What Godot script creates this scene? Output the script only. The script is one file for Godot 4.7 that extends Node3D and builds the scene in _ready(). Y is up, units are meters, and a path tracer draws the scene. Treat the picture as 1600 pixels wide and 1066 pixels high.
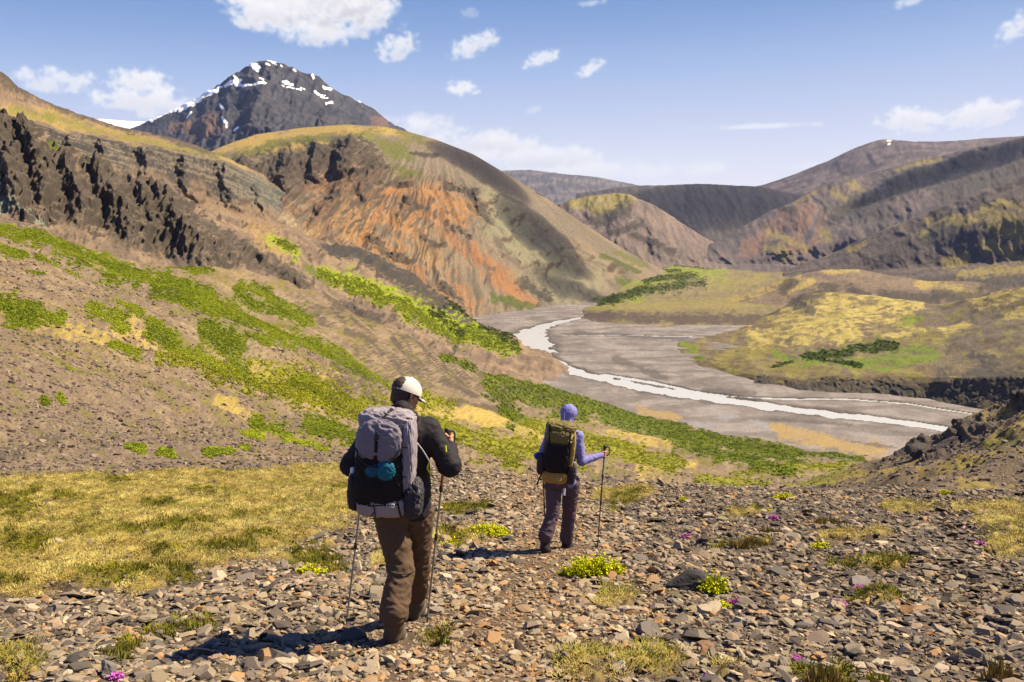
extends Node3D
# A mountain valley with a braided river; two hikers walk down a stony slope. Units are metres, y is up, the view looks along -z.
const FOCAL := 1400.0          # lens: focal length in pixels of a 1600 x 1066 frame
const TILT := 0.10896          # the camera looks this many radians below the level
const EYE := Vector3(0, 1.6, 0)
const FLOOR_Y := -98.4         # the river plain
const SLOPE := 0.195           # fall of the stony slope

var soft := FastNoiseLite.new()
var ridged := FastNoiseLite.new()
var cells := FastNoiseLite.new()
var plain := FastNoiseLite.new()
var rng := RandomNumberGenerator.new()
const LIFT := Color(1.24, 1.27, 1.12)
var lumps := FastNoiseLite.new()
var broad := FastNoiseLite.new()
var tilt_basis := Basis(Vector3.RIGHT, -TILT)
var used := {}
var tex := {}

func at(px: float, py: float, d: float) -> Vector3:      # the point d metres down the valley on the bearing of a map point
	var v := tilt_basis * Vector3((px - 800.0) / FOCAL, (533.0 - py) / FOCAL, -1.0)
	return EYE + v * (d / -v.z)

func chart(p: Vector3) -> Vector2:                       # bearing map of a point, the inverse of at()
	var v := (p - EYE) * tilt_basis
	var w := maxf(-v.z, 0.05)
	return Vector2(800.0 + v.x / w * FOCAL, 533.0 - v.y / w * FOCAL)

func numbered(called: String) -> String:
	if not used.has(called):
		used[called] = 0
		return called
	used[called] += 1
	return "%s_%03d" % [called, used[called]]

func tag(o: Node3D, label: String, category := "", group := "", kind := "") -> Node3D:
	if label: o.set_meta("label", label)
	if category: o.set_meta("category", category)
	if group: o.set_meta("group", group)
	if kind: o.set_meta("kind", kind)
	return o

func thing(called: String, where: Vector3, label: String, category: String, group := "") -> Node3D:
	var o := Node3D.new()
	o.name = numbered(called)
	o.position = where
	add_child(o, true)
	tag(o, label, category, group)
	return o

func put(called: String, mesh: Mesh, mat: Material, parent: Node3D = null, where := Vector3.ZERO) -> MeshInstance3D:
	var o := MeshInstance3D.new()
	o.mesh = mesh
	if mat: o.material_override = mat
	o.position = where
	if parent == null:
		o.name = numbered(called)
		add_child(o, true)
	else:
		var n := 0
		var nm := called
		while parent.has_node(NodePath(nm)):
			n += 1
			nm = "%s_%03d" % [called, n]
		o.name = nm
		parent.add_child(o, true)
	return o

func scatter_node(called: String, mesh: Mesh, mat: Material, where: Array, tint: PackedColorArray, parent: Node3D = null) -> MultiMeshInstance3D:
	var mm := MultiMesh.new()
	mm.transform_format = MultiMesh.TRANSFORM_3D
	mm.use_colors = true
	mm.mesh = mesh
	mm.instance_count = where.size()
	for i in where.size():
		mm.set_instance_transform(i, where[i])
		mm.set_instance_color(i, tint[i])
	var o := MultiMeshInstance3D.new()
	o.multimesh = mm
	o.material_override = mat
	if parent == null:
		o.name = numbered(called)
		add_child(o, true)
	else:
		o.name = called
		parent.add_child(o, true)
	o.set_meta("kind", "stuff")
	return o

func col(r: float, g: float, b: float) -> Color:          # real-world (linear) base colour
	return Color(r, g, b)

func flat_mat(c: Color, rough := 0.85) -> StandardMaterial3D:   # c is linear
	var m := StandardMaterial3D.new()
	m.albedo_color = c.linear_to_srgb()
	m.roughness = rough
	return m

func cloth_mat(c: Color, rough := 0.8, weave := 30.0, relief := 0.15) -> StandardMaterial3D:
	var m := flat_mat(c, rough)
	m.metallic_specular = 0.3
	m.albedo_texture = tex.cloth
	m.uv1_triplanar = true
	m.uv1_scale = Vector3.ONE * weave / 8.0
	m.heightmap_enabled = true
	m.heightmap_texture = tex.cloth
	m.heightmap_scale = relief
	return m

func noise_tex(n: FastNoiseLite, side: int, lo: float, hi: float) -> NoiseTexture2D:
	var t := NoiseTexture2D.new()
	t.width = side
	t.height = side
	t.seamless = true
	t.noise = n
	var g := Gradient.new()
	g.set_color(0, Color(lo, lo, lo))
	g.set_color(1, Color(hi, hi, hi))
	t.color_ramp = g
	return t

func mk_noise(kind: int, freq: float, oct: int, sd: int, frac := FastNoiseLite.FRACTAL_FBM) -> FastNoiseLite:
	var n := FastNoiseLite.new()
	n.noise_type = kind
	n.frequency = freq
	n.seed = sd
	n.fractal_type = frac
	n.fractal_octaves = oct
	return n

func earth_mat(span: float, relief: float, rough := 0.95) -> StandardMaterial3D:   # ground and rock: span is the metres that one texture covers
	var m := StandardMaterial3D.new()
	m.vertex_color_use_as_albedo = true
	m.roughness = rough
	m.metallic_specular = 0.3
	m.albedo_texture = tex.grain
	m.uv1_triplanar = true
	m.uv1_world_triplanar = true
	m.uv1_scale = Vector3.ONE / span
	m.heightmap_enabled = true
	m.heightmap_texture = tex.grain
	m.heightmap_scale = relief
	return m

# ---------- meshes from grids ----------
func grid_normals(p: PackedVector3Array, nu: int, nv: int) -> PackedVector3Array:
	var n := PackedVector3Array()
	n.resize(p.size())
	for j in nv:
		var j0 := maxi(j - 1, 0) * nu
		var j1 := mini(j + 1, nv - 1) * nu
		for i in nu:
			var a := p[j * nu + mini(i + 1, nu - 1)] - p[j * nu + maxi(i - 1, 0)]
			var b := p[j1 + i] - p[j0 + i]
			n[j * nu + i] = b.cross(a).normalized()
	return n

func grid_mesh(p: PackedVector3Array, n: PackedVector3Array, c: PackedColorArray, nu: int, nv: int) -> ArrayMesh:
	var idx := PackedInt32Array()
	idx.resize((nu - 1) * (nv - 1) * 6)
	var k := 0
	for j in nv - 1:
		for i in nu - 1:
			var a := j * nu + i
			idx[k] = a; idx[k + 1] = a + 1; idx[k + 2] = a + nu
			idx[k + 3] = a + 1; idx[k + 4] = a + nu + 1; idx[k + 5] = a + nu
			k += 6
	return arrays_mesh(p, n, c, idx)

func arrays_mesh(p: PackedVector3Array, n: PackedVector3Array, c: PackedColorArray, idx: PackedInt32Array) -> ArrayMesh:
	var arr := []
	arr.resize(Mesh.ARRAY_MAX)
	arr[Mesh.ARRAY_VERTEX] = p
	if n.size(): arr[Mesh.ARRAY_NORMAL] = n
	if c.size(): arr[Mesh.ARRAY_COLOR] = c
	arr[Mesh.ARRAY_INDEX] = idx
	var m := ArrayMesh.new()
	m.add_surface_from_arrays(Mesh.PRIMITIVE_TRIANGLES, arr)
	return m

func resample(row: Array, n: int) -> Array:               # [[px, py, d], ...] -> n points evenly along the row
	var acc := PackedFloat32Array([0.0])
	for i in range(1, row.size()):
		acc.append(acc[i - 1] + Vector2(row[i][0] - row[i - 1][0], row[i][1] - row[i - 1][1]).length())
	var pts := PackedVector3Array()
	var k := 0
	for i in n:
		var s := acc[-1] * i / (n - 1.0)
		while k < row.size() - 2 and acc[k + 1] < s:
			k += 1
		var t := clampf((s - acc[k]) / maxf(acc[k + 1] - acc[k], 0.001), 0, 1)
		var a = row[k]
		var b = row[k + 1]
		pts.append(Vector3(lerpf(a[0], b[0], t), lerpf(a[1], b[1], t), 1.0 / lerpf(1.0 / a[2], 1.0 / b[2], t)))
	# ease the corners along the row
	for pass_ in maxi(1, n / 90):
		var q := pts.duplicate()
		for i in range(1, n - 1):
			pts[i] = q[i - 1] * 0.25 + q[i] * 0.5 + q[i + 1] * 0.25
	return [pts]

# A hillside lofted through contour lines, from its skyline down to its foot. back: [metres behind the skyline, fall] of further lines on the far side.
func loft(rows: Array, nu: int, nv: int, back: Array, ease := 4) -> Dictionary:
	var lines := []
	var maps := []
	for r in rows:
		var pts: PackedVector3Array = resample(r, nu)[0]
		var w := PackedVector3Array()
		var m := PackedVector2Array()
		for p in pts:
			w.append(at(p.x, p.y, p.z))
			m.append(Vector2(p.x, p.y))
		lines.append(w)
		maps.append(m)
	var n_back := 0
	for b in back:
		var w := PackedVector3Array()
		for p in lines[n_back]:
			var away := Vector3(p.x - EYE.x, 0, p.z - EYE.z).normalized()
			w.append(p + away * b[0] - Vector3(0, b[1], 0))
		lines.push_front(w)
		maps.push_front(maps[0])
		n_back += 1
	# shares of the grid rows
	var spans := PackedFloat32Array()
	var total := 0.0
	for j in lines.size() - 1:
		var s := 0.0
		for i in range(0, nu, 8):
			s += (maps[j][i] - maps[j + 1][i]).length()
		s = maxf(s / (nu / 8.0), 1.0) + 4.0
		if j < n_back: s = 12.0
		spans.append(s)
		total += s
	var P := PackedVector3Array()
	var C := PackedVector2Array()
	P.resize(nu * nv)
	C.resize(nu * nv)
	var j := 0
	var done := 0.0
	for r in nv:
		var s := total * r / (nv - 1.0)
		while j < spans.size() - 1 and done + spans[j] < s:
			done += spans[j]
			j += 1
		var t := clampf((s - done) / spans[j], 0, 1)
		for i in nu:
			P[r * nu + i] = lines[j][i].lerp(lines[j + 1][i], t)
			C[r * nu + i] = maps[j][i].lerp(maps[j + 1][i], t)
	for pass_ in ease:
		var q := P.duplicate()
		for r in range(1, nv - 1):
			for i in nu:
				P[r * nu + i] = q[(r - 1) * nu + i] * 0.25 + q[r * nu + i] * 0.5 + q[(r + 1) * nu + i] * 0.25
	var vs := PackedFloat32Array([0.0])            # where each line lies, as a share of the way down
	for q in spans: vs.append(vs[-1] + q / total)
	return {"p": P, "c": C, "nu": nu, "nv": nv, "vs": vs.slice(n_back)}

# Raise the surface by relief(point, map, u, v, normal) metres along its normal and let rock stand out of the hillside by bluff(point, map, u, v) metres, then colour it with paint(point, map, normal, u, v).
func finish(f: Dictionary, relief: Callable, paint: Callable, bluff = null, rise := 0.0) -> void:
	var P: PackedVector3Array = f.p
	var C: PackedVector2Array = f.c
	var nu: int = f.nu
	var nv: int = f.nv
	var N := grid_normals(P, nu, nv)
	for r in nv:
		for i in nu:
			var k := r * nu + i
			var q := P[k]
			P[k] += N[k] * (relief.call(q, C[k], i / (nu - 1.0), r / (nv - 1.0), N[k]) as float)
			if bluff != null:
				P[k] += (Vector3(-q.x, 0, -q.z).normalized() + Vector3(0, rise, 0)) * (bluff.call(q, C[k], i / (nu - 1.0), r / (nv - 1.0)) as float)
	N = grid_normals(P, nu, nv)
	var K := PackedColorArray()
	K.resize(P.size())
	for r in nv:
		for i in nu:
			var k := r * nu + i
			K[k] = (paint.call(P[k], C[k], N[k], i / (nu - 1.0), r / (nv - 1.0)) as Color) * LIFT * ((1.0 + 0.30 * soft.get_noise_2d(C[k].x * 0.33, C[k].y * 0.42) + rng.randf_range(-0.13, 0.13)))
	f.p = P
	f.n = N
	f.k = K

func hill(called: String, f: Dictionary, mat: Material, label: String) -> MeshInstance3D:
	var o := put(called, grid_mesh(f.p, f.n, f.k, f.nu, f.nv), mat)
	tag(o, label, "terrain", "", "structure")
	return o

# Broken rock: blocks and ribs about s map units wide, -1 to 1
func crag(c: Vector2, s: float) -> float:
	var w := Vector2(soft.get_noise_2d(c.x / s * 0.7, c.y / s * 0.7), soft.get_noise_2d(c.x / s * 0.7 + 31.0, c.y / s * 0.7)) * 0.7
	var blocks := -1.1 - 1.6 * lumps.get_noise_2d(c.x / s + w.x, c.y / s * 0.62 + w.y) - 0.55 * 1.0
	return blocks * 0.8 + broad.get_noise_2d(c.x / s * 0.55 + w.y, c.y / s * 0.3) * 0.7 + ridged.get_noise_2d(c.x / s * 1.3, c.y / s * 1.3) * 0.35

# Buttresses: each is [x1, y1, x2, y2, left width, right width, height] on the map, steep on the left and leaning back on the right. Gives (height, share of steep rock)
func spurs(c: Vector2, list: Array) -> Vector2:
	var best := 0.0
	var rock := 0.0
	var jag := Vector2(soft.get_noise_2d(c.x / 22.0, c.y / 22.0), soft.get_noise_2d(c.x / 9.0 + 5.0, c.y / 9.0))
	for s in list:
		var a := Vector2(s[0], s[1])
		var ab := Vector2(s[2] - s[0], s[3] - s[1])
		var t := (c - a).dot(ab) / ab.length_squared()
		var q := c - a - ab * clampf(t, -0.2, 1.2)
		var across := (q.x * ab.y - q.y * ab.x) / ab.length() + jag.x * 8.0 + jag.y * 2.0
		var end_ := ss(-0.22, 0.12, t + jag.x * 0.15) * ss(1.22, 0.8, t + jag.x * 0.15)
		if end_ <= 0.0: continue
		var h := ss(-(s[4] as float), 0.0, across) if across < 0.0 else 1.0 - clampf(across / s[5], 0.0, 1.0)
		h *= end_
		if h * s[6] > best: best = h * s[6]
		rock = maxf(rock, end_ * ss(-1.5 * s[4], -0.6 * s[4], across) * ss(0.45 * s[5], 0.05 * s[5], across + jag.x * 8.0))
	return Vector2(best, rock)

func ss(a: float, b: float, x: float) -> float:
	return smoothstep(a, b, x)

# How far a patch reaches at a map point: s is [x1, y1, x2, y2, half-width, colour, strength, bounds ...]; wob and fine fray its edges
func reach(c: Vector2, s: Array, fray: float) -> float:
	var w: float = s[4]
	var far_ := w * 2.3
	if c.x < s[7] - far_ or c.x > s[8] + far_ or c.y < s[9] - far_ or c.y > s[10] + far_:
		return 0.0
	var a := Vector2(s[0], s[1])
	var ab := Vector2(s[2] - s[0], s[3] - s[1])
	var t := clampf((c - a).dot(ab) / maxf(ab.length_squared(), 0.01), 0, 1)
	var off := c - a - ab * t
	return (1.0 - ss(0.45, 1.25, off.length() / w + fray)) * (s[6] as float)

func fraying(c: Vector2, wob: float, fine: float) -> float:
	return wob * 0.45 + fine * 0.45 + soft.get_noise_2d(c.x * 0.022, c.y * 0.045) * 0.75 + soft.get_noise_2d(c.x * 0.09 + 7.0, c.y * 0.16) * 0.75

func patches(k: Color, c: Vector2, list: Array, wob: float, fine: float) -> Color:
	var fray := fraying(c, wob, fine)
	for s in list:
		var amt := reach(c, s, fray)
		if amt > 0.0:
			k = k.lerp(s[5], amt)
	return k

func amount(c: Vector2, list: Array, wob: float, fine: float) -> float:
	var fray := fraying(c, wob, fine)
	var most := 0.0
	for s in list:
		most = maxf(most, reach(c, s, fray))
	return most

func strips(list: Array, colour: Color, strength: float) -> Array:       # rows of [x1, y1, x2, y2, half-width]
	var out := []
	for s in list:
		out.append([s[0], s[1], s[2], s[3], s[4], colour, strength, minf(s[0], s[2]), maxf(s[0], s[2]), minf(s[1], s[3]), maxf(s[1], s[3])])
	return out

# ---------- the land ----------
func n3(n: FastNoiseLite, p: Vector3, f: float) -> float:
	return n.get_noise_3d(p.x * f, p.y * f, p.z * f)

const ORANGE := Color(0.32, 0.142, 0.055)
const RUST := Color(0.165, 0.080, 0.048)
const SCREE := Color(0.185, 0.128, 0.098)
const GREY := Color(0.175, 0.145, 0.125)
const PALE := Color(0.25, 0.215, 0.165)
const DARK := Color(0.042, 0.034, 0.032)
const ROCK := Color(0.085, 0.064, 0.056)
const TAN := Color(0.30, 0.205, 0.105)
const STRAW := Color(0.42, 0.305, 0.085)
const OLIVE := Color(0.145, 0.125, 0.022)
const GREEN := Color(0.115, 0.135, 0.014)
const LIME := Color(0.215, 0.245, 0.012)
const BUSH := Color(0.050, 0.075, 0.012)
const PURPLE := Color(0.150, 0.105, 0.100)

func mix_steep(k: Color, n: Vector3, rock: Color, lo: float, hi: float) -> Color:
	return k.lerp(rock, 1.0 - ss(lo, hi, n.y))

# -- stony slope under the hikers --
var EDGE := [[-400, 25], [0, 25.5], [330, 27.5], [540, 29.5], [680, 26.5], [800, 22.7], [1000, 20.0], [1200, 18.0], [1400, 17.7], [1700, 17.7]]

func edge_at(q: float) -> float:
	for i in range(1, EDGE.size()):
		if q < EDGE[i][0]:
			return lerpf(EDGE[i - 1][1], EDGE[i][1], clampf((q - EDGE[i - 1][0]) / float(EDGE[i][0] - EDGE[i - 1][0]), 0, 1))
	return 17.0

func path_off(x: float, d: float) -> float:               # metres sideways from the trodden line
	var mid := lerpf(-0.28, 0.55, ss(5.0, 10.2, d)) + 0.08 * sin(d * 1.1)
	return absf(x - mid)

func gh(x: float, d: float) -> float:
	var h := -SLOPE * d
	var q := 800.0 + FOCAL * x / maxf(d, 3.0)
	var over := maxf(0.0, d - edge_at(q))
	h -= over * over * 0.03 / (1.0 + over * 0.12)
	var calm := ss(0.4, 2.2, path_off(x, d))
	var roll := soft.get_noise_2d(x * 0.35, d * 0.35) * 0.10 + soft.get_noise_2d(x * 1.3 + 40.0, d * 1.3) * 0.035
	h += roll * (0.25 + 0.75 * calm) * ss(0.5, 4.0, d)
	return h

func gp(px: float, py: float) -> Vector3:                 # where the bearing meets the stony slope
	var d := 5.0
	for i in 24:
		var p := at(px, py, d)
		var gap := p.y - gh(p.x, d)
		d += gap / (SLOPE * -1.0 + (EYE.y - p.y) / d) * 0.8
		d = clampf(d, 3.0, 30.0)
	var e := at(px, py, d)
	return Vector3(e.x, gh(e.x, d), -d)

var MOSS_EDGE := PackedVector2Array([Vector2(-500, 724), Vector2(430, 720), Vector2(555, 735), Vector2(552, 775), Vector2(566, 802), Vector2(540, 832), Vector2(450, 846), Vector2(405, 876), Vector2(310, 893), Vector2(190, 918), Vector2(80, 930), Vector2(-500, 960)])
var MOSS_SPOTS := []
var GRASS_SPOTS := []

func moss_amount(c: Vector2, p: Vector3) -> float:
	var w := soft.get_noise_2d(p.x * 0.9, p.z * 0.9)
	var f := soft.get_noise_2d(p.x * 4.0 + 9.0, p.z * 4.0)
	var e := c + Vector2(w * 60.0 + f * 22.0, w * 16.0 + f * 9.0)
	if Geometry2D.is_point_in_polygon(e, MOSS_EDGE):
		return 1.0
	return amount(c, MOSS_SPOTS, w, f)

func green_amount(c: Vector2, p: Vector3) -> float:
	return amount(c, GRASS_SPOTS, soft.get_noise_2d(p.x * 1.1 + 5.0, p.z * 1.1), soft.get_noise_2d(p.x * 4.0, p.z * 4.0 + 3.0))

func moss_lift(x: float, d: float) -> float:              # cushions of moss
	return 0.05 + 0.05 * ridged.get_noise_2d(x * 0.9, d * 0.9) + 0.055 * soft.get_noise_2d(x * 2.2, d * 2.6) + 0.03 * soft.get_noise_2d(x * 6.0, d * 6.0)

func build_slope() -> MeshInstance3D:
	var m := []
	for s in [[1540, 822, 1700, 816, 12], [1390, 798, 1470, 793, 6], [1500, 800, 1600, 795, 7], [1560, 852, 1690, 846, 16], [1290, 842, 1380, 838, 6], [940, 778, 1010, 772, 9], [700, 798, 735, 796, 6], [690, 842, 745, 838, 9], [940, 942, 985, 938, 9], [890, 1048, 1040, 1042, 18], [1130, 1050, 1160, 1058, 10], [-60, 1030, 40, 1040, 22], [1140, 806, 1180, 802, 5], [590, 880, 630, 870, 5], [1365, 890, 1400, 885, 8], [1350, 940, 1390, 936, 9]]:
		m.append(s)
	MOSS_SPOTS = strips(m, Color(1, 0, 0), 1.0)
	var g := []
	for s in [[60, 862, 20, 850, 20], [-20, 800, 30, 805, 26], [130, 908, 300, 900, 11], [240, 868, 400, 862, 9], [460, 872, 520, 880, 17], [200, 835, 330, 826, 9], [370, 812, 420, 808, 7], [230, 797, 270, 794, 9], [170, 753, 200, 756, 7], [520, 770, 552, 762, 7], [30, 848, 70, 862, 16], [-20, 915, 30, 925, 10], [700, 798, 760, 792, 7], [690, 832, 720, 846, 9], [960, 792, 1000, 775, 8], [1120, 852, 1200, 846, 6], [1300, 882, 1420, 872, 7], [1150, 802, 1200, 798, 4], [1330, 938, 1400, 930, 9], [240, 985, 330, 972, 9], [170, 1020, 215, 1010, 10], [675, 1000, 700, 990, 10], [1240, 1052, 1330, 1058, 14], [80, 780, 120, 783, 6], [300, 770, 340, 775, 6], [380, 850, 430, 840, 8], [0, 790, 60, 770, 8]]:
		g.append(s)
	GRASS_SPOTS = strips(g, Color(1, 0, 0), 1.0)
	var nu := 420
	var nv := 400
	var P := PackedVector3Array()
	var K := PackedColorArray()
	P.resize(nu * nv)
	K.resize(nu * nv)
	for j in nv:
		var t := j / (nv - 1.0)
		var d := -14.0 + 18.5 * (t / 0.08) if t < 0.08 else 4.5 + 33.5 * pow((t - 0.08) / 0.92, 1.35)
		var half := 4.5 + maxf(d, 0.0) * 0.70
		for i in nu:
			var s := i / (nu - 1.0) * 2.0 - 1.0
			var x := s * half
			var p := Vector3(x, gh(x, d), -d)
			var k := (nv - 1 - j) * nu + i
			var kk := ROCK
			if d > 3.5:
				var c := chart(p)
				var ms := moss_amount(c, p)
				var gr := green_amount(c, p)
				var lump := ridged.get_noise_2d(x * 0.9, d * 0.9)
				var fine := soft.get_noise_2d(x * 6.0, d * 6.0)
				p.y += ms * moss_lift(x, d)
				kk = Color(0.155, 0.115, 0.088).lerp(Color(0.095, 0.072, 0.060), 0.5 + fine)
				kk = kk.lerp(Color(0.20, 0.115, 0.058), (1.0 - ss(0.15, 0.9, path_off(x, d) + 0.3 * fine)) * 0.5)
				var mk := Color(0.36, 0.26, 0.075).lerp(Color(0.085, 0.058, 0.038), ss(-0.02, 0.22, -soft.get_noise_2d(x * 2.2, d * 2.6) - fine * 0.35 - 0.05))
				kk = kk.lerp(mk, ms)
				kk = kk.lerp(OLIVE, gr * 0.8)
			P[k] = p
			K[k] = kk
	var o := put("ground", grid_mesh(P, grid_normals(P, nu, nv), K, nu, nv), earth_mat(1.1, 3.0))
	tag(o, "stony mountainside of broken slabs under the two hikers", "terrain", "", "structure")
	return o

# -- river plain --
var CHANNELS := []

func build_plain() -> void:
	plain_paint = strips([[1225, 676, 1290, 690, 13], [1280, 688, 1380, 704, 11], [1000, 640, 1060, 655, 8], [1210, 668, 1240, 672, 6]], Color(0.40, 0.275, 0.115), 0.85)
	plain_paint.append_array(strips([[1120, 648, 1140, 652, 6], [1175, 660, 1195, 668, 5], [1060, 660, 1110, 668, 5]], Color(0.30, 0.29, 0.31), 0.7))
	plain_paint.append_array(strips([[1000, 612, 1130, 626, 4], [1200, 655, 1330, 664, 3], [1100, 610, 1180, 616, 3], [1330, 690, 1400, 700, 3], [900, 520, 1100, 532, 3], [960, 560, 1040, 590, 6]], Color(0.11, 0.092, 0.088), 0.7))
	var main := [[925, 494, 6], [905, 497, 9], [880, 501, 12], [855, 507, 14], [835, 515, 20], [824, 524, 34], [832, 534, 34], [842, 545, 28], [850, 556, 18], [876, 571, 16], [912, 584, 20], [960, 595, 22], [1005, 605, 22], [1060, 613, 28], [1120, 622, 28], [1200, 634, 26], [1300, 646, 24], [1390, 656, 21], [1470, 668, 20], [1560, 684, 9], [1700, 705, 12]]
	var side := [[945, 586, 12], [990, 592, 10], [1030, 599, 10], [1100, 614, 8], [1160, 620, 6], [1230, 623, 4], [1330, 623, 4], [1420, 630, 4], [1500, 643, 5], [1560, 652, 6]]
	var far_ := [[880, 523, 3], [960, 523, 4], [1040, 525, 4], [1100, 526, 6], [1150, 525, 4], [1200, 524, 3]]
	var up_ := [[925, 494, 6], [1000, 480, 6], [1080, 460, 5], [1120, 446, 4], [1140, 436, 5], [1165, 432, 7], [1190, 434, 5], [1205, 438, 3]]
	for line in [main, side, far_, up_]:
		var w := []
		for q in line:
			var d: float = (FLOOR_Y - EYE.y) / (at(q[0], q[1], 1.0).y - EYE.y)
			var p := at(q[0], q[1], d)
			w.append([Vector2(p.x, d), maxf(q[2] * d / FOCAL * 0.85, 2.2), q[1]])
		CHANNELS.append(w)
	var nu := 300
	var nv := 330
	var P := PackedVector3Array()
	var K := PackedColorArray()
	P.resize(nu * nv)
	K.resize(nu * nv)
	for j in nv:
		var t := j / (nv - 1.0)
		var d := 150.0 + 250.0 * (t / 0.03) if t < 0.03 else (400.0 * pow(1450.0 / 400.0, (t - 0.03) / 0.8) if t < 0.83 else 1450.0 * pow(11000.0 / 1450.0, (t - 0.83) / 0.17))
		for i in nu:
			var s := i / (nu - 1.0)
			var x := d * lerpf(-0.035, 0.53, (s - 0.02) / 0.96)
			if i == 0: x = -d * 0.6 - 900.0
			if i == nu - 1: x = d * 0.75 + 900.0
			var k := (nv - 1 - j) * nu + i
			var p := Vector3(x, FLOOR_Y, -d)
			var n1 := soft.get_noise_2d(x * 0.02, d * 0.012)
			var n2 := soft.get_noise_2d(x * 0.09, d * 0.03)
			p.y += n1 * 0.5 + n2 * 0.2
			var kk := Color(0.320, 0.275, 0.260).lerp(Color(0.24, 0.203, 0.194), ss(-0.3, 0.4, n1 + n2 * 0.6))
			kk = kk.lerp(Color(0.12, 0.10, 0.095), ss(0.18, 0.5, ridged.get_noise_2d(x * 0.008 - d * 0.002, d * 0.016)) * 0.5)
			if d > 400 and d < 3600:
				var near := 1e9
				for line in CHANNELS:
					for a in line.size() - 1:
						var pa: Vector2 = line[a][0]
						var pb: Vector2 = line[a + 1][0]
						if d < minf(pa.y, pb.y) - 40 or d > maxf(pa.y, pb.y) + 40 or x < minf(pa.x, pb.x) - 40 or x > maxf(pa.x, pb.x) + 40:
							continue
						var ab := pb - pa
						var tt := clampf((Vector2(x, d) - pa).dot(ab) / maxf(ab.length_squared(), 0.01), 0, 1)
						var off := Vector2(x, d) - pa - ab * tt
						near = minf(near, Vector2(off.x, off.y * 0.6).length() / lerpf(line[a][1], line[a + 1][1], tt))
				var edge := near + 0.42 * soft.get_noise_2d(x * 0.055, d * 0.03) + 0.3 * n2
				p.y -= 1.9 * (1.0 - ss(0.75, 1.15, edge))
				kk = kk.lerp(Color(0.085, 0.07, 0.066), (1.0 - ss(1.1, 1.9, edge)) * 0.65)
			if d < 480 and d > 400: pass
			P[k] = p
			var c := chart(p)
			var wob := soft.get_noise_2d(x * 0.03, d * 0.02)
			kk = patches(kk, c, plain_paint, wob, n2)
			kk = kk * (1.0 + 0.13 * soft.get_noise_2d(c.x / 34.0 - c.y * 0.3, c.y / 2.6) + 0.26 * soft.get_noise_2d(c.x / 5.0, c.y / 2.0))
			K[k] = kk
	var o := put("river_plain", grid_mesh(P, grid_normals(P, nu, nv), K, nu, nv), earth_mat(22.0, 30.0))
	tag(o, "flat grey gravel plain of the braided river", "terrain", "", "structure")
	var wq := PackedVector3Array()
	var wn := 60
	for j in wn:
		for i in wn:
			var d := lerpf(400.0, 3400.0, pow(j / (wn - 1.0), 1.6))
			wq.append(Vector3(d * lerpf(-0.06, 0.55, i / (wn - 1.0)), FLOOR_Y - 0.75, -d))
	var ww := PackedVector3Array()
	for j in wn:
		for i in wn: ww.append(wq[(wn - 1 - j) * wn + i])
	var wm := StandardMaterial3D.new()
	wm.albedo_color = Color(0.42, 0.41, 0.40).linear_to_srgb()
	wm.roughness = 0.3
	wm.metallic_specular = 0.6
	wm.heightmap_enabled = true
	wm.heightmap_texture = tex.soft
	wm.heightmap_scale = 4.0
	wm.uv1_triplanar = true
	wm.uv1_world_triplanar = true
	wm.uv1_scale = Vector3.ONE / 7.0
	var river := put("river", grid_mesh(ww, grid_normals(ww, wn, wn), PackedColorArray(), wn, wn), wm)
	tag(river, "milky glacial river winding in bright braids over the gravel plain", "river", "", "structure")

var plain_paint := []

# -- hillside with green bands on the left --
var band_paint := []
var shrub_spots := []
var lush_spots := []

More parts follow.
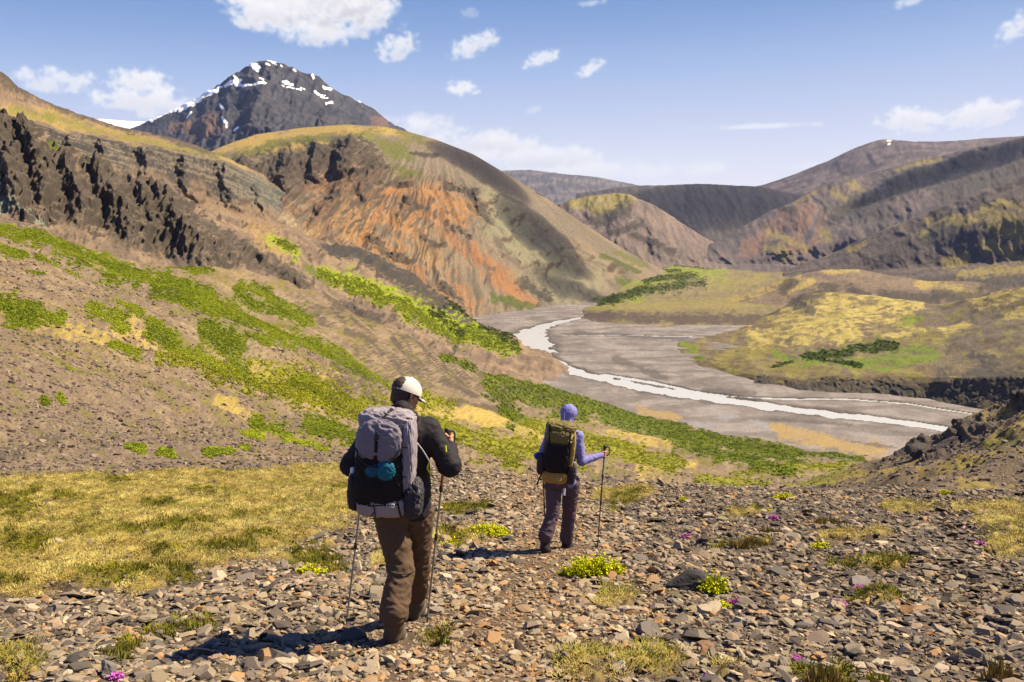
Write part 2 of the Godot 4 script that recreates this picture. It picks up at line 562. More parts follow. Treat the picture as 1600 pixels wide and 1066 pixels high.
func near_hillside() -> Dictionary:
	var rows := []
	rows.append([[-80, 333, 105], [0, 344, 110], [60, 360, 114], [130, 385, 120], [190, 400, 124], [250, 412, 130], [320, 418, 138], [380, 426, 148], [440, 440, 160], [480, 456, 170], [540, 480, 190], [600, 510, 215], [650, 538, 245], [700, 563, 280], [760, 586, 330], [830, 600, 390], [900, 618, 450], [960, 638, 500], [1010, 652, 510], [1080, 668, 480], [1140, 682, 456], [1200, 692, 443], [1270, 704, 428], [1350, 716, 415], [1420, 724, 400]])
	rows.append([[-80, 400, 80], [0, 410, 83], [80, 425, 87], [160, 445, 92], [240, 460, 98], [320, 475, 106], [400, 492, 118], [480, 515, 132], [560, 548, 155], [640, 580, 190], [720, 610, 240], [800, 640, 300], [880, 655, 360], [960, 672, 400], [1040, 688, 410], [1120, 700, 410], [1200, 712, 400], [1280, 722, 385], [1360, 730, 365], [1420, 736, 350]])
	rows.append([[-80, 500, 52], [0, 510, 54], [100, 525, 58], [200, 545, 63], [300, 562, 70], [400, 585, 80], [500, 610, 95], [600, 640, 120], [700, 660, 150], [800, 678, 190], [900, 695, 235], [1000, 708, 270], [1100, 718, 290], [1200, 728, 290], [1300, 738, 260], [1400, 747, 200]])
	rows.append([[-80, 610, 36], [0, 620, 37], [120, 632, 40], [240, 645, 44], [360, 655, 50], [480, 668, 58], [600, 685, 72], [720, 702, 90], [840, 718, 115], [960, 730, 140], [1080, 738, 160], [1180, 746, 150], [1280, 754, 120], [1400, 764, 90]])
	rows.append([[-80, 690, 27], [0, 695, 28], [150, 692, 31], [300, 690, 35], [450, 695, 40], [600, 710, 45], [750, 730, 48], [900, 745, 50], [1050, 757, 60], [1180, 768, 65], [1300, 774, 55], [1400, 780, 45]])
	rows.append([[-80, 745, 21.5], [0, 741, 22], [200, 735, 23.5], [400, 726, 25.5], [540, 724, 27.5], [650, 738, 25], [800, 762, 22], [1000, 780, 21], [1200, 792, 20], [1400, 797, 20]])
	rows.append([[-80, 790, 19], [0, 790, 19], [200, 785, 20], [400, 780, 21], [540, 780, 22], [650, 790, 21], [800, 805, 19], [1000, 815, 18], [1200, 820, 18], [1400, 825, 18]])
	return loft(rows, 520, 330, [[30.0, 9.0], [110.0, 75.0]], 8)

func build_near_hillside() -> MeshInstance3D:
	var bands := []
	for s in [[-40, 352, 100, 392, 11], [90, 388, 200, 425, 16], [170, 420, 320, 462, 21], [250, 450, 380, 510, 24], [330, 490, 450, 540, 20], [420, 530, 560, 585, 14], [520, 575, 610, 610, 9], [-40, 470, 50, 498, 13], [40, 492, 95, 508, 9], [0, 402, 30, 410, 9], [60, 412, 82, 420, 8], [100, 428, 120, 436, 6], [40, 440, 62, 446, 5], [140, 500, 190, 520, 9], [180, 490, 215, 505, 7], [230, 520, 290, 552, 10], [280, 545, 300, 556, 6], [315, 525, 370, 555, 12], [380, 540, 410, 552, 8], [300, 555, 380, 575, 9], [172, 542, 215, 556, 7], [370, 455, 400, 480, 10], [400, 460, 480, 505, 13], [265, 412, 292, 416, 6], [300, 424, 330, 428, 5], [420, 490, 450, 500, 7], [390, 585, 410, 600, 4], [110, 570, 140, 580, 4], [450, 600, 560, 640, 9], [400, 655, 500, 700, 11], [480, 668, 545, 690, 9], [380, 672, 410, 682, 5], [320, 715, 360, 712, 5], [90, 628, 96, 632, 5], [66, 633, 69, 637, 4], [200, 705, 220, 708, 4], [250, 712, 265, 716, 4], [375, 702, 385, 706, 4]]:
		bands.append(s)
	band_paint = strips(bands, GREEN, 1.0)
	var lush := []
	for s in [[250, 560, 420, 600, 12], [340, 585, 520, 630, 24], [450, 610, 620, 665, 26], [560, 640, 720, 690, 26], [660, 672, 800, 720, 20], [760, 690, 900, 735, 15], [820, 672, 960, 700, 14], [920, 700, 1060, 735, 14], [980, 725, 1050, 745, 9], [560, 625, 620, 640, 10], [620, 610, 700, 640, 9], [1150, 745, 1320, 735, 9], [1090, 760, 1200, 768, 6], [880, 690, 1000, 705, 9]]:
		lush.append(s)
	lush_spots = strips(lush, Color(1, 0, 0), 1.0)
	var lush_paint := strips(lush, Color(0.200, 0.190, 0.018), 0.9)
	var scrub := []
	for s in [[770, 585, 850, 612, 18], [810, 605, 900, 640, 26], [870, 612, 1000, 655, 27], [950, 648, 1060, 680, 19], [1000, 666, 1120, 694, 17], [1080, 682, 1240, 714, 20], [1060, 700, 1200, 735, 13], [1200, 700, 1340, 716, 9], [1130, 715, 1230, 750, 9], [690, 560, 740, 580, 8], [760, 600, 800, 660, 14], [940, 590, 990, 625, 10]]:
		scrub.append(s)
	shrub_spots = strips(scrub, Color(0.085, 0.105, 0.018), 0.9)
	var moss := strips([[180, 520, 330, 570, 14], [330, 560, 420, 590, 10], [60, 500, 180, 545, 12], [440, 600, 520, 600, 10], [20, 480, 60, 500, 5], [340, 630, 420, 660, 7], [640, 640, 760, 660, 12], [720, 650, 860, 690, 10], [1000, 745, 1080, 735, 10], [1130, 690, 1200, 705, 7], [760, 690, 830, 705, 9], [700, 690, 760, 710, 8], [950, 680, 1080, 706, 8]], Color(0.37, 0.265, 0.08), 0.75)
	var bare := strips([[-50, 620, 300, 690, 70], [700, 600, 830, 655, 22], [640, 590, 720, 620, 16], [1270, 730, 1310, 720, 12], [940, 625, 1000, 640, 10], [1180, 735, 1230, 745, 6]], Color(0.165, 0.115, 0.098), 0.8)
	var crags := strips([[690, 598, 735, 625, 7], [560, 490, 590, 505, 6], [500, 470, 530, 490, 5], [0, 718, 30, 712, 9], [700, 635, 800, 655, 5], [60, 690, 100, 688, 5], [505, 505, 520, 512, 4], [540, 520, 580, 540, 5]], Color(0.075, 0.058, 0.052), 0.85)
	var o := hill("hillside", near_hillside_finished(lush_paint, moss, bare, crags), earth_mat(3.2, 12.0), "brown scree hillside with green bands falling from left to the valley")
	return o

var hillside := {}

func near_hillside_finished(lush: Array, moss: Array, bare: Array, crags: Array) -> Dictionary:
	var f := near_hillside()
	finish(f,
		func(p: Vector3, c: Vector2, u: float, v: float, n: Vector3) -> float:
			var d := -p.z
			var big := n3(soft, p, 0.045) * 1.5 * ss(22.0, 60.0, d)
			var mid := n3(ridged, p, 0.13) * 0.28
			var small := n3(soft, p, 0.9) * 0.14
			var gully := n3(ridged, p, 0.018) * 1.8 * ss(100.0, 260.0, d)
			return (big + mid + small + gully) * ss(20.0, 40.0, d),
		func(p: Vector3, c: Vector2, n: Vector3, u: float, v: float) -> Color:
			var wob := n3(soft, p, 0.10)
			var fine := n3(soft, p, 0.6)
			var k := Color(0.215, 0.150, 0.112).lerp(Color(0.165, 0.112, 0.092), ss(-0.4, 0.4, wob + fine * 0.5))
			k = k.lerp(Color(0.30, 0.205, 0.095), ss(0.15, 0.6, n3(soft, p, 0.06) + fine * 0.3) * 0.5)
			k = patches(k, c, bare, wob, fine)
			var along := c.x * 0.89 + c.y * 0.45
			var across := c.y * 0.89 - c.x * 0.45
			var weft := soft.get_noise_2d(along / 90.0, across / 13.0) + soft.get_noise_2d(along / 22.0 + 5.0, across / 5.0) * 0.6
			k = k.lerp(Color(0.155, 0.135, 0.028), ss(0.05, 0.55, weft + wob * 0.4) * 0.75 * ss(470.0, 560.0, c.y + c.x * 0.25))
			k = k.lerp(Color(0.30, 0.225, 0.150), ss(0.15, 0.6, -weft) * 0.5)
			k = patches(k, c, moss, wob, fine)
			k = patches(k, c, lush, wob, fine)
			k = patches(k, c, shrub_spots, wob, fine)
			k = patches(k, c, band_paint, wob, fine)
			k = patches(k, c, crags, wob, fine)
			return mix_steep(k, n, ROCK, 0.55, 0.8),
		func(p: Vector3, c: Vector2, u: float, v: float) -> float:
			return amount(c, crags, n3(soft, p, 0.2), 0.0) * (crag(c, 16.0) * 7.0 + 4.0) * -p.z / FOCAL)
	hillside = f
	return f

# -- rocky ridge behind it --
var ridge_land := {}
var ridge_green := []
var terrace_land := {}
var terrace_green := []

func build_rocky_ridge() -> void:
	var rows := []
	rows.append([[-60, 165, 420], [0, 188, 440], [40, 198, 450], [75, 222, 465], [105, 243, 480], [150, 260, 500], [200, 283, 520], [250, 298, 545], [300, 316, 570], [340, 329, 590], [380, 342, 610], [430, 357, 640], [480, 370, 665], [520, 379, 690], [560, 387, 720], [600, 401, 750], [640, 423, 780], [680, 451, 810], [720, 481, 850], [745, 504, 890], [788, 521, 985], [800, 525, 1050]])
	rows.append([[-60, 230, 390], [0, 245, 400], [60, 262, 415], [120, 290, 430], [180, 312, 450], [240, 330, 475], [300, 352, 500], [360, 375, 530], [420, 392, 560], [480, 405, 590], [540, 425, 625], [600, 450, 665], [660, 480, 715], [720, 508, 790], [808, 532, 935], [822, 537, 980]])
	rows.append([[-60, 300, 340], [0, 310, 350], [80, 335, 365], [160, 365, 385], [240, 390, 410], [320, 410, 440], [400, 425, 470], [480, 448, 505], [560, 480, 550], [640, 510, 610], [720, 535, 690], [785, 541, 735], [835, 552, 752], [866, 563, 762], [892, 572, 815]])
	rows.append([[-60, 360, 300], [0, 370, 300], [100, 395, 320], [200, 420, 345], [300, 435, 375], [400, 455, 410], [500, 490, 460], [580, 520, 510], [660, 545, 570], [740, 562, 640], [820, 571, 690], [880, 579, 688], [908, 587, 682], [934, 594, 715]])
	rows.append([[-60, 420, 240], [0, 420, 250], [150, 440, 280], [300, 455, 320], [450, 490, 380], [600, 550, 450], [700, 580, 500], [800, 605, 545], [850, 615, 600], [900, 628, 645], [955, 642, 690]])
	var f := loft(rows, 440, 200, [[60.0, 25.0], [260.0, 190.0]], 3)
	var crags := strips([[-30, 240, 60, 240, 44], [40, 250, 100, 300, 40], [100, 290, 150, 330, 34], [150, 300, 200, 345, 26], [215, 315, 290, 385, 26], [250, 370, 330, 405, 24], [0, 310, 60, 350, 24], [300, 340, 380, 385, 9], [330, 395, 440, 425, 9], [360, 270, 385, 285, 7], [440, 430, 470, 445, 9], [540, 480, 580, 500, 8], [560, 505, 590, 515, 5], [640, 440, 740, 505, 12], [370, 340, 385, 350, 9]], Color(1, 0, 0), 1.0)
	var ribs := [[-10, 185, 30, 340, 36, 55, 60], [38, 205, 75, 330, 34, 46, 56], [98, 245, 140, 350, 36, 40, 52], [150, 270, 224, 378, 38, 44, 56], [208, 290, 262, 360, 30, 40, 44], [242, 305, 335, 424, 46, 46, 64], [303, 345, 372, 396, 14, 26, 20], [365, 385, 440, 425, 12, 22, 17], [440, 425, 478, 452, 12, 26, 18], [540, 478, 590, 505, 12, 26, 18]]
	var dark := strips([[-30, 235, 30, 230, 30], [330, 398, 440, 428, 5], [440, 430, 470, 445, 8], [540, 482, 580, 500, 8]], Color(0.062, 0.048, 0.044), 0.9)
	var shade := strips([[505, 385, 600, 413, 10], [580, 410, 660, 455, 17], [640, 445, 735, 505, 17], [520, 388, 560, 398, 8]], Color(0.046, 0.040, 0.042), 0.95)  # dark scree, with the terrain shadow under the spur painted in
	ridge_green = strips([[500, 425, 560, 452, 8], [550, 450, 640, 488, 13], [620, 480, 720, 522, 15], [700, 512, 800, 545, 12], [430, 380, 455, 395, 6]], Color(1, 0, 0), 1.0)
	var grass := strips([[420, 375, 460, 400, 9], [500, 420, 560, 450, 10], [540, 440, 640, 485, 16], [600, 465, 720, 515, 18], [690, 505, 800, 545, 14]], LIME, 0.95)
	var grass2 := strips([[640, 470, 730, 520, 8], [720, 515, 790, 545, 10], [480, 420, 520, 440, 6], [80, 238, 140, 250, 5], [100, 230, 180, 262, 7], [740, 500, 790, 540, 9]], Color(0.10, 0.12, 0.016), 0.9)
	var ochre := strips([[85, 225, 160, 262, 8], [150, 255, 190, 285, 7], [0, 280, 40, 330, 12], [400, 355, 430, 400, 20]], Color(0.29, 0.185, 0.085), 0.7)
	var jade := strips([[-20, 322, 40, 345, 10], [40, 340, 70, 352, 6]], Color(0.17, 0.19, 0.165), 0.8)
	finish(f,
		func(p: Vector3, c: Vector2, u: float, v: float, n: Vector3) -> float:
			var m := -p.z / FOCAL
			var base := n3(soft, p, 0.012) * 4.0 + soft.get_noise_2d(c.x / 26.0, c.y / 26.0) * 3.0 * m + ridged.get_noise_2d(c.x / 60.0, c.y / 90.0) * 4.0 * m
			return base * ss(0.0, 0.12, v),
		func(p: Vector3, c: Vector2, n: Vector3, u: float, v: float) -> Color:
			var wob := n3(soft, p, 0.03)
			var fine := n3(soft, p, 0.16)
			var streak := soft.get_noise_2d((c.x - c.y * 0.6) / 9.0, c.y / 60.0)
			var k := Color(0.235, 0.158, 0.118).lerp(Color(0.155, 0.105, 0.088), ss(-0.4, 0.4, wob + streak * 0.6))
			k = patches(k, c, ochre, wob, fine)
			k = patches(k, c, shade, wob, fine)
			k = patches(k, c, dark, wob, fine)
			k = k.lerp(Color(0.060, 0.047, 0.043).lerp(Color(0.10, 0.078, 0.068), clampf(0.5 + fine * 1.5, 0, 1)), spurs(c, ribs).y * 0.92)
			k = patches(k, c, jade, wob, fine)
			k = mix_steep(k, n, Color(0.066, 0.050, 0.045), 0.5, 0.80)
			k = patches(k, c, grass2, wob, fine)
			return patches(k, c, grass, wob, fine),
		func(p: Vector3, c: Vector2, u: float, v: float) -> float:
			var a := amount(c, crags, n3(soft, p, 0.02), n3(soft, p, 0.09))
			var sp := spurs(c, ribs)
			return -p.z / FOCAL * (sp.x * (1.0 + 0.25 * crag(c, 22.0)) + (a * 0.6 + sp.y) * (crag(c, 30.0) * 6.0 + crag(c, 12.0) * 1.2) + crag(c, 18.0) * 1.0) * ss(0.0, 0.05, v) * ss(1.0, 0.93, u), 0.45)
	ridge_land = f
	hill("rocky_ridge", f, earth_mat(16.0, 50.0), "brown ridge with dark jagged crags behind the green hillside on the left")

# -- plateau with the layered cliff --
func build_plateau() -> void:
	var rows := []
	rows.append([[-80, 66, 880], [0, 107, 900], [12, 114, 915], [22, 128, 930], [40, 138, 960], [60, 150, 1000], [130, 178, 1120], [180, 194, 1200], [240, 208, 1300], [300, 222, 1400], [340, 240, 1480], [420, 262, 1600], [480, 280, 1700]])
	rows.append([[-80, 140, 820], [0, 150, 830], [60, 175, 880], [130, 200, 960], [200, 215, 1050], [270, 228, 1160], [340, 244, 1300], [410, 268, 1400], [480, 290, 1450]])
	rows.append([[-80, 172, 760], [0, 182, 780], [60, 192, 830], [100, 205, 880], [150, 212, 930], [200, 222, 990], [250, 230, 1050], [300, 238, 1110], [340, 247, 1180], [390, 268, 1260], [430, 290, 1320], [480, 315, 1350]])
	rows.append([[-80, 180, 756], [0, 191, 776], [60, 202, 825], [100, 216, 873], [150, 226, 920], [200, 237, 978], [250, 248, 1036], [300, 258, 1094], [340, 268, 1160], [390, 288, 1235], [430, 306, 1290], [480, 328, 1320]])
	rows.append([[-80, 208, 730], [0, 221, 750], [60, 235, 795], [110, 250, 842], [160, 270, 880], [200, 284, 920], [240, 300, 968], [290, 312, 1025], [340, 324, 1090], [390, 334, 1160], [440, 345, 1220], [490, 360, 1260]])
	rows.append([[-80, 260, 680], [0, 270, 690], [100, 300, 760], [200, 340, 830], [300, 375, 910], [400, 400, 990], [500, 402, 1080]])
	rows.append([[-80, 460, 560], [0, 460, 600], [100, 480, 660], [200, 500, 720], [300, 510, 800], [400, 520, 880], [500, 520, 960]])
	var f := loft(rows, 380, 150, [[200.0, 60.0], [900.0, 420.0]], 2)
	var piers := [[60, 205, 75, 250, 14, 26, 24], [112, 215, 128, 262, 18, 34, 30], [160, 224, 172, 290, 22, 44, 40], [232, 236, 240, 300, 28, 52, 46], [288, 246, 300, 312, 26, 46, 44], [350, 258, 372, 326, 26, 46, 40], [400, 290, 420, 340, 18, 34, 28]]
	var v2: float = f.vs[2]
	var v5: float = f.vs[4] + 0.04
	var top := strips([[0, 172, 130, 203, 10], [130, 200, 260, 225, 10], [260, 228, 380, 255, 8], [60, 170, 130, 192, 7]], Color(0.30, 0.205, 0.075), 0.75)
	var green := strips([[70, 180, 140, 200, 8], [150, 206, 240, 222, 5], [250, 226, 340, 244, 5], [20, 172, 80, 186, 6]], Color(0.15, 0.14, 0.025), 0.6)
	var dark := strips([[-80, 70, 0, 112, 26], [0, 112, 26, 138, 14], [26, 136, 130, 178, 12], [130, 178, 240, 208, 9], [240, 210, 340, 238, 7], [90, 160, 200, 203, 6]], Color(0.075, 0.056, 0.048), 0.85)
	finish(f,
		func(p: Vector3, c: Vector2, u: float, v: float, n: Vector3) -> float:
			return n3(soft, p, 0.02) * 2.5,
		func(p: Vector3, c: Vector2, n: Vector3, u: float, v: float) -> Color:
			var wob := n3(soft, p, 0.018)
			var fine := n3(soft, p, 0.09)
			var k := Color(0.225, 0.150, 0.105).lerp(Color(0.17, 0.112, 0.088), ss(-0.4, 0.4, wob + fine * 0.5))
			k = patches(k, c, top, wob, fine)
			k = patches(k, c, green, wob, fine)
			k = patches(k, c, dark, wob, fine)
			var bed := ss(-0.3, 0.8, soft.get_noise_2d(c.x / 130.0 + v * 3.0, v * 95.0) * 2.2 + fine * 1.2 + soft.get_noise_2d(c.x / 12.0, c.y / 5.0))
			var cliff := Color(0.050, 0.042, 0.045).lerp(Color(0.19, 0.148, 0.122), bed * 0.75)  # dark basalt, its colour darkened further for the shade on its face
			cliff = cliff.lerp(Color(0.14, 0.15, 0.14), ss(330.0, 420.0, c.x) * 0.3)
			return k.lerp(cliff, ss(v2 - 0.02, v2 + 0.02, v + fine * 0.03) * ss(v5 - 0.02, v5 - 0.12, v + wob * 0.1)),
		func(p: Vector3, c: Vector2, u: float, v: float) -> float:
			var cliff := ss(v2 - 0.01, v2 + 0.03, v) * ss(v5, v5 - 0.05, v)
			var bed := soft.get_noise_2d(c.x / 130.0 + v * 3.0, v * 95.0) * 1.8
			var pier := broad.get_noise_2d(c.x / 40.0 + soft.get_noise_2d(c.x / 30.0, c.y / 30.0) * 0.5, c.y / 200.0)
			return cliff * -p.z / FOCAL * (pier * 8.0 + spurs(c, piers).x + crag(c, 14.0) * 3.5 + bed * 2.0))
	hill("plateau", f, earth_mat(26.0, 80.0), "grassy plateau ending in a dark layered cliff at upper left")

# -- orange mountain --
func build_orange_mountain() -> void:
	var rows := []
	rows.append([[290, 236, 1400], [330, 236, 1500], [350, 226, 1580], [400, 208, 1750], [470, 198, 1850], [540, 193, 1900], [600, 196, 1950], [640, 204, 2000], [680, 215, 2030], [740, 239, 2060], [800, 275, 2090], [850, 305, 2110], [900, 340, 2140], [950, 373, 2180], [1000, 403, 2240], [1060, 432, 2350]])
	rows.append([[290, 244, 1280], [340, 249, 1340], [380, 246, 1380], [430, 240, 1450], [480, 231, 1520], [540, 220, 1600], [570, 220, 1640], [600, 243, 1660], [640, 260, 1690], [690, 268, 1730], [740, 284, 1780], [800, 317, 1850], [850, 344, 1900], [900, 374, 1950], [950, 399, 2010], [1000, 423, 2090], [1055, 438, 2220]])
	rows.append([[290, 285, 1200], [340, 290, 1240], [390, 286, 1310], [430, 278, 1370], [480, 276, 1440], [540, 268, 1500], [580, 276, 1545], [620, 286, 1575], [680, 298, 1610], [740, 319, 1660], [800, 354, 1730], [850, 380, 1790], [900, 404, 1860], [950, 424, 1940], [1000, 438, 2040], [1050, 446, 2150]])
	rows.append([[290, 335, 1120], [330, 335, 1160], [400, 335, 1220], [480, 346, 1290], [560, 350, 1360], [640, 358, 1430], [700, 368, 1480], [760, 384, 1530], [820, 409, 1600], [880, 430, 1680], [940, 444, 1790], [1000, 452, 1950], [1040, 456, 2050]])
	rows.append([[330, 400, 1060], [400, 400, 1100], [500, 405, 1150], [600, 425, 1230], [680, 432, 1290], [740, 436, 1340], [800, 450, 1410], [860, 459, 1490], [920, 465, 1570], [970, 464, 1700], [1025, 464, 1850]])
	rows.append([[450, 505, 1030], [540, 502, 1060], [640, 498, 1110], [700, 494, 1160], [760, 493, 1240], [800, 487, 1310], [850, 479, 1420], [900, 476, 1480], [950, 473, 1530], [985, 468, 1650], [1010, 470, 1750]])
	rows.append([[450, 520, 1000], [540, 520, 1030], [640, 515, 1080], [700, 510, 1130], [760, 505, 1210], [800, 498, 1280], [850, 489, 1390], [900, 485, 1450], [950, 482, 1500], [985, 476, 1620], [1015, 478, 1700]])
	var f := loft(rows, 470, 260, [[250.0, 30.0], [900.0, 420.0]], 3)
	var plateau := strips([[330, 240, 420, 215, 12], [400, 222, 540, 203, 16], [520, 205, 640, 208, 10], [430, 235, 520, 225, 7], [380, 240, 440, 232, 8]], Color(0.34, 0.23, 0.075), 0.85)
	var turf := strips([[340, 246, 420, 236, 8], [420, 226, 520, 214, 6], [580, 215, 620, 240, 15], [600, 235, 640, 244, 11], [610, 262, 650, 280, 9], [630, 205, 660, 225, 12], [480, 224, 560, 214, 6], [960, 395, 1010, 415, 5]], Color(0.105, 0.105, 0.022), 0.75)
	var rusty := strips([[480, 290, 590, 275, 18], [540, 300, 600, 310, 30], [500, 330, 570, 350, 24], [430, 320, 500, 380, 26], [520, 380, 560, 400, 14], [620, 310, 660, 330, 12]], RUST, 0.75)
	var orange := strips([[620, 300, 690, 300, 12], [660, 312, 740, 325, 17], [590, 340, 650, 360, 20], [650, 335, 720, 350, 14], [560, 370, 620, 400, 16], [600, 300, 640, 292, 7]], ORANGE, 0.62)
	var tawny := strips([[540, 330, 600, 420, 22], [620, 350, 680, 400, 18], [480, 360, 540, 420, 20], [700, 320, 745, 335, 8]], Color(0.285, 0.165, 0.085), 0.75)
	var copper := strips([[700, 370, 760, 420, 14], [740, 400, 800, 460, 13], [780, 430, 830, 475, 12], [700, 440, 740, 480, 14], [640, 420, 700, 470, 16]], Color(0.265, 0.120, 0.060), 0.75)
	var sage := strips([[750, 320, 860, 400, 26], [780, 360, 880, 430, 26], [760, 310, 800, 330, 14], [840, 400, 920, 440, 24], [800, 440, 900, 470, 18]], Color(0.20, 0.175, 0.125), 0.8)
	var cloud_shade := strips([[690, 235, 760, 290, 14], [760, 270, 880, 370, 18], [840, 430, 940, 470, 18]], Color(0.150, 0.118, 0.100), 0.7)  # cloud shadow on the right flank, painted into the scree colour
	var rock := strips([[340, 262, 440, 272, 16], [390, 255, 470, 262, 16], [470, 240, 560, 232, 12], [420, 290, 480, 270, 14], [540, 230, 580, 235, 10], [480, 250, 600, 258, 10], [590, 285, 640, 292, 5], [700, 292, 745, 300, 6], [735, 300, 745, 315, 6], [750, 325, 765, 345, 8], [575, 375, 595, 392, 8], [660, 375, 690, 390, 6], [700, 355, 730, 370, 7], [600, 395, 640, 410, 7], [820, 445, 860, 465, 9], [630, 318, 665, 330, 5], [520, 400, 560, 420, 9], [690, 445, 720, 470, 7], [930, 470, 960, 476, 5], [640, 242, 680, 245, 4], [840, 300, 850, 306, 3]], DARK, 0.85)
	var horns := [[385, 250, 360, 290, 18, 34, 26], [462, 240, 430, 292, 26, 46, 40], [500, 232, 486, 280, 20, 40, 32], [552, 222, 525, 275, 28, 46, 42], [590, 262, 560, 310, 20, 34, 26], [640, 318, 620, 350, 12, 28, 14], [540, 300, 470, 380, 22, 50, 26], [480, 290, 410, 350, 22, 44, 26], [745, 300, 752, 340, 14, 30, 16], [590, 372, 570, 402, 14, 26, 16], [640, 392, 610, 420, 14, 26, 16]]
	var chalk := strips([[470, 238, 510, 240, 9], [560, 225, 580, 240, 7], [430, 340, 480, 372, 8], [690, 430, 710, 460, 5]], Color(0.33, 0.25, 0.18), 0.7)
	var shrubs := strips([[770, 465, 830, 485, 7], [930, 470, 985, 474, 6], [970, 440, 1000, 470, 9], [940, 400, 1000, 425, 4]], Color(0.070, 0.085, 0.018), 0.85)
	finish(f,
		func(p: Vector3, c: Vector2, u: float, v: float, n: Vector3) -> float:
			var m := -p.z / FOCAL
			var fan := atan2(c.x - 680.0, c.y - 150.0)
			var out_ := Vector2(c.x - 680.0, c.y - 150.0).length()
			var face := ss(0.10, 0.3, v) * ss(1.0, 0.85, u)
			var left := ss(0.75, 0.35, u)
			var gully := broad.get_noise_2d(fan * 7.0 + soft.get_noise_2d(c.x / 60.0, c.y / 60.0) * 0.5, out_ / 170.0)
			var rills := ridged.get_noise_2d(fan * 26.0, out_ / 90.0)
			return face * m * (gully * (1.5 + 4.0 * left) + rills * (0.15 + 0.5 * left) + soft.get_noise_2d(c.x / 70.0, c.y / 60.0) * 8.0 + soft.get_noise_2d(c.x / 14.0, c.y / 14.0) * 0.8),
		func(p: Vector3, c: Vector2, n: Vector3, u: float, v: float) -> Color:
			var wob := n3(soft, p, 0.008)
			var fine := n3(soft, p, 0.04)
			var fan := atan2(c.x - 680.0, c.y - 150.0)
			var out_ := Vector2(c.x - 680.0, c.y - 150.0).length()
			var streak := soft.get_noise_2d(fan * 13.0, out_ / 130.0)
			var thin := soft.get_noise_2d(fan * 46.0 + wob, out_ / 70.0)
			var k := Color(0.205, 0.150, 0.118).lerp(Color(0.155, 0.118, 0.098), ss(-0.35, 0.35, streak + wob * 0.5))
			k = patches(k, c, cloud_shade, wob, streak)
			k = patches(k, c, sage, wob * 0.6, streak * 1.6)
			k = patches(k, c, copper, streak * 1.5, thin * 1.5)
			k = patches(k, c, rusty, wob + streak, thin)
			k = patches(k, c, tawny, wob + streak, thin * 1.4)
			k = patches(k, c, orange, streak * 1.3, thin * 1.3)
			k = patches(k, c, chalk, wob, fine)
			k = k.lerp(Color(0.33, 0.215, 0.125), ss(0.12, 0.5, -thin + streak * 0.3) * 0.55 * ss(0.75, 0.4, u) * ss(0.2, 0.3, v))
			if v > 0.2:
				k = k.lerp(k * 0.62, ss(0.05, 0.4, thin + streak * 0.4) * 0.6)
			k = patches(k, c, plateau, wob, fine)
			k = patches(k, c, turf, wob, fine)
			k = patches(k, c, rock, wob, fine)
			k = mix_steep(k, n, Color(0.10, 0.070, 0.058), 0.42, 0.66)
			k = k.lerp(Color(0.062, 0.047, 0.044), spurs(c, horns).y * 0.75 * ss(410.0, 240.0, c.y))
			return patches(k, c, shrubs, wob, fine * 1.5),
		func(p: Vector3, c: Vector2, u: float, v: float) -> float:
			var a := amount(c, rock, n3(soft, p, 0.008), n3(soft, p, 0.03))
			return -p.z / FOCAL * a * (crag(c, 24.0) * 9.0 + crag(c, 9.0) * 3.5 + 4.0) * ss(0.1, 0.2, v) - p.z / FOCAL * spurs(c, horns).x * ss(0.1, 0.2, v), 0.08)
	hill("orange_mountain", f, earth_mat(34.0, 120.0), "broad rounded mountain with orange and rust scree above the river")

